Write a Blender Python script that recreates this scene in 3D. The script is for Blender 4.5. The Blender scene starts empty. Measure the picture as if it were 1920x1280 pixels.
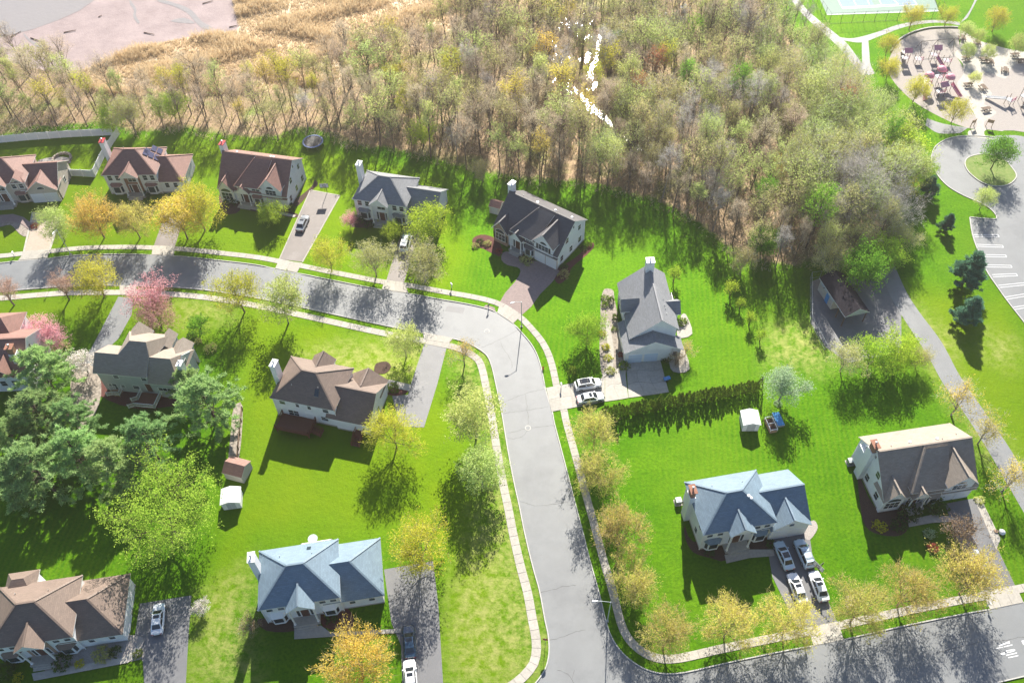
import bpy, bmesh, math, random
import numpy as np
from mathutils import Vector, Matrix
random.seed(7)
RNG = np.random.default_rng(11)
sc = bpy.context.scene
COL = sc.collection
rad = math.radians
# ------------------------------------------------------------------ camera, sky, sun, exposure
CAM_H, CAM_F, TH, RO = 122.0, 1623.437, rad(50.760), rad(-1.3133)
FWD = np.array([0, math.cos(TH), -math.sin(TH)])
_U0 = np.array([0, math.sin(TH), math.cos(TH)]); _R0 = np.array([1., 0, 0])
RGT = math.cos(RO) * _R0 + math.sin(RO) * _U0
UPV = -math.sin(RO) * _R0 + math.cos(RO) * _U0
cam_d = bpy.data.cameras.new('camera'); cam = bpy.data.objects.new('camera', cam_d); COL.objects.link(cam)
cam_d.sensor_width = 36.0; cam_d.lens = CAM_F / 1920 * 36; cam_d.clip_start = 1; cam_d.clip_end = 6000
cam.matrix_world = Matrix(((RGT[0], UPV[0], -FWD[0], 0), (RGT[1], UPV[1], -FWD[1], 0), (RGT[2], UPV[2], -FWD[2], CAM_H), (0, 0, 0, 1)))
sc.camera = cam
SUN_AZ, SUN_EL = rad(6.7), rad(33.5)          # azimuth from +Y towards +X
w = bpy.data.worlds.new('World'); sc.world = w; w.use_nodes = True
nt = w.node_tree; nt.nodes.clear()
sky = nt.nodes.new('ShaderNodeTexSky'); sky.sky_type = 'NISHITA'; sky.sun_disc = False
sky.sun_elevation = SUN_EL; sky.sun_rotation = SUN_AZ; sky.ozone_density = 4.0; sky.dust_density = .5
bg = nt.nodes.new('ShaderNodeBackground'); bg.inputs[1].default_value = 0.062
wo = nt.nodes.new('ShaderNodeOutputWorld'); nt.links.new(sky.outputs[0], bg.inputs[0]); nt.links.new(bg.outputs[0], wo.inputs[0])
sd = bpy.data.lights.new('sun', 'SUN'); sd.energy = 5.0; sd.angle = rad(0.55); sd.color = (1.0, 0.93, 0.82)
sun = bpy.data.objects.new('sun', sd); COL.objects.link(sun)
_sv = Vector((math.sin(SUN_AZ) * math.cos(SUN_EL), math.cos(SUN_AZ) * math.cos(SUN_EL), math.sin(SUN_EL)))
sun.rotation_euler = _sv.to_track_quat('Z', 'Y').to_euler(); sun.location = _sv * 400
sc.view_settings.view_transform = 'Standard'; sc.view_settings.look = 'None'
sc.view_settings.exposure = 1.44; sc.view_settings.gamma = 1.0
try: sc.view_settings.use_curve_mapping = False
except Exception: pass
sc.render.engine = 'CYCLES'
sc.cycles.max_bounces = 8; sc.cycles.diffuse_bounces = 5; sc.cycles.glossy_bounces = 2; sc.cycles.transmission_bounces = 6
sc.cycles.transparent_max_bounces = 6; sc.cycles.caustics_reflective = False; sc.cycles.caustics_refractive = False

# ------------------------------------------------------------------ helpers
def at(x, y, z=0.0):
    """survey: the world point at height z seen at pixel x, y of the 1920x1280 photograph"""
    d = FWD + (x - 960) / CAM_F * RGT - (y - 640) / CAM_F * UPV
    t = (z - CAM_H) / d[2]
    return np.array([t * d[0], t * d[1], z])
def at2(x, y, z=0.0): return at(x, y, z)[:2]

class MB:
    def __init__(s): s.v = []; s.f = []; s.m = []
    def add(s, vs, fs, m=0):
        o = len(s.v); s.v += [tuple(map(float, p)) for p in vs]; s.f += [tuple(i + o for i in f) for f in fs]; s.m += [m] * len(fs); return s
    def box(s, x0, x1, y0, y1, z0, z1, m=0):
        return s.add([(x0, y0, z0), (x1, y0, z0), (x1, y1, z0), (x0, y1, z0), (x0, y0, z1), (x1, y0, z1), (x1, y1, z1), (x0, y1, z1)],
                     [(0, 3, 2, 1), (4, 5, 6, 7), (0, 1, 5, 4), (1, 2, 6, 5), (2, 3, 7, 6), (3, 0, 4, 7)], m)
    def bar(s, p0, p1, w=.08, h=None, m=0):
        p0 = Vector(p0); p1 = Vector(p1); h = w if h is None else h
        d = (p1 - p0).normalized(); a = d.cross(Vector((0, 0, 1)))
        if a.length < 1e-3: a = Vector((1, 0, 0))
        a.normalize(); b = d.cross(a).normalized(); a = a * w / 2; b = b * h / 2
        q = [p0 - a - b, p0 + a - b, p0 + a + b, p0 - a + b, p1 - a - b, p1 + a - b, p1 + a + b, p1 - a + b]
        return s.add(q, [(0, 1, 2, 3), (7, 6, 5, 4), (0, 4, 5, 1), (1, 5, 6, 2), (2, 6, 7, 3), (3, 7, 4, 0)], m)
    def tube(s, p0, p1, r0, r1=None, n=8, m=0, cap=True):
        r1 = r0 if r1 is None else r1
        p0 = Vector(p0); p1 = Vector(p1); d = (p1 - p0).normalized(); a = d.orthogonal().normalized(); b = d.cross(a)
        q = []
        for p, r in ((p0, r0), (p1, r1)):
            for k in range(n):
                t = 2 * math.pi * k / n; q.append(p + a * (r * math.cos(t)) + b * (r * math.sin(t)))
        fs = [(k, (k + 1) % n, n + (k + 1) % n, n + k) for k in range(n)]
        if cap: fs += [tuple(range(n - 1, -1, -1)), tuple(range(n, 2 * n))]
        return s.add(q, fs, m)
    def prism(s, poly, z0, z1, m=0, mtop=None):
        n = len(poly)
        ar = sum(poly[i][0] * poly[(i + 1) % n][1] - poly[(i + 1) % n][0] * poly[i][1] for i in range(n))
        if ar < 0: poly = poly[::-1]
        q = [(p[0], p[1], z0) for p in poly] + [(p[0], p[1], z1) for p in poly]
        s.add(q, [tuple(range(n - 1, -1, -1))] + [(k, (k + 1) % n, n + (k + 1) % n, n + k) for k in range(n)], m)
        s.f.append(tuple(len(s.v) - n + k for k in range(n))); s.m.append(m if mtop is None else mtop); return s
    def slab(s, pts, t=.16, m=0, medge=1, mbot=None):
        """top polygon (counter-clockwise from above) thickened downwards"""
        pts = list(pts); n = len(pts)
        if sum(pts[i][0] * pts[(i + 1) % n][1] - pts[(i + 1) % n][0] * pts[i][1] for i in range(n)) < 0: pts = pts[::-1]
        q = [tuple(p) for p in pts] + [(p[0], p[1], p[2] - t) for p in pts]
        s.add(q, [tuple(range(n))], m); o = len(s.v) - 2 * n
        s.f.append(tuple(o + n + k for k in range(n - 1, -1, -1))); s.m.append(medge if mbot is None else mbot)
        for k in range(n): s.f.append((o + k, o + n + k, o + n + (k + 1) % n, o + (k + 1) % n)); s.m.append(medge)
        return s
    def poly(s, pts, m=0): return s.add(pts, [tuple(range(len(pts)))], m)
    def lathe(s, prof, n=12, c=(0, 0), m=0):
        q = []; k = len(prof)
        for (r, z) in prof:
            for i in range(n):
                t = 2 * math.pi * i / n; q.append((c[0] + r * math.cos(t), c[1] + r * math.sin(t), z))
        fs = [(j * n + i, j * n + (i + 1) % n, (j + 1) * n + (i + 1) % n, (j + 1) * n + i) for j in range(k - 1) for i in range(n)]
        fs += [tuple(range(n - 1, -1, -1)), tuple((k - 1) * n + i for i in range(n))]
        return s.add(q, fs, m)
    def mesh(s, name, mats, smooth=False):
        me = bpy.data.meshes.new(name); me.from_pydata(s.v, [], s.f)
        for mt in mats: me.materials.append(mt)
        me.polygons.foreach_set('material_index', s.m)
        if smooth: me.polygons.foreach_set('use_smooth', [True] * len(s.f))
        me.update(); return me

def link(name, me, parent=None, loc=None, rz=None, label=None, cat=None, group=None, kind=None):
    o = bpy.data.objects.new(name, me); COL.objects.link(o)
    if parent is not None: o.parent = parent
    if loc is not None: o.location = tuple(float(c) for c in loc)
    if rz is not None: o.rotation_euler = (0, 0, rz)
    if label: o['label'] = label
    if cat: o['category'] = cat
    if group: o['group'] = group
    if kind: o['kind'] = kind
    return o
def build(name, mb, mats, parent=None, smooth=False, **k):
    return link(name, mb.mesh(name, mats if isinstance(mats, (list, tuple)) else [mats], smooth), parent, **k)
def empty(name, loc, rz=0, label=None, cat=None, group=None):
    o = link(name, None, None, loc, rz, label, cat, group); o.empty_display_size = 1; return o
def fast_mesh(name, V, F, mats, midx=None, smooth=False):
    """V (n,3), F (m,k) numpy with constant k"""
    me = bpy.data.meshes.new(name); n, k = F.shape
    me.vertices.add(len(V)); me.vertices.foreach_set('co', np.ascontiguousarray(V, np.float32).ravel())
    me.loops.add(n * k); me.loops.foreach_set('vertex_index', np.ascontiguousarray(F, np.int32).ravel())
    me.polygons.add(n); me.polygons.foreach_set('loop_start', np.arange(0, n * k, k, dtype=np.int32))
    try: me.polygons.foreach_set('loop_total', np.full(n, k, np.int32))
    except Exception: pass
    for mt in mats: me.materials.append(mt)
    if midx is not None: me.polygons.foreach_set('material_index', np.ascontiguousarray(midx, np.int32))
    if smooth: me.polygons.foreach_set('use_smooth', np.ones(n, bool))
    me.update(calc_edges=True); return me

# ------------------------------------------------------------------ materials
def _new(name):
    m = bpy.data.materials.new(name); m.use_nodes = True; t = m.node_tree; t.nodes.clear()
    o = t.nodes.new('ShaderNodeOutputMaterial'); return m, t, o
def N(t, typ, **k):
    n = t.nodes.new(typ)
    for a, b in k.items():
        if a in n.inputs: n.inputs[a].default_value = b
        else: setattr(n, a, b)
    return n
def c4(c): return (c[0], c[1], c[2], 1)
def pbr(name, col, rough=.6, var=.12, scale=3., col2=None, bump=0., bscale=40., metal=0., spec=.5, objvar=0., wear=None, wscale=.4, sheen=None, coat=0):
    """principled with noise colour variation between col and col2, optional fine relief and stains"""
    m, t, o = _new(name); L = t.links.new
    p = N(t, 'ShaderNodeBsdfPrincipled'); p.inputs['Roughness'].default_value = rough; p.inputs['Metallic'].default_value = metal
    p.inputs['Specular IOR Level'].default_value = spec
    if coat: p.inputs['Coat Weight'].default_value = coat; p.inputs['Coat Roughness'].default_value = .08
    if sheen: p.inputs['Sheen Weight'].default_value = sheen[0]; p.inputs['Sheen Tint'].default_value = c4(sheen[1]); p.inputs['Sheen Roughness'].default_value = .5
    tc = N(t, 'ShaderNodeTexCoord')
    n1 = N(t, 'ShaderNodeTexNoise', Scale=scale, Detail=6.0, Roughness=.6); L(tc.outputs['Object'], n1.inputs['Vector'])
    mr = N(t, 'ShaderNodeMapRange'); mr.inputs[1].default_value = .3; mr.inputs[2].default_value = .7; L(n1.outputs[0], mr.inputs[0])
    mx = N(t, 'ShaderNodeMix', data_type='RGBA')
    c2 = col2 or tuple(c * (1 - var * 2) for c in col); ca = col if col2 else tuple(min(1, c * (1 + var * .5)) for c in col)
    mx.inputs[6].default_value = c4(ca); mx.inputs[7].default_value = c4(c2); L(mr.outputs[0], mx.inputs[0]); out = mx.outputs[2]
    if wear:
        n2 = N(t, 'ShaderNodeTexNoise', Scale=wscale, Detail=8.0, Roughness=.7); L(tc.outputs['Object'], n2.inputs['Vector'])
        m2 = N(t, 'ShaderNodeMapRange'); m2.inputs[1].default_value = .52; m2.inputs[2].default_value = .68; L(n2.outputs[0], m2.inputs[0])
        x2 = N(t, 'ShaderNodeMix', data_type='RGBA'); x2.inputs[7].default_value = c4(wear); L(out, x2.inputs[6]); L(m2.outputs[0], x2.inputs[0]); out = x2.outputs[2]
    if objvar:
        oi = N(t, 'ShaderNodeObjectInfo'); m3 = N(t, 'ShaderNodeMapRange'); m3.inputs[3].default_value = 1 - objvar; m3.inputs[4].default_value = 1 + objvar
        L(oi.outputs['Random'], m3.inputs[0]); h = N(t, 'ShaderNodeHueSaturation'); L(m3.outputs[0], h.inputs['Value']); L(out, h.inputs['Color']); out = h.outputs[0]
    L(out, p.inputs['Base Color'])
    if bump:
        n3 = N(t, 'ShaderNodeTexNoise', Scale=bscale, Detail=3.0); L(tc.outputs['Object'], n3.inputs['Vector'])
        b = N(t, 'ShaderNodeBump', Strength=bump, Distance=.05); L(n3.outputs[0], b.inputs['Height']); L(b.outputs[0], p.inputs['Normal'])
    L(p.outputs[0], o.inputs[0]); return m
def leafmat(name, col, col2, trans=.5, hue=.02, val=.25):
    """thin foliage: reflects and lets light through, tone differs leaf by leaf and plant by plant"""
    m, t, o = _new(name); L = t.links.new
    g = N(t, 'ShaderNodeNewGeometry'); oi = N(t, 'ShaderNodeObjectInfo'); av = N(t, 'ShaderNodeAttribute', attribute_name='rnd')
    mx = N(t, 'ShaderNodeMix', data_type='RGBA'); mx.inputs[6].default_value = c4(col); mx.inputs[7].default_value = c4(col2)
    L(g.outputs['Random Per Island'], mx.inputs[0])
    ad = N(t, 'ShaderNodeMath', operation='ADD'); L(oi.outputs['Random'], ad.inputs[0]); L(av.outputs['Fac'], ad.inputs[1])
    fr = N(t, 'ShaderNodeMath', operation='FRACT'); L(ad.outputs[0], fr.inputs[0])
    hs = N(t, 'ShaderNodeHueSaturation')
    a = N(t, 'ShaderNodeMapRange'); a.inputs[3].default_value = .5 - hue; a.inputs[4].default_value = .5 + hue; L(fr.outputs[0], a.inputs[0]); L(a.outputs[0], hs.inputs['Hue'])
    mu = N(t, 'ShaderNodeMath', operation='MULTIPLY'); mu.inputs[1].default_value = 7.31; L(fr.outputs[0], mu.inputs[0])
    f2 = N(t, 'ShaderNodeMath', operation='FRACT'); L(mu.outputs[0], f2.inputs[0])
    b = N(t, 'ShaderNodeMapRange'); b.inputs[3].default_value = 1 - val; b.inputs[4].default_value = 1 + val; L(f2.outputs[0], b.inputs[0]); L(b.outputs[0], hs.inputs['Value'])
    L(mx.outputs[2], hs.inputs['Color'])
    d = N(t, 'ShaderNodeBsdfDiffuse'); tr = N(t, 'ShaderNodeBsdfTranslucent'); L(hs.outputs[0], d.inputs[0]); L(hs.outputs[0], tr.inputs[0])
    ms = N(t, 'ShaderNodeMixShader'); ms.inputs[0].default_value = trans; L(d.outputs[0], ms.inputs[1]); L(tr.outputs[0], ms.inputs[2])
    L(ms.outputs[0], o.inputs[0]); return m
def shingle(name, col, tone=.1, ang=0):
    """asphalt shingles: courses in relief and tab-to-tab colour differences"""
    m, t, o = _new(name); L = t.links.new
    p = N(t, 'ShaderNodeBsdfPrincipled'); p.inputs['Roughness'].default_value = .62; p.inputs['Specular IOR Level'].default_value = .35
    tc = N(t, 'ShaderNodeTexCoord'); g = N(t, 'ShaderNodeNewGeometry')
    # courses follow height, tabs follow the horizontal run of each slope
    sx = N(t, 'ShaderNodeSeparateXYZ'); L(tc.outputs['Object'], sx.inputs[0])
    vt = N(t, 'ShaderNodeVectorTransform', vector_type='NORMAL', convert_from='WORLD', convert_to='OBJECT'); L(g.outputs['True Normal'], vt.inputs[0])
    sn = N(t, 'ShaderNodeSeparateXYZ'); L(vt.outputs[0], sn.inputs[0])
    ay = N(t, 'ShaderNodeMath', operation='ABSOLUTE'); L(sn.outputs[1], ay.inputs[0]); ax = N(t, 'ShaderNodeMath', operation='ABSOLUTE'); L(sn.outputs[0], ax.inputs[0])
    gt = N(t, 'ShaderNodeMath', operation='GREATER_THAN'); L(ay.outputs[0], gt.inputs[0]); L(ax.outputs[0], gt.inputs[1])
    ru = N(t, 'ShaderNodeMix', data_type='FLOAT'); L(gt.outputs[0], ru.inputs[0]); L(sx.outputs[1], ru.inputs[2]); L(sx.outputs[0], ru.inputs[3])
    zz = N(t, 'ShaderNodeMath', operation='MULTIPLY'); zz.inputs[1].default_value = 1.7; L(sx.outputs[2], zz.inputs[0])
    cv = N(t, 'ShaderNodeCombineXYZ'); L(ru.outputs[0], cv.inputs[0]); L(zz.outputs[0], cv.inputs[1])
    br = N(t, 'ShaderNodeTexBrick', Scale=1.0, offset=.5); br.inputs['Brick Width'].default_value = .5; br.inputs['Row Height'].default_value = .24
    br.inputs['Mortar Size'].default_value = .012; br.inputs['Bias'].default_value = 0
    br.inputs['Color1'].default_value = c4(tuple(c * (1 - tone) for c in col)); br.inputs['Color2'].default_value = c4(tuple(c * (1 + tone) for c in col)); br.inputs['Mortar'].default_value = c4(tuple(c * .7 for c in col))
    L(cv.outputs[0], br.inputs['Vector'])
    n2 = N(t, 'ShaderNodeTexNoise', Scale=.35, Detail=6.0, Roughness=.7); L(tc.outputs['Object'], n2.inputs['Vector'])
    h = N(t, 'ShaderNodeHueSaturation'); mr = N(t, 'ShaderNodeMapRange'); mr.inputs[1].default_value = .3; mr.inputs[2].default_value = .7; mr.inputs[3].default_value = .9; mr.inputs[4].default_value = 1.08
    L(n2.outputs[0], mr.inputs[0]); L(mr.outputs[0], h.inputs['Value']); L(br.outputs['Color'], h.inputs['Color']); L(h.outputs[0], p.inputs['Base Color'])
    b = N(t, 'ShaderNodeBump', Strength=.5, Distance=.02); L(br.outputs['Fac'], b.inputs['Height']); b.invert = True; L(b.outputs[0], p.inputs['Normal'])
    L(p.outputs[0], o.inputs[0]); return m
def brickmat(name, c1, c2, mortar, bw=.4, rh=.14, axis='wall'):
    m, t, o = _new(name); L = t.links.new
    p = N(t, 'ShaderNodeBsdfPrincipled'); p.inputs['Roughness'].default_value = .8
    tc = N(t, 'ShaderNodeTexCoord'); sx = N(t, 'ShaderNodeSeparateXYZ'); L(tc.outputs['Object'], sx.inputs[0])
    cv = N(t, 'ShaderNodeCombineXYZ')
    if axis == 'wall':
        ad = N(t, 'ShaderNodeMath', operation='ADD'); L(sx.outputs[0], ad.inputs[0]); L(sx.outputs[1], ad.inputs[1]); L(ad.outputs[0], cv.inputs[0]); L(sx.outputs[2], cv.inputs[1])
    else: L(sx.outputs[0], cv.inputs[0]); L(sx.outputs[1], cv.inputs[1])
    br = N(t, 'ShaderNodeTexBrick', Scale=1.0); br.inputs['Brick Width'].default_value = bw; br.inputs['Row Height'].default_value = rh; br.inputs['Mortar Size'].default_value = .015
    br.inputs['Color1'].default_value = c4(c1); br.inputs['Color2'].default_value = c4(c2); br.inputs['Mortar'].default_value = c4(mortar)
    L(cv.outputs[0], br.inputs['Vector']); L(br.outputs['Color'], p.inputs['Base Color'])
    b = N(t, 'ShaderNodeBump', Strength=.4, Distance=.02); b.invert = True; L(br.outputs['Fac'], b.inputs['Height']); L(b.outputs[0], p.inputs['Normal'])
    L(p.outputs[0], o.inputs[0]); return m
def siding(name, col):
    """horizontal clapboards in relief with faint weathering"""
    m, t, o = _new(name); L = t.links.new
    p = N(t, 'ShaderNodeBsdfPrincipled'); p.inputs['Roughness'].default_value = .5
    tc = N(t, 'ShaderNodeTexCoord'); sx = N(t, 'ShaderNodeSeparateXYZ'); L(tc.outputs['Object'], sx.inputs[0])
    mu = N(t, 'ShaderNodeMath', operation='MULTIPLY'); mu.inputs[1].default_value = 1 / .2; L(sx.outputs[2], mu.inputs[0])
    fr = N(t, 'ShaderNodeMath', operation='FRACT'); L(mu.outputs[0], fr.inputs[0])
    b = N(t, 'ShaderNodeBump', Strength=.6, Distance=.03); b.invert = True; L(fr.outputs[0], b.inputs['Height']); L(b.outputs[0], p.inputs['Normal'])
    n = N(t, 'ShaderNodeTexNoise', Scale=.8, Detail=5.0); L(tc.outputs['Object'], n.inputs['Vector'])
    mr = N(t, 'ShaderNodeMapRange'); mr.inputs[1].default_value = .3; mr.inputs[2].default_value = .7; mr.inputs[3].default_value = .93; mr.inputs[4].default_value = 1.03; L(n.outputs[0], mr.inputs[0])
    gp = N(t, 'ShaderNodeMath', operation='GREATER_THAN'); gp.inputs[1].default_value = .9; L(fr.outputs[0], gp.inputs[0])
    m2 = N(t, 'ShaderNodeMath', operation='MULTIPLY_ADD'); m2.inputs[1].default_value = -.16; L(gp.outputs[0], m2.inputs[0]); L(mr.outputs[0], m2.inputs[2])
    h = N(t, 'ShaderNodeHueSaturation'); h.inputs['Color'].default_value = c4(col); L(m2.outputs[0], h.inputs['Value']); L(h.outputs[0], p.inputs['Base Color'])
    L(p.outputs[0], o.inputs[0]); return m
def glassy(name, col, rough=.05):
    m, t, o = _new(name); p = N(t, 'ShaderNodeBsdfPrincipled'); p.inputs['Base Color'].default_value = c4(col); p.inputs['Roughness'].default_value = rough
    p.inputs['Specular IOR Level'].default_value = .8; t.links.new(p.outputs[0], o.inputs[0]); return m
M = {}
M['white'] = pbr('white_paint', (.78, .79, .80), .45, .04)
M['trim'] = pbr('white_trim', (.8, .8, .79), .4, .03)
M['glass'] = glassy('window_glass', (.03, .05, .06))
M['dglass'] = glassy('car_glass', (.02, .025, .03), .04)
M['door'] = pbr('door_paint', (.12, .05, .03), .4)
M['black'] = pbr('black_plastic', (.02, .02, .022), .5)
M['tyre'] = pbr('rubber', (.02, .02, .02), .85)
M['steel'] = pbr('galvanised_steel', (.42, .45, .47), .45, metal=.6)
M['alu'] = pbr('painted_pole', (.45, .5, .5), .4, metal=.2)
M['conc'] = pbr('concrete', (.42, .395, .345), .8, .1, 2.5, bump=.15, bscale=30, objvar=.08, wear=(.33, .31, .27), wscale=.7)
M['kerb'] = pbr('kerb_stone', (.46, .45, .42), .75, .1, 3, bump=.1)
M['asph'] = pbr('worn_asphalt', (.195, .205, .21), .55, .06, .35, bump=.25, bscale=25, wear=(.15, .158, .165), wscale=.11)
M['asphm'] = pbr('greyed_asphalt', (.17, .173, .18), .55, .08, .5, bump=.3, bscale=25, wear=(.205, .205, .21), wscale=.25)
M['rshade'] = shingle('shaded_park_shingles', (.032, .029, .036))  # shade of the trees over the park roof put into the shingle colour
for _n in M['rshade'].node_tree.nodes:
    if _n.type == 'BSDF_PRINCIPLED': _n.inputs['Specular IOR Level'].default_value = .08; _n.inputs['Roughness'].default_value = .85
M['asphd'] = pbr('sealed_asphalt', (.145, .148, .155), .55, .08, .5, bump=.3, bscale=25, wear=(.185, .185, .19), wscale=.25)
M['asphb'] = pbr('brownish_asphalt', (.19, .165, .15), .6, .08, .5, bump=.3, bscale=25, wear=(.23, .205, .19), wscale=.25)
M['crack'] = pbr('crack_filler', (.09, .09, .09), .6)
M['mulch'] = pbr('bark_mulch', (.085, .05, .035), .95, .25, 8, bump=.5)
M['mulchr'] = pbr('red_mulch', (.13, .045, .035), .95, .25, 8, bump=.5)
M['gravel'] = pbr('pale_gravel', (.42, .38, .35), .9, .2, 9, col2=(.24, .22, .2), bump=.6, bscale=12)
M['stone'] = pbr('rubble_stone', (.36, .31, .26), .85, .3, 2)
M['pav'] = brickmat('pavers', (.30, .23, .21), (.24, .18, .17), (.17, .14, .13), .4, .2, 'flat')
M['pavl'] = brickmat('pale_pavers', (.46, .38, .30), (.40, .32, .25), (.3, .26, .22), .4, .2, 'flat')
M['brick'] = brickmat('red_brick', (.30, .13, .08), (.24, .10, .06), (.3, .25, .2))
M['brickt'] = brickmat('tan_brick', (.40, .25, .17), (.33, .2, .14), (.4, .33, .26))
M['sid'] = siding('white_siding', (.76, .78, .80))
M['sidg'] = siding('grey_siding', (.48, .51, .52))
M['sidt'] = siding('tan_siding', (.50, .47, .43))
M['stucco'] = pbr('beige_stucco', (.52, .47, .40), .8, .06, 2)
M['deck'] = pbr('stained_deck', (.17, .06, .03), .6, .15, 6)
M['deckw'] = pbr('bare_wood', (.42, .28, .17), .7, .15, 5)
M['rgrey'] = shingle('grey_shingles', (.165, .232, .29))
M['rgrey2'] = shingle('mid_grey_shingles', (.22, .228, .24))
M['rchar'] = shingle('charcoal_shingles', (.105, .10, .105))
M['rbrown'] = shingle('brown_shingles', (.25, .138, .112))
M['rbrownd'] = shingle('weathered_brown_shingles', (.19, .142, .115))
M['rtaup'] = shingle('taupe_shingles', (.29, .245, .20))
M['doorb'] = pbr('pale_blue_door', (.58, .68, .82), .4, .02)
M['pink'] = pbr('pink_plastic', (.72, .30, .38), .4)
M['redp'] = pbr('red_paint', (.45, .04, .04), .4)
M['wood'] = pbr('brown_wood', (.14, .085, .05), .7, .2, 5)
M['blue'] = pbr('blue_plastic', (.05, .28, .6), .4)
M['solar'] = glassy('solar_cell', (.05, .05, .10), .12)
# ------------------------------------------------------------------ ground, water, roads
def ground_material():
    m, t, o = _new('ground'); L = t.links.new
    p = N(t, 'ShaderNodeBsdfPrincipled'); p.inputs['Roughness'].default_value = .8; p.inputs['Specular IOR Level'].default_value = .06
    tc = N(t, 'ShaderNodeTexCoord'); P = tc.outputs['Object']
    def noise(s, d=6., r=.6): n = N(t, 'ShaderNodeTexNoise', Scale=s, Detail=d, Roughness=r); L(P, n.inputs['Vector']); return n.outputs[0]
    def rng(x, a, b, c=0., d=1.): r = N(t, 'ShaderNodeMapRange'); r.inputs[1].default_value = a; r.inputs[2].default_value = b; r.inputs[3].default_value = c; r.inputs[4].default_value = d; L(x, r.inputs[0]); return r.outputs[0]
    def mix(f, a, b):
        x = N(t, 'ShaderNodeMix', data_type='RGBA')
        for s, v in ((0, f), (6, a), (7, b)):
            if isinstance(v, tuple): x.inputs[s].default_value = c4(v)
            elif isinstance(v, float): x.inputs[s].default_value = v
            else: L(v, x.inputs[s])
        return x.outputs[2]
    def math_(op, a, b):
        x = N(t, 'ShaderNodeMath', operation=op)
        for i, v in enumerate((a, b)):
            if isinstance(v, float): x.inputs[i].default_value = v
            else: L(v, x.inputs[i])
        return x.outputs[0]
    fine = noise(2.2, 5., .75)
    mid = noise(.25, 6., .65); big = noise(.045, 4.)
    lawn = mix(rng(mid, .32, .68), (.052, .150, .0025), (.09, .208, .004))
    lawn = mix(rng(fine, .42, .64), lawn, (.034, .112, .002))
    wv = N(t, 'ShaderNodeTexWave', Scale=.33, Distortion=1.2, Detail=1.0); mp = N(t, 'ShaderNodeMapping'); mp.inputs['Rotation'].default_value = (0, 0, .12); L(P, mp.inputs[0]); L(mp.outputs[0], wv.inputs['Vector'])
    lawn = mix(math_('MULTIPLY', wv.outputs['Fac'], rng(noise(.03, 2.), .4, .6, 0., .22)), lawn, (.15, .225, .012))
    lawn = mix(rng(noise(.8, 9., .8), .62, .74, 0., .5), lawn, (.19, .21, .04))
    sa = N(t, 'ShaderNodeAttribute', attribute_name='yellow_grade'); lawn = mix(math_('MULTIPLY', sa.outputs['Fac'], rng(noise(.12, 6.), .25, .7, .45, 1.)), lawn, (.125, .20, .004))
    # dry, thin turf where the mask says so, ragged by noise
    av = N(t, 'ShaderNodeAttribute', attribute_name='dry')
    dn = math_('MULTIPLY', av.outputs['Fac'], rng(noise(.7, 8., .75), .4, .62))
    lawn = mix(math_('MULTIPLY', rng(big, .42, .66), .3), lawn, (.13, .21, .012))
    lawn = mix(dn, lawn, (.26, .28, .085))
    zn = N(t, 'ShaderNodeAttribute', attribute_name='zone'); sp = N(t, 'ShaderNodeSeparateColor'); L(zn.outputs['Color'], sp.inputs[0])
    def edge(x): return rng(math_('ADD', x, math_('MULTIPLY', math_('SUBTRACT', noise(.35, 8., .7), .5), .9)), .4, .6)
    forest = mix(rng(noise(.5, 8., .7), .3, .7), (.34, .25, .165), (.20, .15, .095))
    forest = mix(rng(noise(.09, 5.), .52, .68), forest, (.15, .19, .05))
    marsh = mix(rng(noise(.4, 8., .75), .3, .7), (.58, .44, .29), (.46, .33, .21))
    marsh = mix(rng(noise(.06, 4.), .5, .66), marsh, (.52, .46, .36))
    mud = mix(rng(noise(.15, 9., .7), .35, .7), (.39, .315, .305), (.27, .215, .21))
    c = mix(edge(sp.outputs[0]), lawn, forest); c = mix(edge(sp.outputs[1]), c, marsh); mf = rng(sp.outputs[2], .4, .6); c = mix(mf, c, mud)
    L(c, p.inputs['Base Color'])
    ro = N(t, 'ShaderNodeMix', data_type='FLOAT'); L(mf, ro.inputs[0]); ro.inputs[2].default_value = .8; ro.inputs[3].default_value = .34; L(ro.outputs[0], p.inputs['Roughness'])
    b = N(t, 'ShaderNodeBump', Strength=.55, Distance=.12); L(math_('ADD', fine, noise(.9, 5.)), b.inputs['Height']); L(b.outputs[0], p.inputs['Normal'])
    # blades lit from behind glow towards the viewer: a broad green lobe, grass only
    gl = N(t, 'ShaderNodeBsdfAnisotropic'); gl.inputs['Roughness'].default_value = .68; L(c, gl.inputs['Color']); L(b.outputs[0], gl.inputs['Normal'])
    ms = N(t, 'ShaderNodeMixShader'); L(math_('MULTIPLY', math_('SUBTRACT', 1.0, mf), .5), ms.inputs[0]); L(p.outputs[0], ms.inputs[1]); L(gl.outputs[0], ms.inputs[2])
    L(ms.outputs[0], o.inputs[0]); return m

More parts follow.
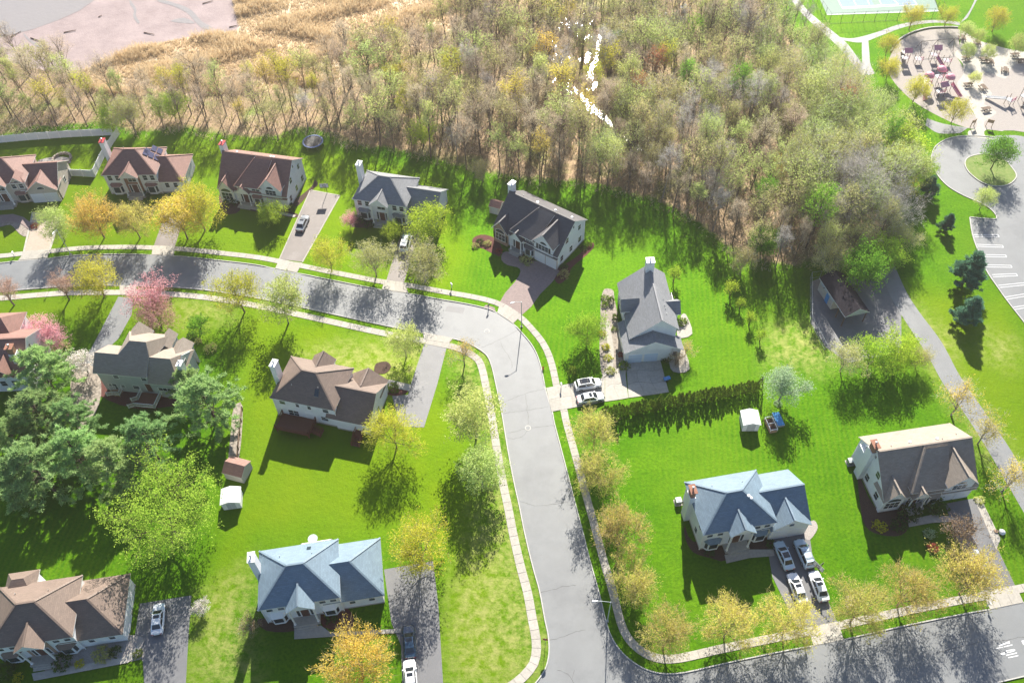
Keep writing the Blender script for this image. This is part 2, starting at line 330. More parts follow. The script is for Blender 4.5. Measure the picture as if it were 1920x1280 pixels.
def sdist(PX, PY, poly):
    """signed distance of points to a polygon, positive inside"""
    n = len(poly); d = np.full(PX.shape, 1e9); ins = np.zeros(PX.shape, bool)
    for i in range(n):
        ax, ay = poly[i]; bx, by = poly[(i + 1) % n]
        ex, ey = bx - ax, by - ay; wx, wy = PX - ax, PY - ay
        tt = np.clip((wx * ex + wy * ey) / (ex * ex + ey * ey + 1e-12), 0, 1)
        d = np.minimum(d, np.hypot(wx - tt * ex, wy - tt * ey))
        c = ((ay > PY) != (by > PY)) & (PX < (bx - ax) * (PY - ay) / (by - ay + 1e-12) + ax); ins ^= c
    return np.where(ins, d, -d)
def world_poly(px): return [tuple(at2(x, y)) for x, y in px]
FOREST = world_poly([(-900, 275), (-300, 262), (0, 262), (60, 250), (205, 241), (238, 262), (330, 250), (430, 268), (520, 268), (560, 252), (600, 258), (650, 282), (720, 290), (800, 308), (880, 330), (960, 345), (1060, 352),
                     (1130, 362), (1200, 382), (1250, 398), (1300, 430), (1350, 470), (1400, 505), (1500, 512), (1570, 498), (1640, 480), (1690, 440), (1706, 390), (1690, 330), (1655, 275), (1600, 205), (1540, 120),
                     (1490, 60), (1450, 0), (1380, -120), (1200, -420), (700, -420), (-900, -300)])
MARSH = world_poly([(157, 132), (243, 92), (383, 64), (450, 57), (443, 30), (437, 0), (420, -150), (500, -500), (900, -420), (880, -60), (860, 40), (800, 90), (700, 132), (600, 160), (450, 176), (260, 182), (160, 170)])
MUD = world_poly([(-1200, 150), (0, 112), (80, 132), (157, 132), (243, 92), (383, 64), (450, 57), (443, 30), (437, 0), (420, -150), (500, -500), (-1500, -500)])
RIVER = [(-1500, 118), (0, 71), (60, 56), (110, 38), (150, 20), (178, 0), (230, -40), (300, -100), (420, -300), (500, -600), (-1500, -600)]
DRYS = [world_poly(q) for q in ([(985, 985), (1012, 1105), (1030, 1190), (1018, 1258), (985, 1290), (850, 1290), (836, 1200), (850, 1100), (880, 1000), (900, 900), (905, 820), (860, 720), (850, 650), (905, 660), (940, 790)],
                                [(640, 640), (830, 640), (800, 700), (700, 740), (610, 690), (560, 660)], [(1440, 610), (1550, 600), (1545, 700), (1440, 690)],
                                [(330, 565), (420, 560), (440, 600), (340, 610)], [(1700, 560), (1800, 640), (1780, 690), (1900, 860), (1850, 870), (1740, 680), (1690, 590)], [(1850, 620), (1905, 640), (1890, 690), (1850, 670)],
                                [(375, 1120), (470, 1050), (480, 1280), (352, 1280)])]
gx = np.concatenate([[-3000, -1200, -600, -350, -260], np.arange(-220, 221, 2.0), [260, 350, 600, 1200, 3000]])
gy = np.concatenate([[-1500, -500, -150, -40, 0], np.arange(20, 331, 2.0), [360, 420, 600, 1200, 4000]])
GX, GY = np.meshgrid(gx, gy); nx, ny = len(gx), len(gy)
ii = (np.arange(ny - 1)[:, None] * nx + np.arange(nx - 1)[None, :]).ravel()
gme = fast_mesh('ground', np.stack([GX.ravel(), GY.ravel(), np.zeros(nx * ny)], 1), np.stack([ii, ii + 1, ii + nx + 1, ii + nx], 1), [ground_material()])
def soft(poly, s): return np.clip(.5 + sdist(GX, GY, poly) / s, 0, 1).ravel()
za = gme.attributes.new('zone', 'FLOAT_COLOR', 'POINT')
zc = np.ones((nx * ny, 4), np.float32); zc[:, 0] = np.clip(.5 + (sdist(GX, GY, FOREST) - 2.5) / 7, 0, 1).ravel(); zc[:, 1] = soft(MARSH, 5) ; zc[:, 2] = soft(MUD, 2.5)
za.data.foreach_set('color', zc.ravel())
da = gme.attributes.new('dry', 'FLOAT', 'POINT'); dv = np.zeros(nx * ny)
for q in DRYS: dv = np.maximum(dv, soft(q, 5))
da.data.foreach_set('value', dv.astype(np.float32))
# yards tinted yellower: a warm colour grade put into the grass
LOTS = [world_poly(q) for q in ([(430, 560), (830, 640), (800, 700), (860, 760), (905, 900), (985, 1290), (830, 1290), (820, 1050), (720, 1000), (480, 1010), (370, 1290), (352, 1290), (420, 960), (455, 850), (440, 700)], [(-100, 270), (560, 255), (700, 300), (830, 340), (880, 480), (840, 560), (500, 495), (300, 470), (-100, 480)], [(-100, 550), (300, 545), (420, 560), (400, 640), (200, 620), (100, 600), (-100, 640)], [(1700, 540), (1900, 560), (2000, 900), (1880, 860), (1740, 670)])]
sa_ = gme.attributes.new('yellow_grade', 'FLOAT', 'POINT'); sv_ = np.zeros(nx * ny)
for q in LOTS: sv_ = np.maximum(sv_, soft(q, 7))
sa_.data.foreach_set('value', sv_.astype(np.float32))
link('ground', gme, kind='structure')

def water_material(name, col, rough, bump, scale):
    m, t, o = _new(name); p = N(t, 'ShaderNodeBsdfPrincipled'); p.inputs['Base Color'].default_value = c4(col); p.inputs['Roughness'].default_value = rough
    tc = N(t, 'ShaderNodeTexCoord'); n = N(t, 'ShaderNodeTexNoise', Scale=scale, Detail=3.0); t.links.new(tc.outputs['Object'], n.inputs['Vector'])
    b = N(t, 'ShaderNodeBump', Strength=bump, Distance=.1); t.links.new(n.outputs[0], b.inputs['Height']); t.links.new(b.outputs[0], p.inputs['Normal'])
    t.links.new(p.outputs[0], o.inputs[0]); return m
M['river'] = water_material('river_water', (.26, .24, .23), .28, .45, .9)
M['stream'] = water_material('stream_water', (.10, .10, .09), .12, .35, 1.6)
def sheet(name, px, z, mat, kind='structure', parent=None, thick=0.0, **k):
    pts = [at2(*q) for q in px]; mb = MB()
    if thick: mb.prism([tuple(p) for p in pts], z - thick, z)
    else:
        ar = sum(pts[i][0] * pts[(i + 1) % len(pts)][1] - pts[(i + 1) % len(pts)][0] * pts[i][1] for i in range(len(pts)))
        if ar < 0: pts = pts[::-1]
        mb.poly([(p[0], p[1], z) for p in pts])
    return build(name, mb, mat, parent, kind=kind, **k)
def smooth(px, closed=False, sub=5):
    """Catmull-Rom through the given points"""
    P = [np.array(p, float) for p in px]; n = len(P); out = []
    for i in range(n if closed else n - 1):
        p0 = P[(i - 1) % n] if closed or i > 0 else 2 * P[0] - P[1]; p1 = P[i]; p2 = P[(i + 1) % n]
        p3 = P[(i + 2) % n] if closed or i + 2 < n else 2 * P[-1] - P[-2]
        for k in range(sub):
            u = k / sub; out.append(.5 * ((2 * p1) + (-p0 + p2) * u + (2 * p0 - 5 * p1 + 4 * p2 - p3) * u * u + (-p0 + 3 * p1 - 3 * p2 + p3) * u ** 3))
    if not closed: out.append(P[-1])
    return [tuple(p) for p in out]
sheet('river', RIVER, .03, M['river'])
for q in ([(1122, 66), (1127, 72), (1124, 98), (1120, 120), (1112, 130), (1113, 140), (1106, 138), (1106, 124), (1116, 108), (1118, 86)], [(1104, 134), (1111, 142), (1113, 150), (1107, 157), (1100, 152), (1100, 142)], [(1116, 152), (1121, 160), (1113, 168), (1104, 171), (1098, 166), (1108, 163)],
          [(1074, 166), (1086, 170), (1112, 196), (1138, 219), (1149, 236), (1143, 236), (1122, 219), (1098, 198)], [(1170, 256), (1182, 262), (1213, 285), (1209, 289), (1178, 270)], [(1100, 98), (1108, 100), (1104, 116), (1096, 118)]):
    sheet('stream_pool', smooth(q, True, 3), .035, M['stream'])
for q in ([(243, 0), (250, 8), (256, 18), (255, 30), (262, 42), (258, 44), (250, 32), (251, 20), (244, 9)], [(290, -6), (320, 4), (345, 12), (362, 22), (378, 40), (398, 52), (385, 56), (370, 46), (352, 26), (325, 12), (298, 4)], [(44, 62), (50, 68), (62, 78), (76, 84), (82, 92), (74, 90), (60, 82), (47, 70)], [(320, 40), (345, 34), (366, 44), (345, 44)]):
    sheet('tidal_channel', smooth(q, True, 3), .034, M['river'])
g_ = np.random.default_rng(12); mb = MB()
for (x0, x1, y0, y1, n_) in ((1036, 1112, 18, 118, 30), (1196, 1300, -8, 44, 18), (884, 1072, 106, 166, 26), (1060, 1110, 168, 220, 12), (1150, 1230, 240, 300, 10), (975, 1040, 25, 60, 8)):
    for _ in range(n_):
        x, y = g_.uniform(x0, x1), g_.uniform(y0, y1); wx, wy = g_.uniform(1., 2.6), g_.uniform(1.5, 5)
        mb.poly([(*at2(x + wx * math.cos(-t) * g_.uniform(.6, 1.2), y + wy * math.sin(-t) * g_.uniform(.6, 1.2)), .05) for t in np.linspace(0, 6.28, 9)[:-1]])
build('flood_puddles', mb, M['stream'], kind='structure')

# the two kerb lines of the winding street and the cross street at its foot
NK = [(-700, 590), (-300, 525), (-60, 497), (0, 493.8), (32, 490), (90, 485), (150, 479), (225, 477.2), (282, 478.5), (327, 480.5), (375, 485), (420, 490), (460, 494.5), (495, 500), (557, 512.5), (630, 527.5), (715, 543.8), (767, 551), (820, 561), (870, 569.5),
      (907, 577.5), (930, 586), (960, 606), (977, 623.4), (995, 645), (1006, 665), (1012.5, 684.7), (1017, 704), (1021, 725), (1027, 748), (1034.4, 771), (1038.8, 794), (1049.7, 835.6), (1062, 883), (1078, 945), (1092.5, 1000), (1105, 1050),
      (1122.5, 1112.5), (1137.5, 1172.5), (1150, 1202), (1167, 1225), (1190, 1244), (1215, 1257), (1245, 1263.5), (1285, 1261), (1360, 1244), (1462.5, 1222.5), (1525, 1211), (1585, 1198.8), (1700, 1173), (1810, 1151), (1855, 1143), (1920, 1130), (2060, 1103), (2300, 1057), (2600, 1000)]
SK = [(-700, 650), (-300, 580), (-60, 549), (0, 546), (27, 544), (87, 539), (145, 535.5), (225, 535), (280, 536), (325, 538), (390, 544), (450, 553), (500, 562), (590, 581), (680, 601), (742, 614), (800, 624.5), (848, 634), (875, 642), (896.5, 653), (914, 667), (922.8, 687), (929, 713), (936, 746), (942.5, 779), (951, 831), (958, 870), (966, 910),
      (975, 950), (985, 1000), (1000, 1062), (1012.5, 1107), (1022.5, 1160), (1028.7, 1190), (1030.5, 1220), (1026, 1247), (1016, 1266), (995, 1290), (950, 1320), (850, 1350), (300, 1478), (-200, 1592)]
XK = [(-200, 1760), (400, 1622), (1000, 1480), (1400, 1387), (1780, 1300), (1857, 1281), (1920, 1266), (2060, 1235), (2300, 1183), (2600, 1120)]
def wline(px, sub=4): return [np.array(p) for p in smooth([tuple(at2(*q)) for q in px], False, sub)]
def arc(pl): return np.concatenate([[0], np.cumsum([np.linalg.norm(pl[i + 1] - pl[i]) for i in range(len(pl) - 1)])])
def normals(pl):
    out = []
    for i in range(len(pl)):
        d = pl[min(i + 1, len(pl) - 1)] - pl[max(i - 1, 0)]; d = d / np.linalg.norm(d); out.append(np.array([-d[1], d[0]]))
    return out
def resample(pl, step):
    s = arc(pl); n = max(2, int(round(s[-1] / step)) + 1); u = np.linspace(0, s[-1], n)
    return [np.array([np.interp(x, s, [p[0] for p in pl]), np.interp(x, s, [p[1] for p in pl])]) for x in u]
NKw, SKw, XKw = wline(NK), wline(SK), wline(XK)
nn = [tuple(p) for p in NKw]; ss = [tuple(p) for p in SKw]
south = [tuple(p) for p in XKw]
build('street', MB().poly([(x, y, .012) for x, y in ss + south + nn[::-1]]), M['asph'], kind='structure')
def near_px(pl, px):
    q = at2(*px); return int(np.argmin([np.linalg.norm(p - q) for p in pl]))
def kerb(name, pl, gaps, side, w=.16, h=.13):
    """a kerb of box section along a line, dropped where driveways cross"""
    mb = MB(); nr = normals(pl); low = np.zeros(len(pl), bool)
    for a, b in gaps: low[near_px(pl, a):near_px(pl, b) + 1] = True
    for i in range(len(pl) - 1):
        a, b = pl[i], pl[i + 1]; ao, bo = a + nr[i] * w * side, b + nr[i + 1] * w * side
        ha, hb = (.03 if low[i] else h), (.03 if low[i + 1] else h)
        q = [(*a, 0), (*b, 0), (*bo, 0), (*ao, 0), (*a, ha), (*b, hb), (*bo, hb), (*ao, ha)]
        f = [(4, 5, 6, 7), (0, 1, 5, 4), (3, 7, 6, 2)]
        if side < 0: f = [tuple(reversed(k)) for k in f]
        mb.add(q, f)
    build(name, mb, M['kerb'], kind='structure')
NGAPS = [((32, 490), (90, 485)), ((282, 478.5), (327, 480.5)), ((516, 504), (557, 512.5)), ((715, 543.8), (767, 551)), ((930, 586), (963, 608)), ((1021, 726), (1034.4, 771)), ((1525, 1211), (1583, 1199)), ((1855, 1143), (1920, 1130))]
SGAPS = [((222, 535), (258, 536)), ((790, 622), (850, 635))]
kerb('kerb', NKw, NGAPS, 1); kerb('kerb', SKw, SGAPS, -1); kerb('kerb', XKw, [], -1)
def offset(pl, d): nr = normals(pl); return [p + n * d for p, n in zip(pl, nr)]
def sidewalk(pl, d0, d1, side, skip0=0):
    """concrete walk of single slabs with open joints, on a recessed bed"""
    pl = resample(pl, 1.5); a, b = offset(pl, side * d0), offset(pl, side * d1)
    bed = MB()
    for i in range(len(pl) - 1):
        q = [(*a[i], .02), (*a[i + 1], .02), (*b[i + 1], .02), (*b[i], .02)]; bed.poly(q if side > 0 else q[::-1])
    root = build('sidewalk', bed, M['gravel'], kind='structure')
    for i in range(len(pl) - 1):
        e = .018; A0, A1 = a[i] * (1 - e) + a[i + 1] * e, a[i] * e + a[i + 1] * (1 - e); B0, B1 = b[i] * (1 - e) + b[i + 1] * e, b[i] * e + b[i + 1] * (1 - e)
        build('slab', MB().prism([tuple(A0), tuple(A1), tuple(B1), tuple(B0)], .0, .055 + random.uniform(0, .012)), M['conc'], root)
sidewalk(NKw, 1.5, 2.7, 1)
sidewalk(SKw[:near_px(SKw, (950, 1320))], 1.2, 2.5, -1)
M['apron'] = M['conc']
def slabs(name, corners, nu, nv, z, mat, gap=.03, warp=0., **k):
    """a paved quad broken into single slabs with open joints"""
    c = [at2(*q) for q in corners]
    def P(u, v): return (c[0] * (1 - u) + c[1] * u) * (1 - v) + (c[3] * (1 - u) + c[2] * u) * v + np.array([math.sin(v * 7 + 1) * warp * math.sin(u * 3.1), math.sin(u * 6) * warp * math.sin(v * 3.1)])
    root = build(name, MB().prism([tuple(p) for p in c], 0.0, z - .03), M['gravel'], kind='structure')
    Lu, Lv = np.linalg.norm(c[1] - c[0]), np.linalg.norm(c[3] - c[0]); gu, gv = gap / Lu, gap / Lv
    for i in range(nu):
        for j in range(nv):
            u0, u1, v0, v1 = i / nu + gu / 2, (i + 1) / nu - gu / 2, j / nv + gv / 2, (j + 1) / nv - gv / 2
            ring = [P(u0 + (u1 - u0) * s, v0) for s in (0, .33, .67)] + [P(u1, v0 + (v1 - v0) * s) for s in (0, .33, .67)] + [P(u1 - (u1 - u0) * s, v1) for s in (0, .33, .67)] + [P(u0, v1 - (v1 - v0) * s) for s in (0, .33, .67)]
            build('slab', MB().prism([tuple(p) for p in ring], 0.0, z + random.uniform(0, .008)), mat, root)
    return root
# driveways and their concrete aprons
sheet('driveway', [(46, 472), (92, 469), (101, 440), (112, 405), (62, 398), (55, 440)], .03, M['pavl'], thick=.03)
for q in ([(43, 473), (46.5, 472.6), (64, 398), (60, 398)], [(91, 469.5), (95, 469), (116, 404), (111.5, 404)]): sheet('driveway_edging', q, .07, M['conc'], thick=.07)
sheet('driveway', [(288, 462), (327, 465), (338, 430), (352, 385), (318, 381), (303, 420)], .03, M['asphb'], thick=.03)
sheet('driveway', [(582.5, 357.5), (636, 367.5), (600, 430), (566, 491), (525, 486), (548, 435)], .03, M['asphb'], thick=.03)
for q in ([(636, 366.5), (638, 367.5), (568, 492), (566, 491)], [(582.5, 357.5), (583.5, 356), (637, 366), (636, 367.5)], [(580.5, 357.5), (582.5, 357.5), (525, 486), (523, 485.5)]): sheet('driveway_edging', q, .05, M['conc'], thick=.05)
sheet('driveway', [(724, 527), (757, 532), (775, 470), (795, 410), (765, 405), (748, 450)], .03, M['asphb'], thick=.03)
sheet('driveway', smooth([(935, 570), (979, 590), (1013, 551), (1049, 508), (1004, 489), (985, 494), (972, 484), (956, 472), (943, 474), (940, 487), (952, 497), (970, 501), (976, 509), (966, 528)], True, 2), .03, M['pav'], thick=.03)
sheet('driveway', [(797, 640), (839, 645), (820, 720), (795, 801), (750, 799), (735, 742), (765, 740), (772, 715)], .03, M['asphm'], thick=.03)
sheet('driveway', [(222, 556), (250, 560), (247, 590), (222, 635), (190, 665), (165, 700), (150, 690), (178, 640)], .03, M['asph'], thick=.03)
sheet('driveway', [(250, 1210), (262, 1131), (359, 1115.5), (353, 1200), (348, 1290), (271, 1290), (268, 1240)], .03, M['asphd'], thick=.03)
sheet('driveway', [(720, 1067), (812, 1051), (822, 1135), (832, 1300), (755, 1300), (752, 1210), (734, 1167)], .03, M['asphd'], thick=.03)
sheet('driveway', [(1436, 1009), (1516, 990), (1527, 1068), (1572, 1170), (1500, 1186), (1448, 1080)], .03, M['asphd'], thick=.03)
sheet('driveway', [(1772, 944), (1836, 932), (1850, 985), (1904, 1099), (1841, 1111), (1790, 1000)], .03, M['asphd'], thick=.03)
sheet('driveway_edging', [(1827, 936), (1838, 932), (1876, 1010), (1868, 1030)], .05, M['conc'], thick=.05)
for c, nu in (([(45, 474), (93, 470.5), (89, 483.5), (34, 488.5)], 3), ([(287, 464), (328, 466.5), (326, 479.5), (284, 477.5)], 2), ([(523, 488), (567, 493), (557, 511.5), (516, 503.5)], 2), ([(720, 529), (760, 534.5), (766, 550), (716, 542.8)], 2),
              ([(796, 637), (842, 643), (850, 634), (792, 622.5)], 2), ([(225, 552), (252, 555), (257, 536.5), (224, 535.7)], 2), ([(1516, 1181), (1573, 1170), (1582, 1198.5), (1525, 1210)], 2), ([(1842, 1113), (1906, 1101), (1919, 1129), (1856, 1142)], 3)):
    slabs('driveway_apron', c, nu, 1, .075, M['conc'])
slabs('driveway_apron', [(936, 574), (978, 591), (962, 607), (932, 586.5)], 3, 1, .075, M['conc'])
slabs('driveway', [(1024, 727), (1134, 708), (1134, 753), (1034, 772)], 5, 2, .075, M['conc'])
slabs('driveway', [(1134.5, 708), (1170, 678), (1178, 746), (1134.5, 753)], 2, 2, .075, M['conc'], warp=.35)
slabs('driveway', [(1174, 677), (1236, 668), (1254, 735), (1178.5, 746)], 3, 3, .075, M['conc'], .05, warp=.45)
sheet('brick_apron', [(911, 571.5), (927, 576.5), (930, 585.5), (905, 577)], .05, M['pav'], thick=.05)
# street wear: cracks, patches, manhole covers
sheet('road_patch', [(838, 573), (872, 577), (868, 588), (834, 583)], .016, M['asphd'])
random.seed(3)
for q in ([(1012, 1110), (1040, 1104), (1052, 1099), (1080, 1097)], [(1031, 1199), (1060, 1192), (1080, 1184), (1098, 1180)], [(938, 757), (970, 744), (985, 738), (1020, 729)], [(945, 775), (980, 770), (1028, 762)], [(952, 812), (975, 806), (988, 802), (1012, 800), (1040, 797)], [(952, 821), (966, 822), (982, 816), (989, 806)],
          [(938, 640), (945, 655), (958, 675), (960, 690)], [(903, 652), (920, 645), (940, 635), (972, 618)], [(1045, 1255), (1062, 1262), (1072, 1271), (1076, 1281)], [(1072, 1271), (1078, 1256)], [(1885, 1200), (1920, 1192), (1990, 1177)], [(1760, 1222), (1800, 1212), (1850, 1201), (1885, 1200)], [(975, 940), (1010, 948), (1065, 940)], [(985, 740), (990, 780), (990, 802)], [(100, 495), (115, 515), (110, 538)], [(440, 505), (520, 540), (600, 570)]):
    pl = resample([np.array(p) for p in smooth([tuple(at2(*p)) for p in q], False, 3)], .5); mb = MB(); nr = normals(pl)
    pl = [p + n * random.uniform(-.09, .09) for p, n in zip(pl, nr)]
    for i in range(len(pl) - 1):
        wd = random.uniform(.015, .035); mb.poly([(*(pl[i] - nr[i] * wd), .02), (*(pl[i + 1] - nr[i + 1] * wd), .02), (*(pl[i + 1] + nr[i + 1] * wd), .02), (*(pl[i] + nr[i] * wd), .02)])
    build('road_crack', mb, M['crack'], kind='structure')
for q, lb in (((913, 621), 'pale round manhole cover in the bend of the street'), ((990, 802), 'pale round manhole cover in the straight street below the bend')):
    c = at(*q); r = empty('manhole_cover', c, label=lb, cat='manhole cover', group='manhole covers in the street')
    build('rim', MB().lathe([(.52, .0), (.52, .03), (.38, .035), (.36, .01)], 20), M['kerb'], r); build('lid', MB().lathe([(.36, .0), (.36, .028), (.3, .03)], 20), M['asph'], r)
# worn white lettering in the far lane of the cross street (only strokes are left readable)
mb = MB()
for q in ([(1872, 1209), (1893, 1201), (1895, 1203), (1874, 1211)], [(1893, 1201), (1895, 1203), (1892, 1206), (1889, 1206.5), (1892, 1204)], [(1882, 1211), (1898, 1207.3), (1898.5, 1208.8), (1882.5, 1212.6)], [(1885, 1219), (1900, 1216), (1904, 1217.5), (1901, 1220.5), (1887, 1224), (1887, 1222.7), (1900, 1219.2), (1901, 1217.8), (1886, 1220.6)],
          [(1886, 1227), (1906.5, 1222.3), (1907, 1224), (1886.5, 1228.6)], [(1890, 1231.4), (1909, 1227.4), (1909.3, 1229), (1890.4, 1233)], [(1915, 1200.5), (1920, 1199.7), (1921, 1208), (1919, 1208.4)], [(1868, 1214), (1880, 1211.5), (1880.4, 1213), (1868.4, 1215.5)], [(1876, 1224), (1884, 1222), (1885, 1226), (1877, 1227)]):
    pts = [(*at2(*p), .02) for p in q]; mb.poly(pts[::-1])
build('road_marking', mb, M['white'], kind='structure')
# park side: path, turning loop with island, parking bays, playground, tennis court
def strip(name, left, right, z, mat): sheet(name, smooth(left, False, 4) + smooth(right[::-1], False, 4), z, mat)
strip('park_path', [(1650, 500), (1665, 545), (1690, 590), (1740, 668), (1768, 718), (1800, 762), (1850, 840), (1905, 935), (1960, 1030), (2060, 1200), (2180, 1400)], [(1676, 495), (1700, 548), (1726, 588), (1766, 642), (1800, 705), (1838, 760), (1888, 832), (1932, 905), (1990, 1000), (2095, 1170), (2220, 1370)], .012, M['asph'])
sheet('yard_paving', [(1521, 528), (1540, 520), (1600, 520), (1652, 506), (1690, 590), (1690, 660), (1590, 680), (1547, 650), (1521, 605)], .008, M['asphd'])  # darker asphalt puts the tree shade of the yard into its colour
lot = smooth([(1990, 262), (1880, 258), (1830, 255.5), (1800, 256.5), (1775, 262), (1755, 275), (1747, 293), (1748.5, 308), (1755, 323), (1767, 339), (1783, 353), (1808, 367), (1840, 381), (1860, 394), (1869, 406), (1868, 412)], False, 4) + smooth([(1819, 408), (1824, 440), (1835, 472), (1850, 507), (1870, 537), (1890, 565), (1920, 603), (1990, 690)], False, 4)
sheet('parking_lot', lot + [(2300, 690), (2300, 262)], .014, M['asph'])
lk = [np.array(p) for p in [tuple(at2(*q)) for q in smooth([(1865, 258), (1830, 255.5), (1800, 256.5), (1775, 262), (1755, 275), (1747, 293), (1748.5, 308), (1755, 323), (1767, 339), (1783, 353), (1808, 367), (1840, 381), (1860, 394), (1869, 406), (1868, 412)], False, 4)]]
kerb('kerb', lk, [], -1, .2)
lk = [np.array(at2(*q)) for q in smooth([(1868, 412), (1845, 410.5), (1819, 408)], False, 4)]; kerb('kerb', lk, [], -1, .2)
lk = [np.array(at2(*q)) for q in smooth([(1819, 408), (1824, 440), (1835, 472), (1850, 507), (1870, 537), (1890, 565), (1920, 603), (1990, 690)], False, 4)]; kerb('kerb', lk, [], -1, .2)
isl = smooth([(1838, 289), (1815, 295), (1808, 305), (1811, 317), (1822, 330), (1842, 344), (1866, 350.5), (1889, 348), (1903, 338), (1906, 328), (1898, 315), (1884, 300), (1862, 291)], True, 4)
M['grass'] = pbr('island_grass', (.10, .19, .012), .85, .2, 1.2, col2=(.2, .24, .06), bump=.5)
sheet('traffic_island', isl, .1, M['grass'], thick=.1)
ik = [np.array(at2(*q)) for q in isl]; ik.append(ik[0]); kerb('kerb', ik, [], 1, .22, .16)
for q in ([(1838, 479), (1886, 480.2)], [(1848, 498.5), (1896, 499.5)], [(1861, 517), (1906, 515)], [(1873, 537), (1922, 532)], [(1886, 559), (1940, 550)], [(1902, 578), (1950, 570)], [(1826, 442), (1872, 442)], [(1832, 460), (1880, 462)]):
    a, b = at2(*q[0]), at2(*q[1]); d = (b - a) / np.linalg.norm(b - a); n = np.array([-d[1], d[0]]); mb = MB()
    for s in (-.28, .28): mb.poly([(*(a + n * (s - .05)), .02), (*(b + n * (s - .05)), .02), (*(b + n * (s + .05)), .02), (*(a + n * (s + .05)), .02)])
    mb.poly([(*(b - n * .33), .02), (*(b - n * .33 + d * .1), .02), (*(b + n * .33 + d * .1), .02), (*(b + n * .33), .02)])
    build('parking_marking', mb, M['white'], kind='structure')
strip('park_path', [(1462, -30), (1492, 12), (1520, 42), (1548, 66), (1575, 92), (1598, 120), (1616, 142)], [(1484, -30), (1506, 10), (1535, 38), (1570, 66), (1590, 84), (1608, 108), (1630, 138)], .012, M['asph'])
strip('park_path', [(1572, 70), (1600, 72), (1640, 62), (1680, 48), (1720, 40), (1762, 38), (1800, 42)], [(1580, 76), (1615, 80), (1650, 68), (1690, 53), (1722, 46), (1762, 43), (1800, 48)], .015, M['asph'])
strip('park_path', [(1800, 44), (1818, 20), (1832, -10), (1850, -50)], [(1814, 34), (1828, 8), (1842, -20), (1860, -55)], .018, M['asph'])
strip('park_path', [(1616, 78), (1616, 100), (1618, 125), (1628, 142)], [(1628, 76), (1630, 98), (1632, 120), (1640, 138)], .018, M['asph'])
strip('park_path', [(1735, 235), (1760, 250), (1800, 250)], [(1738, 222), (1768, 232), (1815, 240)], .018, M['asph'])
strip('park_path', [(1868, 262), (1895, 274), (1925, 290), (1960, 310)], [(1866, 255), (1905, 254), (1940, 262), (1980, 275)], .022, M['asph'])
PG1 = smooth([(1672, 100), (1682, 82), (1706, 66), (1740, 56), (1775, 54), (1800, 56), (1798, 76), (1800, 92), (1790, 100), (1797, 112), (1808, 132), (1808, 148), (1796, 158), (1808, 172), (1815, 185), (1820, 205), (1830, 222), (1830, 242), (1795, 234), (1752, 214), (1715, 192), (1685, 165), (1668, 140), (1665, 118)], True, 3)
sheet('playground_gravel', PG1, .02, M['gravel'])
PG2 = smooth([(1930, 105), (1895, 130), (1885, 148), (1850, 135), (1842, 145), (1846, 160), (1860, 176), (1850, 188), (1846, 196), (1868, 210), (1858, 220), (1845, 230), (1852, 243), (1900, 245), (1990, 243), (2010, 110)], True, 3)
sheet('plaza_paving', smooth([(1802, 58), (1815, 64), (1835, 76), (1860, 84), (1890, 92), (1930, 100), (1990, 120), (1990, 160), (1900, 240), (1850, 243), (1848, 256), (1866, 262), (1820, 256), (1816, 246), (1830, 240), (1830, 222), (1818, 200), (1800, 170), (1795, 155), (1806, 140), (1805, 120), (1790, 102), (1800, 88)], True, 3), .026, M['conc'])
sheet('playground_gravel', PG2, .032, M['gravel'])
lk = [np.array(at2(*q)) for q in PG1[-66:-46]] if False else [np.array(at2(*q)) for q in smooth([(1796, 53), (1775, 52.5), (1740, 54.5), (1706, 64.5), (1682, 80), (1671, 98)], False, 4)]
kerb('kerb', lk, [], -1, .3, .35)
M['court'] = pbr('court_green', (.15, .25, .20), .7, .05); M['courtb'] = pbr('court_blue', (.15, .25, .42), .7, .05)
sheet('tennis_court', [(1532, -12), (1551, 29), (1760, 22), (1735, -60), (1500, -60)], .02, M['court'])
for q in ([(1562, -20), (1580, 17), (1640, 13), (1615, -30)], [(1640, -30), (1655, 12), (1720, 10), (1705, -35)]): sheet('tennis_court', q, .026, M['courtb'])
mb = MB()
for a, b in (((1551, 28), (1760, 21)), ((1566, -10), (1580, 17)), ((1580, 17), (1720, 9.5)), ((1580, 13.8), (1685, 8.5)), ((1605, 10), (1595, -10)), ((1630, 9), (1620, -14)), ((1685, 8.5), (1660, -12)), ((1652, 8), (1642, -12)), ((1720, 9.5), (1700, -14))):
    A, B = at2(*a), at2(*b); d = (B - A) / np.linalg.norm(B - A); n = np.array([-d[1], d[0]]) * .09; mb.poly([(*(A - n), .032), (*(B - n), .032), (*(B + n), .032), (*(A + n), .032)])
build('court_marking', mb, M['white'], kind='structure')
# ------------------------------------------------------------------ houses
_win = {}
def window_meshes(w, h, style):
    k = (round(w, 2), round(h, 2), style)
    if k in _win: return _win[k]
    f = MB(); t = .09
    f.box(-w / 2 - t, w / 2 + t, -.05, .01, -t - .02, 0); f.box(-w / 2 - t, w / 2 + t, -.05, .01, h, h + t); f.box(-w / 2 - t, -w / 2, -.05, .01, 0, h); f.box(w / 2, w / 2 + t, -.05, .01, 0, h)
    if style != 'one':
        f.box(-w / 2, w / 2, -.035, .01, h / 2 - .025, h / 2 + .025)
    if style == 'grid' or w > 1.3:
        n = max(1, int(round(w / .8)))
        for i in range(1, n): f.box(-w / 2 + w * i / n - .03, -w / 2 + w * i / n + .03, -.04, .01, 0, h)
    p = MB().box(-w / 2, w / 2, -.015, .005, 0, h)
    _win[k] = (f.mesh('window', [M['trim']]), p.mesh('pane', [M['glass']])); return _win[k]
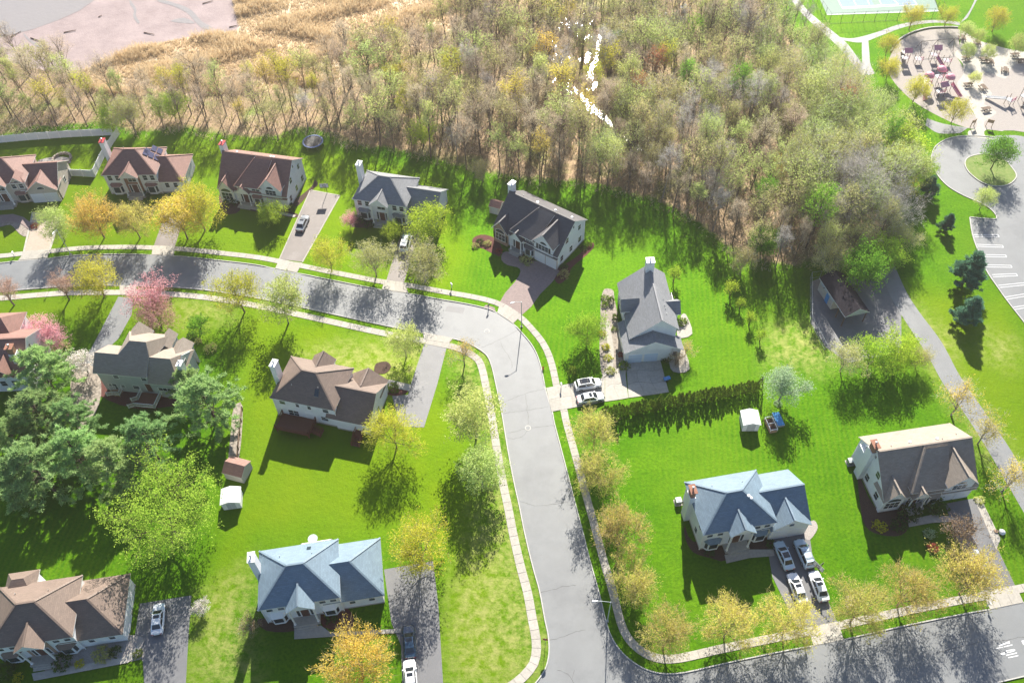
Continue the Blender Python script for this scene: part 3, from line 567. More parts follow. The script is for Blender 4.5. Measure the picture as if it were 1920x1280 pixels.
ROT = {'f': 0, 'r': math.pi / 2, 'b': math.pi, 'l': -math.pi / 2}
def window(root, side, u, pos, z, w=.9, h=1.4, style='sash', name='window'):
    """side f/r/b/l; pos is the wall plane, u the place along it"""
    f, p = window_meshes(w, h, style)
    xy = (u, pos) if side in 'fb' else (pos, u)
    o = link(name, f, root, (xy[0], xy[1], z), ROT[side]); link('pane', p, o); return o
def shutters(root, side, u, pos, z, w, h, mat):
    for s in (-1, 1):
        mb = MB().box(-.2, .2, -.05, .0, 0, h); xy = (u + s * (w / 2 + .32), pos) if side in 'fb' else (pos, u + s * (w / 2 + .32))
        build('shutter', mb, mat, root, loc=(xy[0], xy[1], z), rz=ROT[side])
def fan_window(root, side, u, pos, z, w=1.6):
    n = 10; ring = [(w / 2 * math.cos(math.pi * k / n), w / 2 * .75 * math.sin(math.pi * k / n)) for k in range(n + 1)]
    f = MB(); q = [(x * 1.12, -.05, y * 1.12 - .03) for x, y in ring] + [(x * 1.12, .01, y * 1.12 - .03) for x, y in ring]; k = n + 1
    f.add(q, [tuple(range(k)), tuple(range(2 * k - 1, k - 1, -1))] + [(i, i + k, (i + 1) % k + k, (i + 1) % k) for i in range(k)])
    g = MB(); g.poly([(x, -.055, y) for x, y in ring])
    xy = (u, pos) if side in 'fb' else (pos, u)
    o = build('fan_window', f, M['trim'], root, loc=(xy[0], xy[1], z), rz=ROT[side]); build('pane', g, M['glass'], o); return o
_cache = {}
def door(root, side, u, pos, z, mat='door', w=1.0, h=2.1, name='front_door'):
    k = ('d', mat, w, h)
    if k not in _cache:
        f = MB().box(-w / 2 - .12, w / 2 + .12, -.05, .01, 0, h + .12, 0).box(-w / 2, w / 2, -.075, .0, 0.01, h, 1)
        hd = MB().box(w / 2 - .16, w / 2 - .1, -.13, -.08, .95, 1.1)
        _cache[k] = (f.mesh(name, [M['trim'], M[mat]]), hd.mesh('handle', [M['steel']]))
    xy = (u, pos) if side in 'fb' else (pos, u); o = link(name, _cache[k][0], root, (xy[0], xy[1], z), ROT[side]); link('handle', _cache[k][1], o)
def garage_door(root, side, u, pos, w=2.5, h=2.2, mat='white'):
    k = ('g', w, h, mat)
    if k not in _cache:
        mb = MB(); mb.box(-w / 2 - .12, w / 2 + .12, -.03, .01, 0, h + .14)
        fr = mb.mesh('garage_door', [M['trim']]); pm = MB().box(-w / 2, w / 2, -.07, -.03, .012, h / 4 - .012).mesh('panel', [M[mat]]); _cache[k] = (fr, pm)
    xy = (u, pos) if side in 'fb' else (pos, u); o = link('garage_door', _cache[k][0], root, (xy[0], xy[1], .02), ROT[side])
    for i in range(4): link('panel', _cache[k][1], o, (0, 0, i * h / 4))
def gable_roof(mb, x0, x1, y0, y1, zr, yr, ze0, ze1, axis='x', t=.16):
    """two slopes; axis 'x': ridge along x at y=yr, eave heights ze0 at y0 and ze1 at y1"""
    if axis == 'x':
        mb.slab([(x0, y0, ze0), (x1, y0, ze0), (x1, yr, zr), (x0, yr, zr)], t); mb.slab([(x0, yr, zr), (x1, yr, zr), (x1, y1, ze1), (x0, y1, ze1)], t)
    else:
        mb.slab([(x0, y0, ze0), (yr, y0, zr), (yr, y1, zr), (x0, y1, ze0)], t); mb.slab([(yr, y0, zr), (x1, y0, ze1), (x1, y1, ze1), (yr, y1, zr)], t)
def hip_roof(mb, x0, x1, y0, y1, xa, xb, yr, ze, zr, t=.16, right=True):
    mb.slab([(x0, y0, ze), (x1, y0, ze), (xb, yr, zr), (xa, yr, zr)], t); mb.slab([(x1, y1, ze), (x0, y1, ze), (xa, yr, zr), (xb, yr, zr)], t)
    mb.slab([(x0, y1, ze), (x0, y0, ze), (xa, yr, zr)], t)
    if right: mb.slab([(x1, y0, ze), (x1, y1, ze), (xb, yr, zr)], t)
def ridge_cap(mb, p0, p1): mb.bar((p0[0], p0[1], p0[2] + .02), (p1[0], p1[1], p1[2] + .02), .26, .07, 0)
def gable_wall(mb, pts, th=.15, m=0, axis='y', sgn=1):
    """upright wall polygon given as (u,z) pairs at a plane"""
    pass
def wall_x(mb, y, pts, th, m=0):      # polygon of (x,z) at plane y, thickness to +y (th may be negative)
    n = len(pts); q = [(x, y, z) for x, z in pts] + [(x, y + th, z) for x, z in pts]
    mb.add(q, [tuple(range(n)), tuple(range(2 * n - 1, n - 1, -1))] + [(i, i + n, (i + 1) % n + n, (i + 1) % n) for i in range(n)], m)
def wall_y(mb, x, pts, th, m=0):
    n = len(pts); q = [(x, y, z) for y, z in pts] + [(x + th, y, z) for y, z in pts]
    mb.add(q, [tuple(range(n)), tuple(range(2 * n - 1, n - 1, -1))] + [(i, i + n, (i + 1) % n + n, (i + 1) % n) for i in range(n)], m)
def chimney(root, x0, x1, y0, y1, z, mat, top=None, pipe=True, zb=0.0):
    mb = MB()
    if top: mb.box(x0, x1, y0, y1, zb, z - 1.5, 0); mb.box(x0 + .12, x1 - .12, y0 + .12, y1 - .12, z - 1.5, z, 1)
    else: mb.box(x0, x1, y0, y1, zb, z, 0)
    o = build('chimney', mb, [mat, M[top] if top else mat], root)
    build('cap', MB().box(x0 - .08, x1 + .08, y0 - .08, y1 + .08, z, z + .1), M['brick'] if top else M['redp'] if pipe == 'red' else M['trim'], o)
    cx, cy = (x0 + x1) / 2, (y0 + y1) / 2
    build('flue', MB().lathe([(.12, z + .1), (.12, z + .5), (.2, z + .52), (.2, z + .62), (.05, z + .68)], 8, (cx, cy)), M['steel'], o)
def bay(root, u, pos, z0, h, w, d, wallmat, roofmat, side='f'):
    """three-sided bay with its own little roof and three windows"""
    g = 1 if side == 'f' else -1; y = pos; yf = pos - d * g; a = d * .9
    P = [(u - w / 2, y), (u - w / 2 + a, yf), (u + w / 2 - a, yf), (u + w / 2, y)]
    b = build('bay_window', MB().prism(P, z0, z0 + h), wallmat, root)
    mb = MB(); e = .18; Q = [(u - w / 2 - e, y), (u - w / 2 + a - e * .4, yf - e * g), (u + w / 2 - a + e * .4, yf - e * g), (u + w / 2 + e, y)]
    zt = z0 + h; tp = [(u - w / 2 + .35, y, zt + .55), (u + w / 2 - .35, y, zt + .55)]
    R = [(*Q[0], zt), (*Q[1], zt), (*Q[2], zt), (*Q[3], zt)] + tp
    f = [(0, 1, 4), (1, 2, 5, 4), (2, 3, 5), (3, 2, 1, 0)]; mb.add(R, f if g > 0 else [tuple(reversed(k)) for k in f])
    build('bay_roof', mb, roofmat, b)
    wf = w - 2 * a
    pm = MB().box(u - wf / 2 + .12, u + wf / 2 - .12, yf - .03 * g if g > 0 else yf - .0, yf + .0 if g > 0 else yf + .03, z0 + .5, z0 + h - .25)
    build('pane', pm, M['glass'], b)
    for s in (-1, 1):
        A = np.array([u + s * w / 2, y]); B = np.array([u + s * (w / 2 - a), yf]); d0 = (B - A); q0, q1 = A + d0 * .25, A + d0 * .8; nrm = np.array([s * d, -a * g]); nrm = nrm / np.linalg.norm(nrm) * .03
        q0 = q0 + nrm; q1 = q1 + nrm; build('pane', MB().poly([(*q0, z0 + .5), (*q1, z0 + .5), (*q1, z0 + h - .25), (*q0, z0 + h - .25)]), M['glass'], b)
def steps(root, x0, x1, y, zt, n, side=-1, mat=None, tread=.32):
    mb = MB()
    for i in range(n): z = zt * (n - i) / (n + 1); a, b = y + side * tread * i, y + side * tread * (i + 1); mb.box(x0, x1, min(a, b), max(a, b), 0, z)
    build('porch_steps', mb, mat or M['conc'], root)
def railing(root, p0, p1, z0, h=.95, mat=None, name='railing', z1=None):
    """posts, two rails and single balusters"""
    mb = MB(); p0 = np.array(p0, float); p1 = np.array(p1, float); L = np.linalg.norm(p1 - p0); z1 = z0 if z1 is None else z1; n = max(1, int(L / .22))
    for p, z in ((p0, z0), (p1, z1)): mb.box(p[0] - .07, p[0] + .07, p[1] - .07, p[1] + .07, z, z + h + .12)
    for dz in (.12, h): mb.bar((*p0, z0 + dz), (*p1, z1 + dz), .09, .07)
    for i in range(1, n): p = p0 + (p1 - p0) * i / n; z = z0 + (z1 - z0) * i / n; mb.box(p[0] - .025, p[0] + .025, p[1] - .025, p[1] + .025, z + .12, z + h)
    build(name, mb, mat or M['trim'], root)
def deck(root, x0, x1, y0, y1, z, mat, rail, sides, rh=.95, stair=None):
    mb = MB().box(x0, x1, y0, y1, z - .22, z)
    for x in (x0 + .15, x1 - .15):
        for y in (y0 + .15, y1 - .15): mb.box(x - .08, x + .08, y - .08, y + .08, 0, z - .22)
    d = build('deck', mb, mat, root)
    for s in sides:
        a, b = {'f': ((x0, y0), (x1, y0)), 'b': ((x0, y1), (x1, y1)), 'l': ((x0, y0), (x0, y1)), 'r': ((x1, y0), (x1, y1))}[s]; railing(d, a, b, z, rh, rail)
    if stair:
        sx0, sx1, sy0, sy1, dr = stair; st = MB(); n = max(3, int(z / .19))
        for i in range(n):
            zz = z * (n - i) / (n + 1)
            if dr in 'lr':
                a = sx1 - (sx1 - sx0) * (i + 1) / n if dr == 'l' else sx0 + (sx1 - sx0) * i / n; st.box(a, a + (sx1 - sx0) / n, sy0, sy1, zz - .06, zz)
            else:
                a = sy1 - (sy1 - sy0) * (i + 1) / n if dr == 'f' else sy0 + (sy1 - sy0) * i / n; st.box(sx0, sx1, a, a + (sy1 - sy0) / n, zz - .06, zz)
        build('deck_stairs', st, mat, d)
        if dr in 'lr':
            for yy in (sy0, sy1): railing(d, ((sx1 if dr == 'l' else sx0), yy), ((sx0 if dr == 'l' else sx1), yy), z, rh, rail, z1=.1)
        else:
            for xx in (sx0, sx1): railing(d, (xx, (sy1 if dr == 'f' else sy0)), (xx, (sy0 if dr == 'f' else sy1)), z, rh, rail, z1=.1)
    return d
def roof_vent(root, x, y, z, kind='pipe'):
    if kind == 'pipe': mb = MB().lathe([(.05, z - .1), (.05, z + .35), (.0, z + .36)], 6, (x, y)); mt = M['steel']
    elif kind == 'mush': mb = MB().lathe([(.12, z - .1), (.12, z + .1), (.28, z + .12), (.22, z + .24), (.02, z + .28)], 10, (x, y)); mt = M['trim']
    else: mb = MB().box(x - .22, x + .22, y - .22, y + .22, z - .12, z + .14); mt = M['trim']
    build('roof_vent', mb, mt, root)
def downspout(root, x, y, z): build('downspout', MB().box(x - .05, x + .05, y - .05, y + .05, .1, z), M['trim'], root)
def hip_house(px, eave_z, ang_deg, label, garage='hip', roof='rgrey', wall='sid', face=1, chim=('white', None), brickfront=None, opts=(), garage_wall=None, door_col='door', short=0, chz=9.6):
    """two-storey hip-roofed house, two-storey front porch gable, one-storey garage wing at +x.
    px: pixel of the main near-left eave corner, face=-1 puts porch and garage doors on the far side"""
    e = .35; a = rad(ang_deg); c, s = math.cos(a), math.sin(a)
    p = at(px[0], px[1], eave_z); ox, oy = p[0] - (c * -e - s * -e), p[1] - (s * -e + c * -e)
    root = empty('house', (ox, oy, 0), a, label, 'house', 'family houses with lawns')
    W, D, ze, zr = 10.8, 8.4, 5.4, 8.6; gw, gd = (5.9 - short), 8.7; gx1 = W + gw
    yf = 0 if face > 0 else D; F = 'f' if face > 0 else 'b'; B = 'b' if face > 0 else 'f'; yb = D - yf
    gy0, gy1 = (.25, gd) if face > 0 else (D - gd, D - .25)
    RM, WM = M[roof], M[wall]; ge, gr = 3.2, 6.4
    wl = MB(); wl.box(0, W, 0, D, 0, ze - .02); wl.box(W - .05, gx1, gy0, gy1, 0, ge - .02)
    gm = (gy0 + gy1) / 2
    if garage != 'hip': wall_y(wl, gx1 - .16, [(gy0 + .02, ge - .03), (gy1 - .02, ge - .03), (gm, gr - .22)], .155)
    build('wall', wl, WM, root)
    build('foundation', MB().box(-.03, W + .03, -.03, D + .03, 0, .35).box(W, gx1 + .03, gy0 - .03, gy1 + .03, 0, .3), M['conc'], root)
    rf = MB(); hip_roof(rf, -e, W + e, -e, D + e, 4.2, 6.6, D / 2, ze, zr)
    ridge_cap(rf, (4.2, D / 2, zr), (6.6, D / 2, zr))
    for q in ((-e, -e), (-e, D + e)): ridge_cap(rf, (*q, ze), (4.2, D / 2, zr))
    for q in ((W + e, -e), (W + e, D + e)): ridge_cap(rf, (*q, ze), (6.6, D / 2, zr))
    ro = build('roof', rf, [RM, M['trim']], root)
    gf = MB()
    if garage == 'hip':
        xb = W + 1.9 - short * .4; hip_roof(gf, W - 2.5, gx1 + e, gy0 - e, gy1 + e, W - 1, xb, gm, ge, gr)
        for q in (gy0 - e, gy1 + e): ridge_cap(gf, (gx1 + e, q, ge), (xb, gm, gr))
    else:
        gable_roof(gf, W - 1.6, gx1 + .3, gy0 - e, gy1 + e, gr, gm, ge, ge); ridge_cap(gf, (W - 1, gm, gr), (gx1 + .3, gm, gr))
    # what would cut into the main block is hidden under the main roof
    build('garage_roof', gf, [RM, M['trim']], root)
    if garage == 'gable':
        x0, x1 = W - .1, gx1 - .1; xm = (x0 + x1) / 2; z1 = 5.7; y0 = yf - face * .75; y1 = yf + face * 3.2
        fm = MB(); sl = [(x0 - .3, ge), (xm, z1), (x1 + .3, ge)]
        Y0, Y1 = min(y0, y1), max(y0, y1); gable_roof(fm, x0 - .3, x1 + .3, Y0, Y1, z1, xm, ge, ge, 'y'); ridge_cap(fm, (xm, Y0, z1), (xm, Y1, z1))
        build('garage_gable_roof', fm, [RM, M['trim']], root)
        wm = MB(); yy = yf - face * .45
        wall_x(wm, min(yy, yy + face * .3), [(x0, 0), (x1, 0), (x1, ge - .1), (xm, z1 - .3), (x0, ge - .1)], .3); build('garage_front', wm, M[garage_wall or wall], root)
        for xx in (x0 + 1.55, x1 - 1.55): garage_door(root, F, xx, yy)
        if 'fan' in opts: fan_window(root, F, xm, yy, 3.5, 1.5)
        else: window(root, F, xm, yy, 3.5, .7, .7, 'one')
    else:
        for yy in (gy0 + 2.4, gy1 - 2.4): garage_door(root, 'r', yy, gx1, 2.6)
        for xx in (W + 1.5, W + 4.3 - short): window(root, F, xx, gy0 if face > 0 else gy1, 1.5, .8, 1.2)
    # porch: tall columns under a front gable
    px0, px1, zp = 3.6, 7.4, 7.15; pm = (px0 + px1) / 2; yp = yf - face * 1.45; yi = yf + face * 2.4
    pr = MB(); Y0, Y1 = min(yp, yi), max(yp, yi); gable_roof(pr, px0 - .1, px1 + .1, Y0, Y1, zp, pm, ze, ze, 'y'); ridge_cap(pr, (pm, Y0, zp), (pm, Y1, zp)); build('porch_roof', pr, [RM, M['trim']], root)
    pg = MB(); yg = yp + face * .3; wall_x(pg, min(yg, yg + face * .12), [(px0 + .1, ze - .25), (px1 - .1, ze - .25), (px1 - .25, ze - .05), (pm, zp - .3), (px0 + .25, ze - .05)], .12); build('porch_gable', pg, WM, root)
    for xx in (px0 + .25, px1 - .25): build('porch_column', MB().lathe([(.2, .5), (.2, .65), (.14, .7), (.13, ze - .45), (.19, ze - .4), (.19, ze - .25)], 10, (xx, yp + face * .36)), M['trim'], root)
    build('porch_floor', MB().box(px0, px1, min(yf, yp), max(yf, yp), 0, .5), M['conc'], root); steps(root, px0 + .4, px1 - .4, yp, .5, 2, -face)
    if brickfront: build('entry_wall', MB().box(px0 + .2, px1 - .2, min(yf, yf - face * .06), max(yf, yf - face * .06), .5, ze - .05), M[brickfront], root)
    yw = yf - face * (.06 if brickfront else 0)
    door(root, F, pm, yw, .5, door_col, 1.1); window(root, F, pm, yw, 3.4, 1.6, 1.3, 'grid')
    for xx in (pm - .95, pm + .95): window(root, F, xx, yw, .6, .4, 2.0, 'one')
    for xx in (1.0, 2.6, 8.4, 9.9): window(root, F, xx, yf, 3.75, .85, 1.25)
    for xx in (1.75, 9.1): bay(root, xx, yf, .35, 2.2, 2.6, .6, WM, M['trim'] if 'baywhite' in opts else RM, F)
    # back and sides
    for xx, w_ in ((1.5, 1.0), (4.2, .6), (6.3, .6), (9.2, 1.0)): window(root, B, xx, yb, 3.8, w_, 1.2)
    window(root, B, 3.0, yb, 1.0, 1.8, 1.4, 'grid'); window(root, B, 8.6, yb, 1.3, 1.2, 1.0, 'grid'); door(root, B, 6.2, yb, .35, 'white', 1.8, 2.1, 'patio_door')
    for yy in (1.6, 6.9): window(root, 'l', yy, 0, 3.8, .8, 1.2)
    window(root, 'l', 2.4, 0, 1.1, .8, 1.3)
    if garage != 'hip': window(root, 'r', gm, gx1, 1.2, .8, 1.2)
    yc = 5.0 if face > 0 else 3.0
    if chim: chimney(root, -.85, .05, yc, yc + 1.5, chz, M[chim[0]], chim[1], 'red' if 'redcap' in opts else True)
    for q in ((3.0, D / 2 + 2.3 * face, 7.0), (7.6, D / 2 + 2 * face, 7.15)): roof_vent(root, *q)
    for q in ((-.06, -.06), (W + .06, -.06)): downspout(root, *q, ze - .1)
    return root, dict(W=W, D=D, yf=yf, yb=yb, gx1=gx1, gy0=gy0, gy1=gy1, gm=gm, F=F, B=B, face=face)

def gable_house(px, zpx, ang_deg, label, roof='rbrown', wall='sid', front='sid', chim=('white', None), opts=(), ch=1.3):
    """wide gabled house: small gabled room at the left, gabled entry, hipped middle bay and gabled two-car garage.
    px is the pixel of the left ridge end at height zpx"""
    a = rad(ang_deg); p = at(px[0], px[1], zpx)
    root = empty('house', (p[0], p[1], 0), a, label, 'house', 'family houses with lawns')
    RM, WM, FM = M[roof], M[wall], M[front]; X0, X1, YF, YB = -1.5, 13.3, -5.4, 4.4; zr = zpx
    sl = (zr - 3.6) / 5.9
    wl = MB(); wl.box(X0, X1, YF + .0, YB, 0, 3.5)
    for x in (X0, X1 - .15): wall_y(wl, x, [(YF + .01, 3.45), (YB - .01, 3.45), (YB - .01, 5.45), (0, zr - .25), (YF + .01, 3.75)], .15)
    wl.box(X0 + .15, X1 - .15, YB - .2, YB, 3.45, 5.4)
    build('wall', wl, WM, root); build('foundation', MB().box(X0 - .03, X1 + .03, YF - .03, YB + .03, 0, .3), M['conc'], root)
    rf = MB(); gable_roof(rf, X0 - .3, X1 + .3, -5.9, 4.75, zr, 0, 3.6, 5.4); ridge_cap(rf, (X0 - .3, 0, zr), (X1 + .3, 0, zr)); build('roof', rf, [RM, M['trim']], root)
    # left room gable
    g = MB(); gable_roof(g, -1.95, 2.05, -6.2, -2.6, 6.0, .05, 3.45, 3.45, 'y'); ridge_cap(g, (.05, -6.2, 6.0), (.05, -2.6, 6.0)); build('room_roof', g, [RM, M['trim']], root)
    w_ = MB(); wall_x(w_, -5.9, [(-1.6, 0), (1.7, 0), (1.7, 3.5), (.05, 5.7), (-1.6, 3.5)], .6); build('room_wall', w_, FM, root)
    window(root, 'f', .05, -5.9, 1.0, 2.3, 1.7, 'grid'); fan_window(root, 'f', .05, -5.9, 3.0, 2.2)
    if 'shut' in opts: shutters(root, 'f', .05, -5.9, 1.0, 2.3, 1.7, M['black'])
    # entry gable on posts
    g = MB(); gable_roof(g, 2.5, 5.6, -6.5, -3.2, 5.35, 4.05, 3.7, 3.7, 'y'); ridge_cap(g, (4.05, -6.5, 5.35), (4.05, -3.2, 5.35)); build('porch_roof', g, [RM, M['trim']], root)
    w_ = MB(); wall_x(w_, -6.35, [(2.75, 3.45), (5.35, 3.45), (5.3, 3.7), (4.05, 5.1), (2.8, 3.7)], .12); build('porch_gable', w_, M['trim'], root)
    for x in (2.85, 5.2): build('porch_column', MB().lathe([(.16, .4), (.16, .55), (.11, .6), (.1, 3.3), (.15, 3.45)], 8, (x, -6.25)), M['trim'], root)
    build('porch_floor', MB().box(2.5, 5.6, -6.6, -5.4, 0, .4), M['conc'], root); steps(root, 2.9, 5.2, -6.6, .4, 2, -1)
    door(root, 'f', 4.05, YF, .4, 'door', 1.1); window(root, 'f', 3.1, YF, .5, .35, 1.9, 'one'); window(root, 'f', 5.0, YF, .5, .35, 1.9, 'one')
    # hipped middle bay, two storeys
    mb = MB(); zc = zr - .08
    me_ = zr - 3.75; mb.slab([(2.3, -5.95, me_), (8.4, -5.95, me_), (9.4, -.75, zc), (5.6, -.75, zc)], .16); mb.slab([(2.3, -2.6, me_), (2.3, -5.95, me_), (5.6, -.75, zc), (5.6, .0, zc)], .16)
    ridge_cap(mb, (2.3, -5.95, me_), (5.6, -.75, zc)); build('middle_roof', mb, [RM, M['trim']], root)
    build('middle_wall', MB().box(2.6, 8.1, -5.55, -3.5, 3.0, me_ - .1), FM if 'brickmid' in opts else WM, root)
    window(root, 'f', 6.8, -5.55, 3.4, 1.7, 1.15, 'grid')
    if 'shut' in opts: shutters(root, 'f', 6.8, -5.55, 3.4, 1.7, 1.15, M['black'])
    bay(root, 6.8, -5.5, .3, 2.2, 2.4, .6, WM, M['rchar'] if roof == 'rchar' else RM)
    # garage gable
    g = MB(); gable_roof(g, 7.75, 12.75, -6.25, -.4, zr - .6, 10.25, 5.3, 5.3, 'y'); ridge_cap(g, (10.25, -6.25, zr - .6), (10.25, -.5, zr - .6)); build('garage_roof', g, [RM, M['trim']], root)
    w_ = MB(); wall_x(w_, -5.8, [(8.05, 2.75), (12.45, 2.75), (12.45, 5.3), (10.25, zr - .9), (8.05, 5.3)], .15); w_.box(8.05, 8.2, -5.65, -3.0, 2.75, 5.3); w_.box(12.3, 12.45, -5.65, -3.0, 2.75, 5.3); build('garage_gable', w_, WM, root)
    build('garage_front', MB().box(7.95, 13.35, -5.62, -5.4, 0, 2.95), FM, root)
    for x in (9.35, 12.0): garage_door(root, 'f', x, -5.62, 2.3)
    window(root, 'f', 10.25, -5.8, 3.7, 2.2, 1.2, 'grid'); fan_window(root, 'f', 10.25, -5.8, 5.3, 1.5)
    if 'shut' in opts: shutters(root, 'f', 10.25, -5.8, 3.7, 2.2, 1.2, M['black'])
    eave = MB(); eave.slab([(7.9, -6.0, 2.95), (13.6, -6.0, 2.95), (13.6, -5.6, 3.2), (7.9, -5.6, 3.2)], .1); build('garage_eave', eave, [RM, M['trim']], root)
    # sides and back
    for y, z, w, h in ((-3.9, 1.0, 1.0, 1.4), (-.6, 1.0, 1.0, 1.4), (2.6, 1.0, 1.0, 1.4), (-2.2, 4.4, 1.0, 1.3), (2.2, 4.6, .9, 1.2), (0, 6.6, .5, .6)): window(root, 'l', y, X0, z, w, h); window(root, 'r', y, X1, z, w, h)
    for x in (.5, 3.4, 8.2, 11.4): window(root, 'b', x, YB, 3.9, 1.0, 1.2); window(root, 'b', x, YB, 1.1, 1.2, 1.3)
    door(root, 'b', 5.8, YB, .4, 'white', 1.8, 2.1, 'patio_door')
    if chim: chimney(root, X0 - .8, X0 + .1, .2, 1.7, zr + ch, M[chim[0]], chim[1], 'red' if 'redcap' in opts else True)
    for q in ((1.0, .9, zr - .6), (4.2, 1.1, zr - .75), (8.5, .9, zr - .6), (9.2, .7, zr - .5), (12.0, 1.4, zr - 1)): roof_vent(root, *q, random.choice(['pipe', 'box', 'mush']))
    downspout(root, X0 - .05, YF - .05, 3.4); downspout(root, X1 + .05, YF - .05, 2.9)
    return root

# ---- A to M, one after another
r, d = hip_house((45.3, 343.6), 5.4, 4, 'beige house with maroon-brown roof at the left edge, below the long white fence', 'gable', 'rbrown', 'stucco', chim=None, opts=('fan', 'redcap'))
r.location = tuple(np.array(r.location) + np.array([-11.45, -.6, 0]))
g = MB(); gable_roof(g, 8.0, 10.9, -.55, 2.2, 7.0, 9.4, 5.45, 5.45, 'y'); build('front_gable', g, [M['rbrown'], M['trim']], r)
w_ = MB(); wall_x(w_, -.2, [(8.2, 4.9), (10.6, 4.9), (10.6, 5.5), (9.4, 6.7), (8.2, 5.5)], .2); build('front_gable_wall', w_, M['stucco'], r); fan_window(r, 'f', 9.4, -.2, 5.35, 1.1)
r, d = hip_house((189.5, 329), 5.4, -1, 'maroon-roofed house with solar panels and a tall white chimney, behind the orange maples', 'hip', 'rbrown', 'sid', brickfront='brick', opts=('redcap',), short=1.0)
for (x, y), n in (((8.5, 5.0), 1), ((9.3, 4.4), 3), ((9.8, 6.6), 2)):
    # panels lie on the right-hand hip slope
    o = empty('solar_array', (0, 0, 0)); o.parent = r
    n_ = np.array([3.2 / math.hypot(3.2, 4.55), 0, 4.55 / math.hypot(3.2, 4.55)])
    for i in range(n):
        xx = x + .95 * (i - (n - 1) / 2) ; z = 8.6 - (xx - 6.6) * (3.2 / 4.55); t_ = np.array([4.55, 0, -3.2]) / math.hypot(3.2, 4.55)
        c0 = np.array([xx, y, z]) + n_ * .16; P = [c0 + t_ * a + np.array([0, b, 0]) for a, b in ((-.5, -.8), (.5, -.8), (.5, .8), (-.5, .8))]
        mb = MB().slab(P, .06, 0, 1); build('solar_panel', mb, [M['solar'], M['steel']], o)
gable_house((431.5, 285), 8.7, -13, 'white house with broad brown gabled roof beside the asphalt drive with the basketball hoop', 'rbrown', 'sid', 'sid', opts=('redcap',))
r, d = hip_house((660, 373), 5.4, -14.3, 'blue-grey hip-roofed house with white chimney, behind the round green trees', 'gable0', 'rgrey2', 'sid', opts=())
gable_house((969, 364.5), 8.6, -36.3, 'white and tan brick house with charcoal roof beside the paver drive at the bend', 'rchar', 'sid', 'brickt', opts=('shut', 'brickmid'))
r = bpy.context.scene.objects[-1]
r, d = hip_house((505.5, 745.7), 5.4, -14.8, 'white house with brown hip roof seen from behind, with a red-brown deck', 'gable', 'rbrownd', 'sid', face=-1)
deck(r, .9, 6.9, -3.3, -.05, 1.0, M['deck'], M['deck'], 'flr', .9, (6.9, 8.6, -2.6, -1.4, 'r'))
deck(r, 14.2, 15.6, -1.6, -.02, .9, M['deck'], M['deck'], 'lr', .9, (14.2, 15.6, -3.0, -1.6, 'f'))
build('skylight', MB().slab([(7.2, 1.0, 6.49), (7.9, 1.0, 6.49), (7.9, 2.0, 7.19), (7.2, 2.0, 7.19)], .12), [M['glass'], M['steel']], r)
r, d = hip_house((-67.5, 1225), 5.4, 8, 'brown hip-roofed house in the bottom left corner beside the white car', 'hip', 'rbrownd', 'sid', chim=None, brickfront='brickt')
r.location = tuple(at(136, 1193.7, 5.4) - np.array([11.15 * math.cos(rad(8)) + .35 * math.sin(rad(8)), 11.15 * math.sin(rad(8)) - .35 * math.cos(rad(8)), 5.4]))
deck(r, 4.5, 8.8, 8.45, 10.4, .8, M['deckw'], M['deckw'], 'blr')
mb = MB(); hip_roof(mb, .2, 4.6, 6.5, 11.0, 1.6, 3.2, 9.2, 4.9, 6.3); build('back_room_roof', mb, [M['rbrownd'], M['trim']], r); build('back_room', MB().box(.5, 4.3, 8.3, 10.6, 0, 4.85), M['sid'], r)
r, d = hip_house((483, 1144.5), 5.4, 8.2, 'white house with pale grey hip roof at bottom centre, beside the dark asphalt drive', 'hip', 'rgrey', 'sid', opts=('baywhite',))
deck(r, 5.0, 9.6, 8.45, 10.8, .8, M['deckw'], M['trim'], 'blr'); build('skylight', MB().slab([(7.3, 7.9, 6.05), (6.7, 7.9, 6.05), (6.7, 7.2, 6.55), (7.3, 7.2, 6.55)], .1), [M['glass'], M['steel']], r)
tb = build('patio_table', MB().lathe([(.05, .8), (.05, 1.45), (.75, 1.47), (.75, 1.52)], 16), M['alu'], None, loc=tuple(at(587, 1011, 1.2) - np.array([0, 0, 1.2])), label='round white table on the deck behind the pale grey hip-roofed house', cat='table')
r, d = hip_house((1318.7, 1003.7), 5.4, 9.4, 'pale grey roofed house with red brick chimney top and cars before its garage', 'gable', 'rgrey', 'sid', chim=('white', 'brick'), opts=(), chz=8.4)
deck(r, 2.0, 5.6, 8.45, 10.6, .7, M['deckw'], M['deckw'], 'blr')
roof_vent(r, 7.4, 3.3, 8.0, 'mush'); roof_vent(r, 7.7, 3.0, 7.8, 'mush')
o = at(1643.6 + 2.2 * 10.2, 846.8 - 2.2 * 1.7, 9.0)
gable_house((1643.6 + 2.2 * 10.2, 846.8 - 2.2 * 1.7), 8.5, 8.2, 'white house with tan and dark brown gabled roof at the right, below the park path', 'rtaup', 'sid', 'sid', chim=('white', 'brick'), ch=.6)
r = [q for q in sc.objects if q.name.startswith('house') and q.type == 'EMPTY'][-1]
build('side_bay', MB().box(-2.2, -1.5, .2, 3.4, 1.2, 5.4), M['sid'], r)
# F: long gabled house with low garage wing towards the camera (local +x runs away from the camera)
a = 93.5; p = at(1241.7, 598.6, 8.6)
r = empty('house', (p[0], p[1], 0), rad(a), 'light grey roofed house seen end on, with the garage wing facing the concrete drive', 'house', 'family houses with lawns')
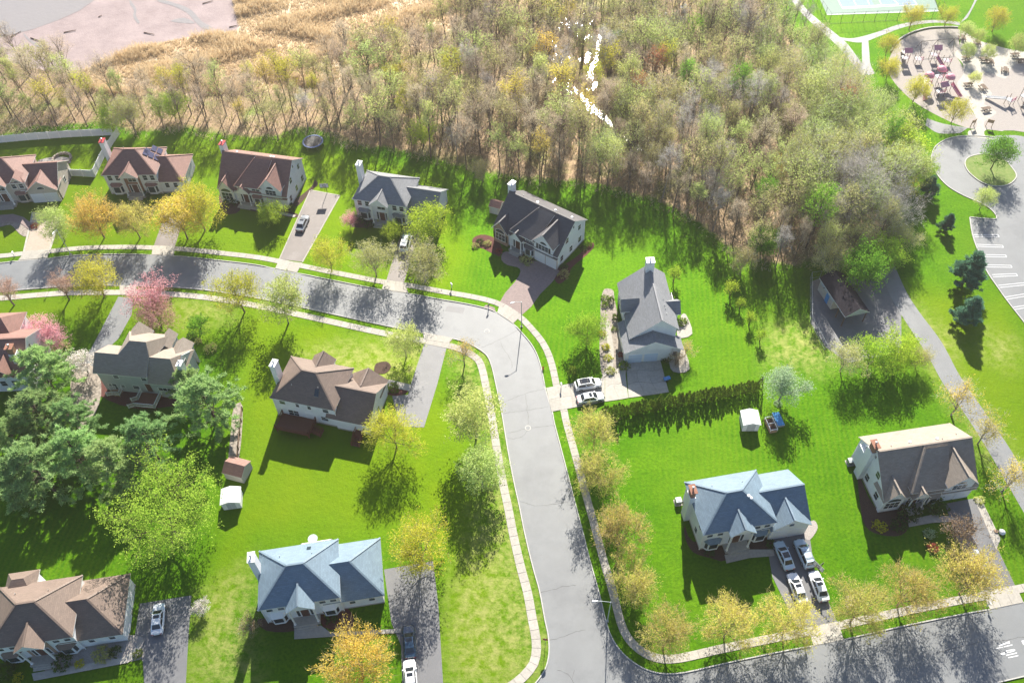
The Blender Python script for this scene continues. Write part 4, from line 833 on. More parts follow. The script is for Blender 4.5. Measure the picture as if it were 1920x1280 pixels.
# local x: away from camera, local y: towards image left (front, low eave), right side is -y
RM = M['rgrey2']; rf = MB()
gable_roof(rf, -.3, 13.3, -3.3, 5.4, 8.6, 0, 5.9, 4.1); ridge_cap(rf, (-.3, 0, 8.6), (13.3, 0, 8.6))
build('roof', rf, [RM, M['trim']], r)
rf = MB(); rf.slab([(9.2, 0, 8.62), (9.2, .5, 8.95), (4.9, .5, 8.95), (4.9, 0, 8.62)], .1); 
wl = MB(); wl.box(0, 13, -2.9, 5.0, 0, 3.7)
for x in (0, 12.85): wall_y(wl, x, [(-2.9, 3.6), (5.0, 3.6), (5.0, 4.15), (0, 8.35), (-2.9, 5.95)], .15)
wl.box(.15, 12.85, -2.9, -2.75, 3.6, 5.9)
wl.box(-2.3, .2, -3.6, 6.2, 0, 3.1); wall_y(wl, -2.3, [(-3.6, 3.0), (6.2, 3.0), (1.3, 5.5)], .15); build('wall', wl, M['sid'], r)
g = MB(); gable_roof(g, -2.65, .35, -4.0, 6.6, 5.75, 1.3, 3.1, 3.1); ridge_cap(g, (-2.65, 1.3, 5.75), (0, 1.3, 5.75)); build('garage_roof', g, [M['rgrey2'], M['trim']], r)
g = MB(); g.slab([(.2, 5.0, 3.95), (.2, 6.6, 3.05), (4.6, 6.6, 3.05), (4.6, 5.0, 3.95)], .14); build('side_roof', g, [M['rgrey2'], M['trim']], r)
build('side_wall', MB().box(0, 4.4, 4.9, 6.2, 0, 3.0), M['sid'], r)
g = MB(); gable_roof(g, 5.3, 8.1, 2.6, 6.0, 6.9, 6.7, 5.0, 5.0, 'y'); build('front_gable', g, [M['rgrey2'], M['trim']], r); w_ = MB(); wall_x(w_, 5.25, [(5.5, 3.0), (7.9, 3.0), (7.9, 5.0), (6.7, 6.6), (5.5, 5.0)], .3); build('front_gable_wall', w_, M['sid'], r); window(r, 'b', 6.7, 5.55, 3.6, 1.1, 1.3)
g = MB(); gable_roof(g, 3.4, 7.0, -4.4, -1.0, 7.2, 5.2, 5.6, 5.6, 'y'); build('back_gable', g, [M['rgrey2'], M['trim']], r); build('back_bay', MB().box(3.7, 6.7, -3.9, -2.9, 0, 5.5), M['sid'], r)
for y in (4.4, 1.6): garage_door(r, 'l', y, -2.3, 2.4, 2.2, 'doorb')
chimney(r, 11.6, 12.9, -.65, .75, 10.6, M['sid'], None, zb=6)
for x in (2.0, 3.2, 4.0, 5.4): roof_vent(r, x, -1.3, 7.5)
for x in (9.0, 10.2, 11.3): window(r, 'b', x, 5.2, 1.0, .8, 1.6)
window(r, 'l', -2.6, -2.3, 1.2, .7, 1.1)
railing(r, (7.4, -4.7), (11.6, -4.7), 1.2); build('deck', MB().box(7.4, 11.6, -4.75, -2.95, 1.0, 1.2), M['deck'], r)
for x in (1.6, 8.0, 11.0): window(r, 'f', x, -2.9, 1.1, 1.0, 1.4)
# H: grey-brown house from behind with three roof sections and a white-railed deck
a = -7.8; p = at(173.4, 699, 5.4); r = empty('house', (p[0], p[1], 0), rad(a), 'grey-brown house with dark blue roof slope seen from behind, among the pines', 'house', 'family houses with lawns')
RM = M['rtaup']; WM = M['sidg']
def plane_z(y): return 5.4 + .78 * y
wl = MB(); wl.box(.35, 9.5, .4, 6.0, 0, 5.2); wl.box(3.1, 10.2, 5.9, 9.2, 0, 5.2); wl.box(9.5, 15.0, .0, 6.6, 0, 4.0); wall_y(wl, 14.85, [(0, 3.9), (6.6, 3.9), (6.6, 5.2), (3.9, 7.3), (0, 4.3)], .15); build('wall', wl, WM, r)
rf = MB(); rf.slab([(0, 0, 5.4), (9.6, 0, 5.4), (9.6, 2.8, plane_z(2.8)), (8.9, 4.75, 9.1), (6.0, 4.75, 9.1), (4.3, 2.8, plane_z(2.8)), (0, 2.8, plane_z(2.8))])
rf.slab([(0, 2.8, plane_z(2.8)), (4.6, 2.8, plane_z(2.8)), (4.6, 6.4, 5.2), (0, 6.4, 5.2)])
rf.slab([(6.0, 4.75, 9.1), (8.9, 4.75, 9.1), (10.6, 9.6, 5.4), (2.6, 9.6, 5.4)]); rf.slab([(2.6, 9.6, 5.4), (4.0, 2.6, 7.4), (6.0, 4.75, 9.1)][::1]); rf.slab([(8.9, 4.75, 9.1), (10.0, 2.2, 7.0), (10.6, 9.6, 5.4)][::1])
rf.slab([(9.6, -.4, 4.25), (15.3, -.4, 4.25), (13.4, 2.8, 7.55), (9.6, 2.8, 7.55)]); rf.slab([(9.4, 2.8, 7.55), (13.4, 2.8, 7.55), (15.3, 7.2, 4.9), (9.4, 7.2, 4.9)]); rf.slab([(15.3, -.4, 4.25), (15.3, 7.2, 4.9), (13.4, 2.8, 7.55)])
build('roof', rf, [RM, M['trim']], r)
for x0, x1, z, y1 in ((2.6, 6.6, 7.2, 10.6), (8.8, 11.2, 6.4, 10.3), (11.6, 14.8, 6.3, 8.6)):
    g = MB(); gable_roof(g, x0, x1, y1 - 3.6, y1, z, (x0 + x1) / 2, 5.0, 5.0, 'y'); build('front_gable', g, [RM, M['trim']], r)
    w_ = MB(); wall_x(w_, y1 - .5, [(x0 + .3, 0), (x1 - .3, 0), (x1 - .3, 5.0), ((x0 + x1) / 2, z - .3), (x0 + .3, 5.0)], .2); build('front_gable_wall', w_, WM, r)
chimney(r, 15.0, 15.8, 1.4, 2.6, 7.6, M['white'], None)
for x, z, w, h in ((3.6, 3.9, .9, .9), (8.6, 3.9, .9, .9), (1.6, 1.4, .6, .6), (2.3, .6, .8, 1.5), (3.9, 1.4, .6, .6), (6.3, 1.2, 1.1, .9)): window(r, 'f', x, .4, z, w, h)
for x in (11.1, 11.9, 12.7): window(r, 'f', x, 0, 2.0, .7, .8, 'one')
window(r, 'r', 4.0, 15.0, 4.9, .8, 1.0); window(r, 'r', 1.5, 15.0, 1.4, .8, 1.2)
door(r, 'f', 9.0, .4, .9, 'door', 1.6, 2.1, 'patio_door')
d = deck(r, 7.2, 10.8, -3.0, .0, .9, M['deck'], M['trim'], 'fr', .95, (5.8, 7.2, -3.0, -1.6, 'l')); railing(d, (7.2, -1.6), (7.2, 0), .9)
deck(r, 2.2, 3.4, -.9, .38, .6, M['deckw'], M['trim'], 'fr', .9, (1.0, 2.2, -.9, .38, 'l'))
# I: house cut by the left edge, seen from behind
a = 0; p = at(44.5, 633, 8.3); r = empty('house', (p[0], p[1], 0), rad(2), 'brown-roofed white house cut by the left edge, behind the pines', 'house', 'family houses with lawns')
rf = MB(); gable_roof(rf, -13, .3, -5.4, 4.6, 8.3, 0, 4.4, 5.4); ridge_cap(rf, (-13, 0, 8.3), (.3, 0, 8.3)); build('roof', rf, [M['rbrown'], M['trim']], r)
wl = MB(); wl.box(-12.7, 0, -5.0, 4.2, 0, 4.3); wall_y(wl, -.15, [(-5, 4.2), (4.2, 4.2), (4.2, 5.4), (0, 8.05), (-5, 4.45)], .15); wl.box(-12.7, -.15, 4.0, 4.2, 4.3, 5.3); build('wall', wl, M['sid'], r)
rf = MB(); hip_roof(rf, -12, -3.2, 1.5, 8.5, -9, -5.6, 5.0, 5.6, 8.3); build('front_roof', rf, [M['rbrown'], M['trim']], r); build('front_wing', MB().box(-11.6, -3.6, 4.0, 8.1, 0, 5.55), M['sid'], r)
g = MB(); gable_roof(g, -5.2, -1.6, -5.8, -1.2, 6.9, -3.4, 4.6, 4.6, 'y'); build('back_gable', g, [M['rbrown'], M['trim']], r)
chimney(r, -1.6, -.4, -3.6, -2.4, 9.6, M['white'], 'brick', zb=4.5)
for y in (-2.4, 1.2): window(r, 'r', y, 0, 1.2, 1.0, 1.4)
for x in (-2.6, -4.6): window(r, 'f', x, -5.0, 1.6, 1.0, 1.3)
window(r, 'r', 0, 0, 5.6, .6, .9)
# N: park building with open end, tan walls and a long roof coloured dark for tree shade
p = at(1584.7, 594.7, 3.0); a = rad(13.0); r = empty('maintenance_building', (p[0], p[1], 0), a, 'low tan park building with long dark gabled roof inside the chain-link yard', 'building')
rf = MB(); gable_roof(rf, 0, 4.9, 0, 10.1, 4.55, 2.45, 3.0, 3.0, 'y'); build('roof', rf, [M['rshade'], M['trim']], r)
wl = MB(); wl.box(.3, 4.6, 4.6, 9.8, 0, 2.95); wall_x(wl, 9.65, [(.3, 2.9), (4.6, 2.9), (2.45, 4.3)], .15); build('wall', wl, M['stucco'], r)
w_ = MB(); wall_x(w_, .15, [(.1, 2.75), (4.8, 2.75), (4.8, 2.95), (2.45, 4.35), (.1, 2.95)], .15); build('gable_end', w_, M['sidg'], r)
build('lean_wall', MB().box(.29, .31, 4.62, 9.7, 1.9, 2.9), M['sidg'], r)
for x, y in ((.3, .4), (4.6, .4), (.3, 2.6), (4.6, 2.6)): build('post', MB().box(x - .07, x + .07, y - .07, y + .07, 0, 2.95), M['wood'], r)
build('service_door', MB().box(.24, .3, 6.0, 7.0, 0, 2.1), M['blue'], r); build('wall_lamp', MB().bar((.3, 7.8, 2.6), (-.3, 7.8, 2.65), .08), M['black'], r)
# ------------------------------------------------------------------ sheds, fences, vehicles, street and garden things
def shed(p0, p1, depth, wh, rh, wallm, roofm, label, axis='y', doors=True):
    """p0,p1: pixels of the front wall's foot"""
    a, b = at2(*p0), at2(*p1); d = b - a; W = np.linalg.norm(d); an = math.atan2(d[1], d[0]); e = .15
    r = empty('shed', (*a, 0), an, label, 'shed', 'garden sheds')
    w_ = MB().box(0, W, 0, depth, 0, wh)
    if axis == 'y': wall_x(w_, .003, [(.0, wh - .05), (W, wh - .05), (W / 2, rh - .12)], .08); wall_x(w_, depth - .083, [(.0, wh - .05), (W, wh - .05), (W / 2, rh - .12)], .08)
    else: wall_y(w_, .003, [(.0, wh - .05), (depth, wh - .05), (depth / 2, rh - .12)], .08); wall_y(w_, W - .083, [(.0, wh - .05), (depth, wh - .05), (depth / 2, rh - .12)], .08)
    build('wall', w_, M[wallm], r); g = MB(); gable_roof(g, -e, W + e, -e, depth + e, rh, W / 2 if axis == 'y' else depth / 2, wh, wh, axis, .07); build('roof', g, [M[roofm], M['trim']], r)
    if doors:
        for s in (-1, 1): build('door', MB().box(W / 2 + min(0, s * .7) + .02, W / 2 + max(0, s * .7) - .02, -.04, 0, .05, wh - .15), M['sidg'], r)
    return r
shed((1391, 808), (1421, 807.5), 2.7, 1.95, 2.5, 'white', 'white', 'white vinyl shed below the hedge beside the cold frames')
shed((420, 956), (454, 951.5), 2.6, 1.9, 2.5, 'white', 'white', 'white shed with grey double doors below the brown shed')
r = shed((424, 897), (458, 906), 3.0, 2.0, 3.0, 'sidt', 'rbrown', 'brown-roofed garden shed with pale gable, half under the big green tree', 'x', False)
shed((918, 399), (937, 404), 2.2, 1.9, 2.7, 'sidt', 'rbrown', 'small tan shed with brown roof left of the charcoal-roofed house', 'x', True)
# cold frames
for c, lb, blue in (((1444, 799), 'metal framed cold frame with open lids beside the white shed', False), ((1458, 789), 'cold frame with a blue cover beside the open one', True)):
    p = at(*c); r = empty('cold_frame', p, rad(100), lb, 'cold frame', 'cold frames behind the hedge')
    build('box', MB().box(-1.3, 1.3, -.6, .6, 0, .55), M['deckw'] if not blue else M['steel'], r)
    if blue: build('cover', MB().slab([(-1.35, -.62, .6), (1.35, -.62, .66), (1.35, .62, .72), (-1.35, .62, .66)], .05), [M['blue'], M['trim']], r)
    else:
        mb = MB()
        for q in (((-1.3, -.6), (1.3, -.6)), ((-1.3, .6), (1.3, .6)), ((-1.3, -.6), (-1.3, .6)), ((0, -.6), (0, .6)), ((1.3, -.6), (1.3, .6))): mb.bar((*q[0], .95), (*q[1], .95), .1)
        for x in (-1.3, 1.3):
            for y in (-.6, .6): mb.bar((x, y, .55), (x, y, .95), .08)
        build('frame', mb, M['trim'], r)
        build('soil', MB().box(-1.25, 1.25, -.55, .55, .5, .57), M['mulch'], r)
# white vinyl fence round the upper left garden: single panels and posts
def vinyl_fence(px, label):
    pl = resample([at2(*q) for q in px], .25); s = arc(pl); L = s[-1]; n = max(1, int(round(L / 2.4)))
    def at_s(u): return np.array([np.interp(u, s, [p[0] for p in pl]), np.interp(u, s, [p[1] for p in pl])])
    r = empty('vinyl_fence', (*at_s(0), 0), 0, label, 'fence'); o = at_s(0); pm = MB().box(-.08, .08, -.08, .08, 0, 2.0).lathe([(.12, 2.0), (.0, 2.12)], 4).mesh('post', [M['trim']])
    for i in range(n + 1): link('post', pm, r, (*(at_s(L * i / n) - o), 0))
    for i in range(n):
        a, b = at_s(L * i / n) - o, at_s(L * (i + 1) / n) - o; d = b - a; l = np.linalg.norm(d); mb = MB().box(.1, l - .1, -.025, .025, .12, 1.75).box(.08, l - .08, -.045, .045, 1.75, 1.85).box(.08, l - .08, -.045, .045, .05, .15)
        build('panel', mb, M['white'], r, loc=(*a, 0), rz=math.atan2(d[1], d[0]))
vinyl_fence([(-70, 274), (0, 268), (60, 262.5), (130, 257.5), (213, 253.5)], 'long white vinyl fence along the edge of the trees at upper left')
vinyl_fence([(224, 252), (196, 294), (179, 331)], 'white vinyl fence section running down past the solar-panelled house')
vinyl_fence([(178, 332), (135, 330)], 'short white vinyl fence joining the beige house')
def wire_fence(px, h, label, step=3.0, name='chain_link_fence', mat='steel', wire=.5):
    pl = [at2(*q) for q in px]; o = pl[0]; r = empty(name, (*o, 0), 0, label, 'fence')
    pts = []
    for i in range(len(pl) - 1):
        l = np.linalg.norm(pl[i + 1] - pl[i]); n = max(1, int(round(l / step))); pts += [pl[i] + (pl[i + 1] - pl[i]) * k / n - o for k in range(n)]
    pts.append(pl[-1] - o); pm = MB().tube((0, 0, 0), (0, 0, h), .045, n=6).mesh('post', [M[mat]])
    for p in pts: link('post', pm, r, (*p, 0))
    rl, wm = MB(), MB()
    for a, b in zip(pts[:-1], pts[1:]):
        for z in (h - .04, .12): rl.tube((*a, z), (*b, z), .03, n=5)
        l = np.linalg.norm(b - a); k = int(l / wire)
        for i in range(k + 1):
            p = a + (b - a) * i / max(1, k); q = a + (b - a) * min(1, (i + 1) / max(1, k)); wm.bar((*p, .1), (*q, h * .5), .012); wm.bar((*q, h * .5), (*p, h), .012)
    build('rail', rl, M[mat], r); build('wire_mesh', wm, M[mat], r)
wire_fence([(1537, 520), (1519, 522), (1519, 604), (1546, 656)], 1.8, 'chain-link fence round the park building yard')
wire_fence([(1508, -22), (1554, 45.5), (1660, 40), (1768, 35), (1740, -30)], 3.0, 'tall dark chain-link fence round the tennis court', 3.0, mat='black', wire=1.0)
# split rail and timber edging beside the garden behind the brown-roofed house
r = empty('log_fence', (*at2(455, 768), 0), 0, 'weathered log fence along the rough garden bed beside the pines', 'fence'); o = at2(455, 768)
for q in ((455, 768), (453, 790), (450.5, 815), (447.5, 842), (446, 858)): p = at2(*q) - o; build('post', MB().box(p[0] - .08, p[0] + .08, p[1] - .08, p[1] + .08, 0, 1.0), M['wood'], r)
for z in (.45, .85):
    a, b = at2(455, 768) - o, at2(446, 858) - o; build('log', MB().bar((*a, z), (*b, z), .12), M['wood'], r)
sheet('garden_bed', smooth([(438, 765), (455, 762), (448, 860), (428, 880), (432, 820)], True, 3), .03, M['stone'])
# ---- cars
def make_car(kind, paint, label, front, rear, glassroof=False, group='cars parked on the driveways'):
    f, b = at2(*front, .7), at2(*rear, .7); d = f - b; an = math.atan2(d[1], d[0]) - math.pi / 2; c = (f + b) / 2
    r = empty('van' if kind == 'van' else 'suv' if kind == 'suv' else 'car', (*c, .03), an, label, 'van' if kind == 'van' else 'car', group)
    P = dict(sedan=(4.75, .91, .82, 1.42, [-1.75, -1.15, .35, 1.25]), suv=(4.7, .94, 1.0, 1.68, [-2.15, -1.85, .55, 1.3]), van=(5.0, .98, 1.05, 1.8, [-2.35, -2.1, .9, 1.65]))[kind]
    L, hw, zh, zt, (g0, g1, g2, g3) = P; hl = L / 2
    st = [(-hl, .78, zh - .28), (-hl + .12, .92, zh - .06), (-hl + .55, .99, zh), (-1.2, 1.0, zh + .02), (0, 1.0, zh), (1.2, 1.0, zh - .01), (hl - .7, .97, zh - .08), (hl - .2, .88, zh - .17), (hl, .70, zh - .32)]
    if kind != 'sedan': st[0] = (-hl, .88, zh - .12); st[1] = (-hl + .12, .96, zh)
    V = []
    for y, k, z in st:
        w_ = hw * k; half = [(w_ * .9, .24), (w_, .42), (w_, .6), (w_ * .97, z - .12), (w_ * .84, z), (w_ * .4, z + .035)]
        V += [(x, y, zz) for x, zz in half] + [(-x, y, zz) for x, zz in half[::-1]]
    n = 12; F_ = [(i * n + j, i * n + (j + 1) % n, (i + 1) * n + (j + 1) % n, (i + 1) * n + j) for i in range(len(st) - 1) for j in range(n)]
    F_ = [tuple(reversed(q)) for q in F_] + [tuple(range(n)), tuple(range(len(st) * n - 1, (len(st) - 1) * n - 1, -1))]
    mb = MB().add(V, F_); wb, wt = hw * .86, hw * .68; zb = zh - .03
    mid = (g1 + g2) / 2
    G = [(-wb, g0, zb), (wb, g0, zb), (wb, g3, zb), (-wb, g3, zb), (-wt, g1, zt - .04), (wt, g1, zt - .04), (wt, g2, zt - .03), (-wt, g2, zt - .03), (-wt * .96, mid, zt + .02), (wt * .96, mid, zt + .02)]
    mb.add(G, [(4, 5, 9, 8), (8, 9, 6, 7), (0, 1, 5, 4), (1, 2, 6, 9, 5), (2, 3, 7, 6), (3, 0, 4, 8, 7)])
    build('body', mb, paint, r)
    def face(i, j, k, l, m_=.1, t=.012, top=.12):
        A = [np.array(G[q]) for q in (i, j, k, l)]; nrm = np.cross(A[1] - A[0], A[3] - A[0]); nrm = nrm / np.linalg.norm(nrm)
        def bl(u, v): return (A[0] * (1 - u) + A[1] * u) * (1 - v) + (A[3] * (1 - u) + A[2] * u) * v
        return [bl(m_, top) + nrm * t, bl(1 - m_, top) + nrm * t, bl(1 - m_, 1 - top * .7) + nrm * t, bl(m_, 1 - top * .7) + nrm * t]
    build('rear_window', MB().poly(face(0, 1, 5, 4)), M['dglass'], r); build('windscreen', MB().poly(face(2, 3, 7, 6)), M['dglass'], r)
    for idx in ((1, 2, 6, 5), (3, 0, 4, 7)):
        q = face(*idx, .07, .014, .14); q = [np.array(p) for p in q]; m0, m1 = (q[0] * .52 + q[1] * .48), (q[3] * .52 + q[2] * .48); n0, n1 = (q[0] * .48 + q[1] * .52), (q[3] * .48 + q[2] * .52)
        build('side_window', MB().poly([q[0], m0, m1, q[3]]), M['dglass'], r); build('side_window', MB().poly([n0, q[1], q[2], n1]), M['dglass'], r)
    if glassroof: build('sunroof', MB().add([(-wt * .8, g1 + .35, zt + .012), (wt * .8, g1 + .35, zt + .012), (wt * .78, mid, zt + .032), (-wt * .78, mid, zt + .032), (-wt * .8, g2 - .25, zt + .016), (wt * .8, g2 - .25, zt + .016)], [(0, 1, 2, 3), (3, 2, 5, 4)]), M['dglass'], r)
    elif kind == 'sedan': build('sunroof', MB().poly([(-.42, mid + .1, zt + .026), (.42, mid + .1, zt + .026), (.42, mid + .6, zt + .016), (-.42, mid + .6, zt + .016)]), M['dglass'], r)
    if kind in ('suv', 'van'):
        for s in (-1, 1): build('roof_rail', MB().bar((s * wt * .9, g1 + .2, zt + .06), (s * wt * .9, g2 - .2, zt + .06), .05), M['steel'], r)
        for y in (mid - .6, mid + .5): build('roof_bar', MB().bar((-wt * .9, y, zt + .08), (wt * .9, y, zt + .08), .05), M['black'], r)
    for s in (-1, 1):
        for y in (-1.42, 1.45):
            t_ = MB(); t_.tube((s * (hw - .2), y, .33), (s * (hw + .015), y, .33), .33, n=14); wh = build('wheel', t_, M['tyre'], r)
            build('rim', MB().tube((s * (hw + .0), y, .33), (s * (hw + .03), y, .33), .21, n=10), M['steel'], wh)
        build('headlight', MB().box(s * hw * .46 - .17, s * hw * .46 + .17, hl - .2, hl + .005, zh - .32, zh - .2), M['glass'], r)
        build('tail_light', MB().box(s * hw * .62 - .16, s * hw * .62 + .16, -hl - .01, -hl + .1, zh - .3, zh - .16), M['redp'], r)
        build('mirror', MB().box(s * (hw + .02) - .09, s * (hw + .02) + .09, g3 - .45, g3 - .3, zh - .02, zh + .13), paint, r)
    for y, nm in ((hl - .06, 'front_bumper'), (-hl - .03, 'rear_bumper')): build(nm, MB().box(-hw * .62, hw * .62, y, y + .09, .27, .42), M['black'], r)
    return r
def paint(n, c): return pbr(n, c, .25, .01, spec=.6, coat=1.0)
CW, CS, CG, CB, CD = paint('white_car_paint', (.8, .81, .82)), paint('silver_car_paint', (.5, .55, .6)), paint('grey_car_paint', (.28, .3, .32)), paint('ice_blue_car_paint', (.5, .62, .7)), paint('navy_car_paint', (.02, .05, .09))
make_car('sedan', CG, 'grey sedan alone on the brownish drive with the basketball hoop', (573, 404), (561, 431))
make_car('van', CW, 'white van with dark windows half hidden between the round green trees', (764.5, 441), (757, 467))
make_car('sedan', CW, 'white sedan parked before the garage of the bottom left brown-roofed house', (298, 1132), (293.5, 1186))
make_car('sedan', CD, 'dark blue sedan in the tree shade on the bottom centre drive', (765.5, 1173), (769.5, 1231))
make_car('sedan', CW, 'white car cut off by the bottom edge, behind the dark blue sedan', (767, 1240), (771, 1294))
make_car('sedan', CB, 'ice blue car with black glass roof before the left garage door', (1460, 1016), (1481, 1064), True)
make_car('suv', CB, 'pale blue estate car with white roof bars before the right garage door', (1497, 1011), (1520, 1063))
make_car('sedan', CW, 'white sedan clear of the tree, behind the estate car', (1526, 1073), (1545, 1122))
make_car('sedan', CW, 'white car mostly hidden by the budding maple, left of another white sedan', (1486, 1078), (1504, 1124))
make_car('sedan', CS, 'silver car under the maple on the lower right drive', (1824, 1030), (1848, 1082))
make_car('suv', CW, 'white SUV with black glass roof, upper of two on the concrete drive', (1128, 715.5), (1077, 724), True)
make_car('sedan', CW, 'white sedan with sunroof, lower of two on the concrete drive', (1131.5, 740.5), (1083, 748.5))
make_car('sedan', CB, 'pale blue car glimpsed through the orange maples', (319, 382), (307.5, 404))
make_car('sedan', CW, 'white car glimpsed through the orange maples, nearer the garage', (340, 376), (332, 392))
# ---- street lamps, signs, hydrant, mail boxes
def lamp(foot, tip, label, h=6.9, lean=(0, 0)):
    p = at(*foot); r = empty('street_lamp', p, 0, label, 'street lamp', 'street lamps')
    build('pole', MB().lathe([(.13, 0), (.13, .4), (.085, .5), (.06, h)], 10), M['alu'], r); build('base', MB().box(-.2, .2, -.2, .2, 0, .12), M['conc'], r)
    t_ = at(*tip, h + .35) - p; d = np.array([t_[0], t_[1]]); L = np.linalg.norm(d); d = d / L
    build('arm', MB().tube((0, 0, h - .1), (d[0] * L * .5, d[1] * L * .5, h + .22), .035, n=6).tube((d[0] * L * .5, d[1] * L * .5, h + .22), (d[0] * (L - .4), d[1] * (L - .4), h + .33), .035, n=6), M['alu'], r)
    hd = MB(); an = math.atan2(d[1], d[0]); hd.add([(-.38, -.07, .04), (-.38, .07, .04), (.1, .16, .0), (.38, .1, .0), (.38, -.1, .0), (.1, -.16, .0), (-.38, -.06, .14), (-.38, .06, .14), (.1, .13, .16), (.36, .08, .1), (.36, -.08, .1), (.1, -.13, .16)],
                          [(0, 1, 2, 3, 4, 5), (11, 10, 9, 8, 7, 6), (0, 6, 7, 1), (1, 7, 8, 2), (2, 8, 9, 3), (3, 9, 10, 4), (4, 10, 11, 5), (5, 11, 6, 0)])
    build('lamp_head', hd, M['trim'], r, loc=(d[0] * (L - .1), d[1] * (L - .1), h + .25), rz=an)
lamp((978, 612.5), (959.4, 567.4), 'tall street lamp at the bend beside the paver drive')
lamp((1138.7, 1163.7), (1114, 1125.7), 'street lamp by the corner maples near the bottom of the street')
lamp((133.1, 477.5), (99.5, 437.5), 'street lamp with blue-grey pole on the upper left verge')
p = at(1022, 1211); r = empty('road_sign', p, rad(-8), 'octagonal road sign on a thin post at the end of the street, its back showing', 'road sign')
build('post', MB().box(-.03, .03, -.02, .02, 0, 3.0), M['steel'], r); pl = [(.4 * math.cos(math.pi / 8 + k * math.pi / 4), 2.55 + .4 * math.sin(math.pi / 8 + k * math.pi / 4)) for k in range(8)]
w_ = MB(); wall_x(w_, .025, pl, .01); build('sign_plate', w_, M['redp'], r)
p = at(1018.3, 692); r = empty('fire_hydrant', p, 0, 'red fire hydrant on the grass verge below the bend', 'hydrant')
build('barrel', MB().lathe([(.16, 0), (.16, .06), (.11, .08), (.11, .55), (.15, .57), (.15, .62), (.09, .72), (.03, .78)], 10), M['redp'], r)
for q in ((-.2, 0), (.2, 0), (0, -.2)): build('outlet', MB().tube((0, 0, .42), (*q, .42), .05, n=8), M['redp'], r)
for c, lb in (((28, 481), 'mailbox on a stone edged bed at the far left of the street'), ((1052, 727), 'mailbox at the mouth of the concrete drive'), ((1850, 1136), 'mailbox by the lower right drive'), ((1509, 1207), 'mailbox left of the drive with four cars'), ((847, 540), 'boxy mailbox on a bed at the verge right of the green trees'), ((916, 580), 'dark mailbox on the brick apron at the bend')):
    p = at(*c); r = empty('mailbox', p, rad(random.uniform(-30, 30)), lb, 'mailbox', 'mailboxes along the kerb')
    build('post', MB().box(-.06, .06, -.06, .06, 0, 1.05), M['trim'], r)
    b = MB(); ring = [(.13 * math.cos(math.pi * k / 6), 1.2 + .13 * math.sin(math.pi * k / 6)) for k in range(7)] + [(-.13, 1.05), (.13, 1.05)]; wall_x(b, -.28, ring, .56); build('box', b, M['trim'] if c[0] != 916 else M['black'], r)
# basketball hoops
def hoop(foot, board, label, h=3.0):
    p = at(*foot); r = empty('basketball_hoop', p, 0, label, 'basketball hoop', 'basketball hoops beside driveways')
    q = at(*board, h) - p; d = np.array([q[0], q[1]]); L = max(.6, min(1.4, np.linalg.norm(d))); d = d / np.linalg.norm(d); an = math.atan2(d[1], d[0]) + math.pi / 2
    build('pole', MB().tube((0, 0, 0), (0, 0, 2.6), .06, n=8).tube((0, 0, 2.6), (d[0] * L, d[1] * L, h), .05, n=6), M['black'], r)
    b = MB(); z0, z1 = h - .45, h + .6
    wall_x(b, 0, [(-.9, z0), (.9, z0), (.9, z1), (-.9, z1)], .04); bo = build('backboard', b, M['white'], r, loc=(d[0] * L, d[1] * L, 0), rz=an)
    f = MB()
    for a_, b_ in (((-.9, z0), (.9, z0)), ((.9, z0), (.9, z1)), ((.9, z1), (-.9, z1)), ((-.9, z1), (-.9, z0)), ((-.3, h - .2), (.3, h - .2)), ((.3, h - .2), (.3, h + .25)), ((.3, h + .25), (-.3, h + .25)), ((-.3, h + .25), (-.3, h - .2))): f.bar((a_[0], -.02, a_[1]), (b_[0], -.02, b_[1]), .05)
    build('board_frame', f, M['black'], bo)
    rg = MB()
    for k in range(12): t0, t1 = k * math.pi / 6, (k + 1) * math.pi / 6; rg.bar((.23 * math.cos(t0), -.3 + .23 * math.sin(t0), h - .1), (.23 * math.cos(t1), -.3 + .23 * math.sin(t1), h - .1), .025)
    build('hoop_ring', rg, M['redp'], bo)
hoop((613.5, 361), (607, 352), 'basketball hoop at the head of the brownish drive'); hoop((1536, 1068), (1534, 1062), 'basketball hoop beside the drive with four cars')
p = at(588, 271.5); r = empty('trampoline', p, 0, 'round trampoline with blue rim at the edge of the wood', 'trampoline')
build('mat', MB().lathe([(2.0, .9), (2.0, .93), (.1, .92)], 24), M['black'], r); rm = MB()
for k in range(24):
    t0, t1 = k * math.pi / 12, (k + 1) * math.pi / 12; rm.add([(a_ * math.cos(t), a_ * math.sin(t), z) for z in (.94, .99) for a_ in (2.0, 2.35) for t in (t0, t1)], [(0, 1, 3, 2), (4, 6, 7, 5), (2, 3, 7, 6), (1, 0, 4, 5)])
M['rim'] = pbr('blue_rim', (.16, .22, .42), .6, .05); build('rim', rm, M['rim'], r)
for k in range(6): t = k * math.pi / 3; build('leg', MB().tube((2.2 * math.cos(t), 2.2 * math.sin(t), 0), (2.2 * math.cos(t), 2.2 * math.sin(t), .93), .04, n=6), M['steel'], r)
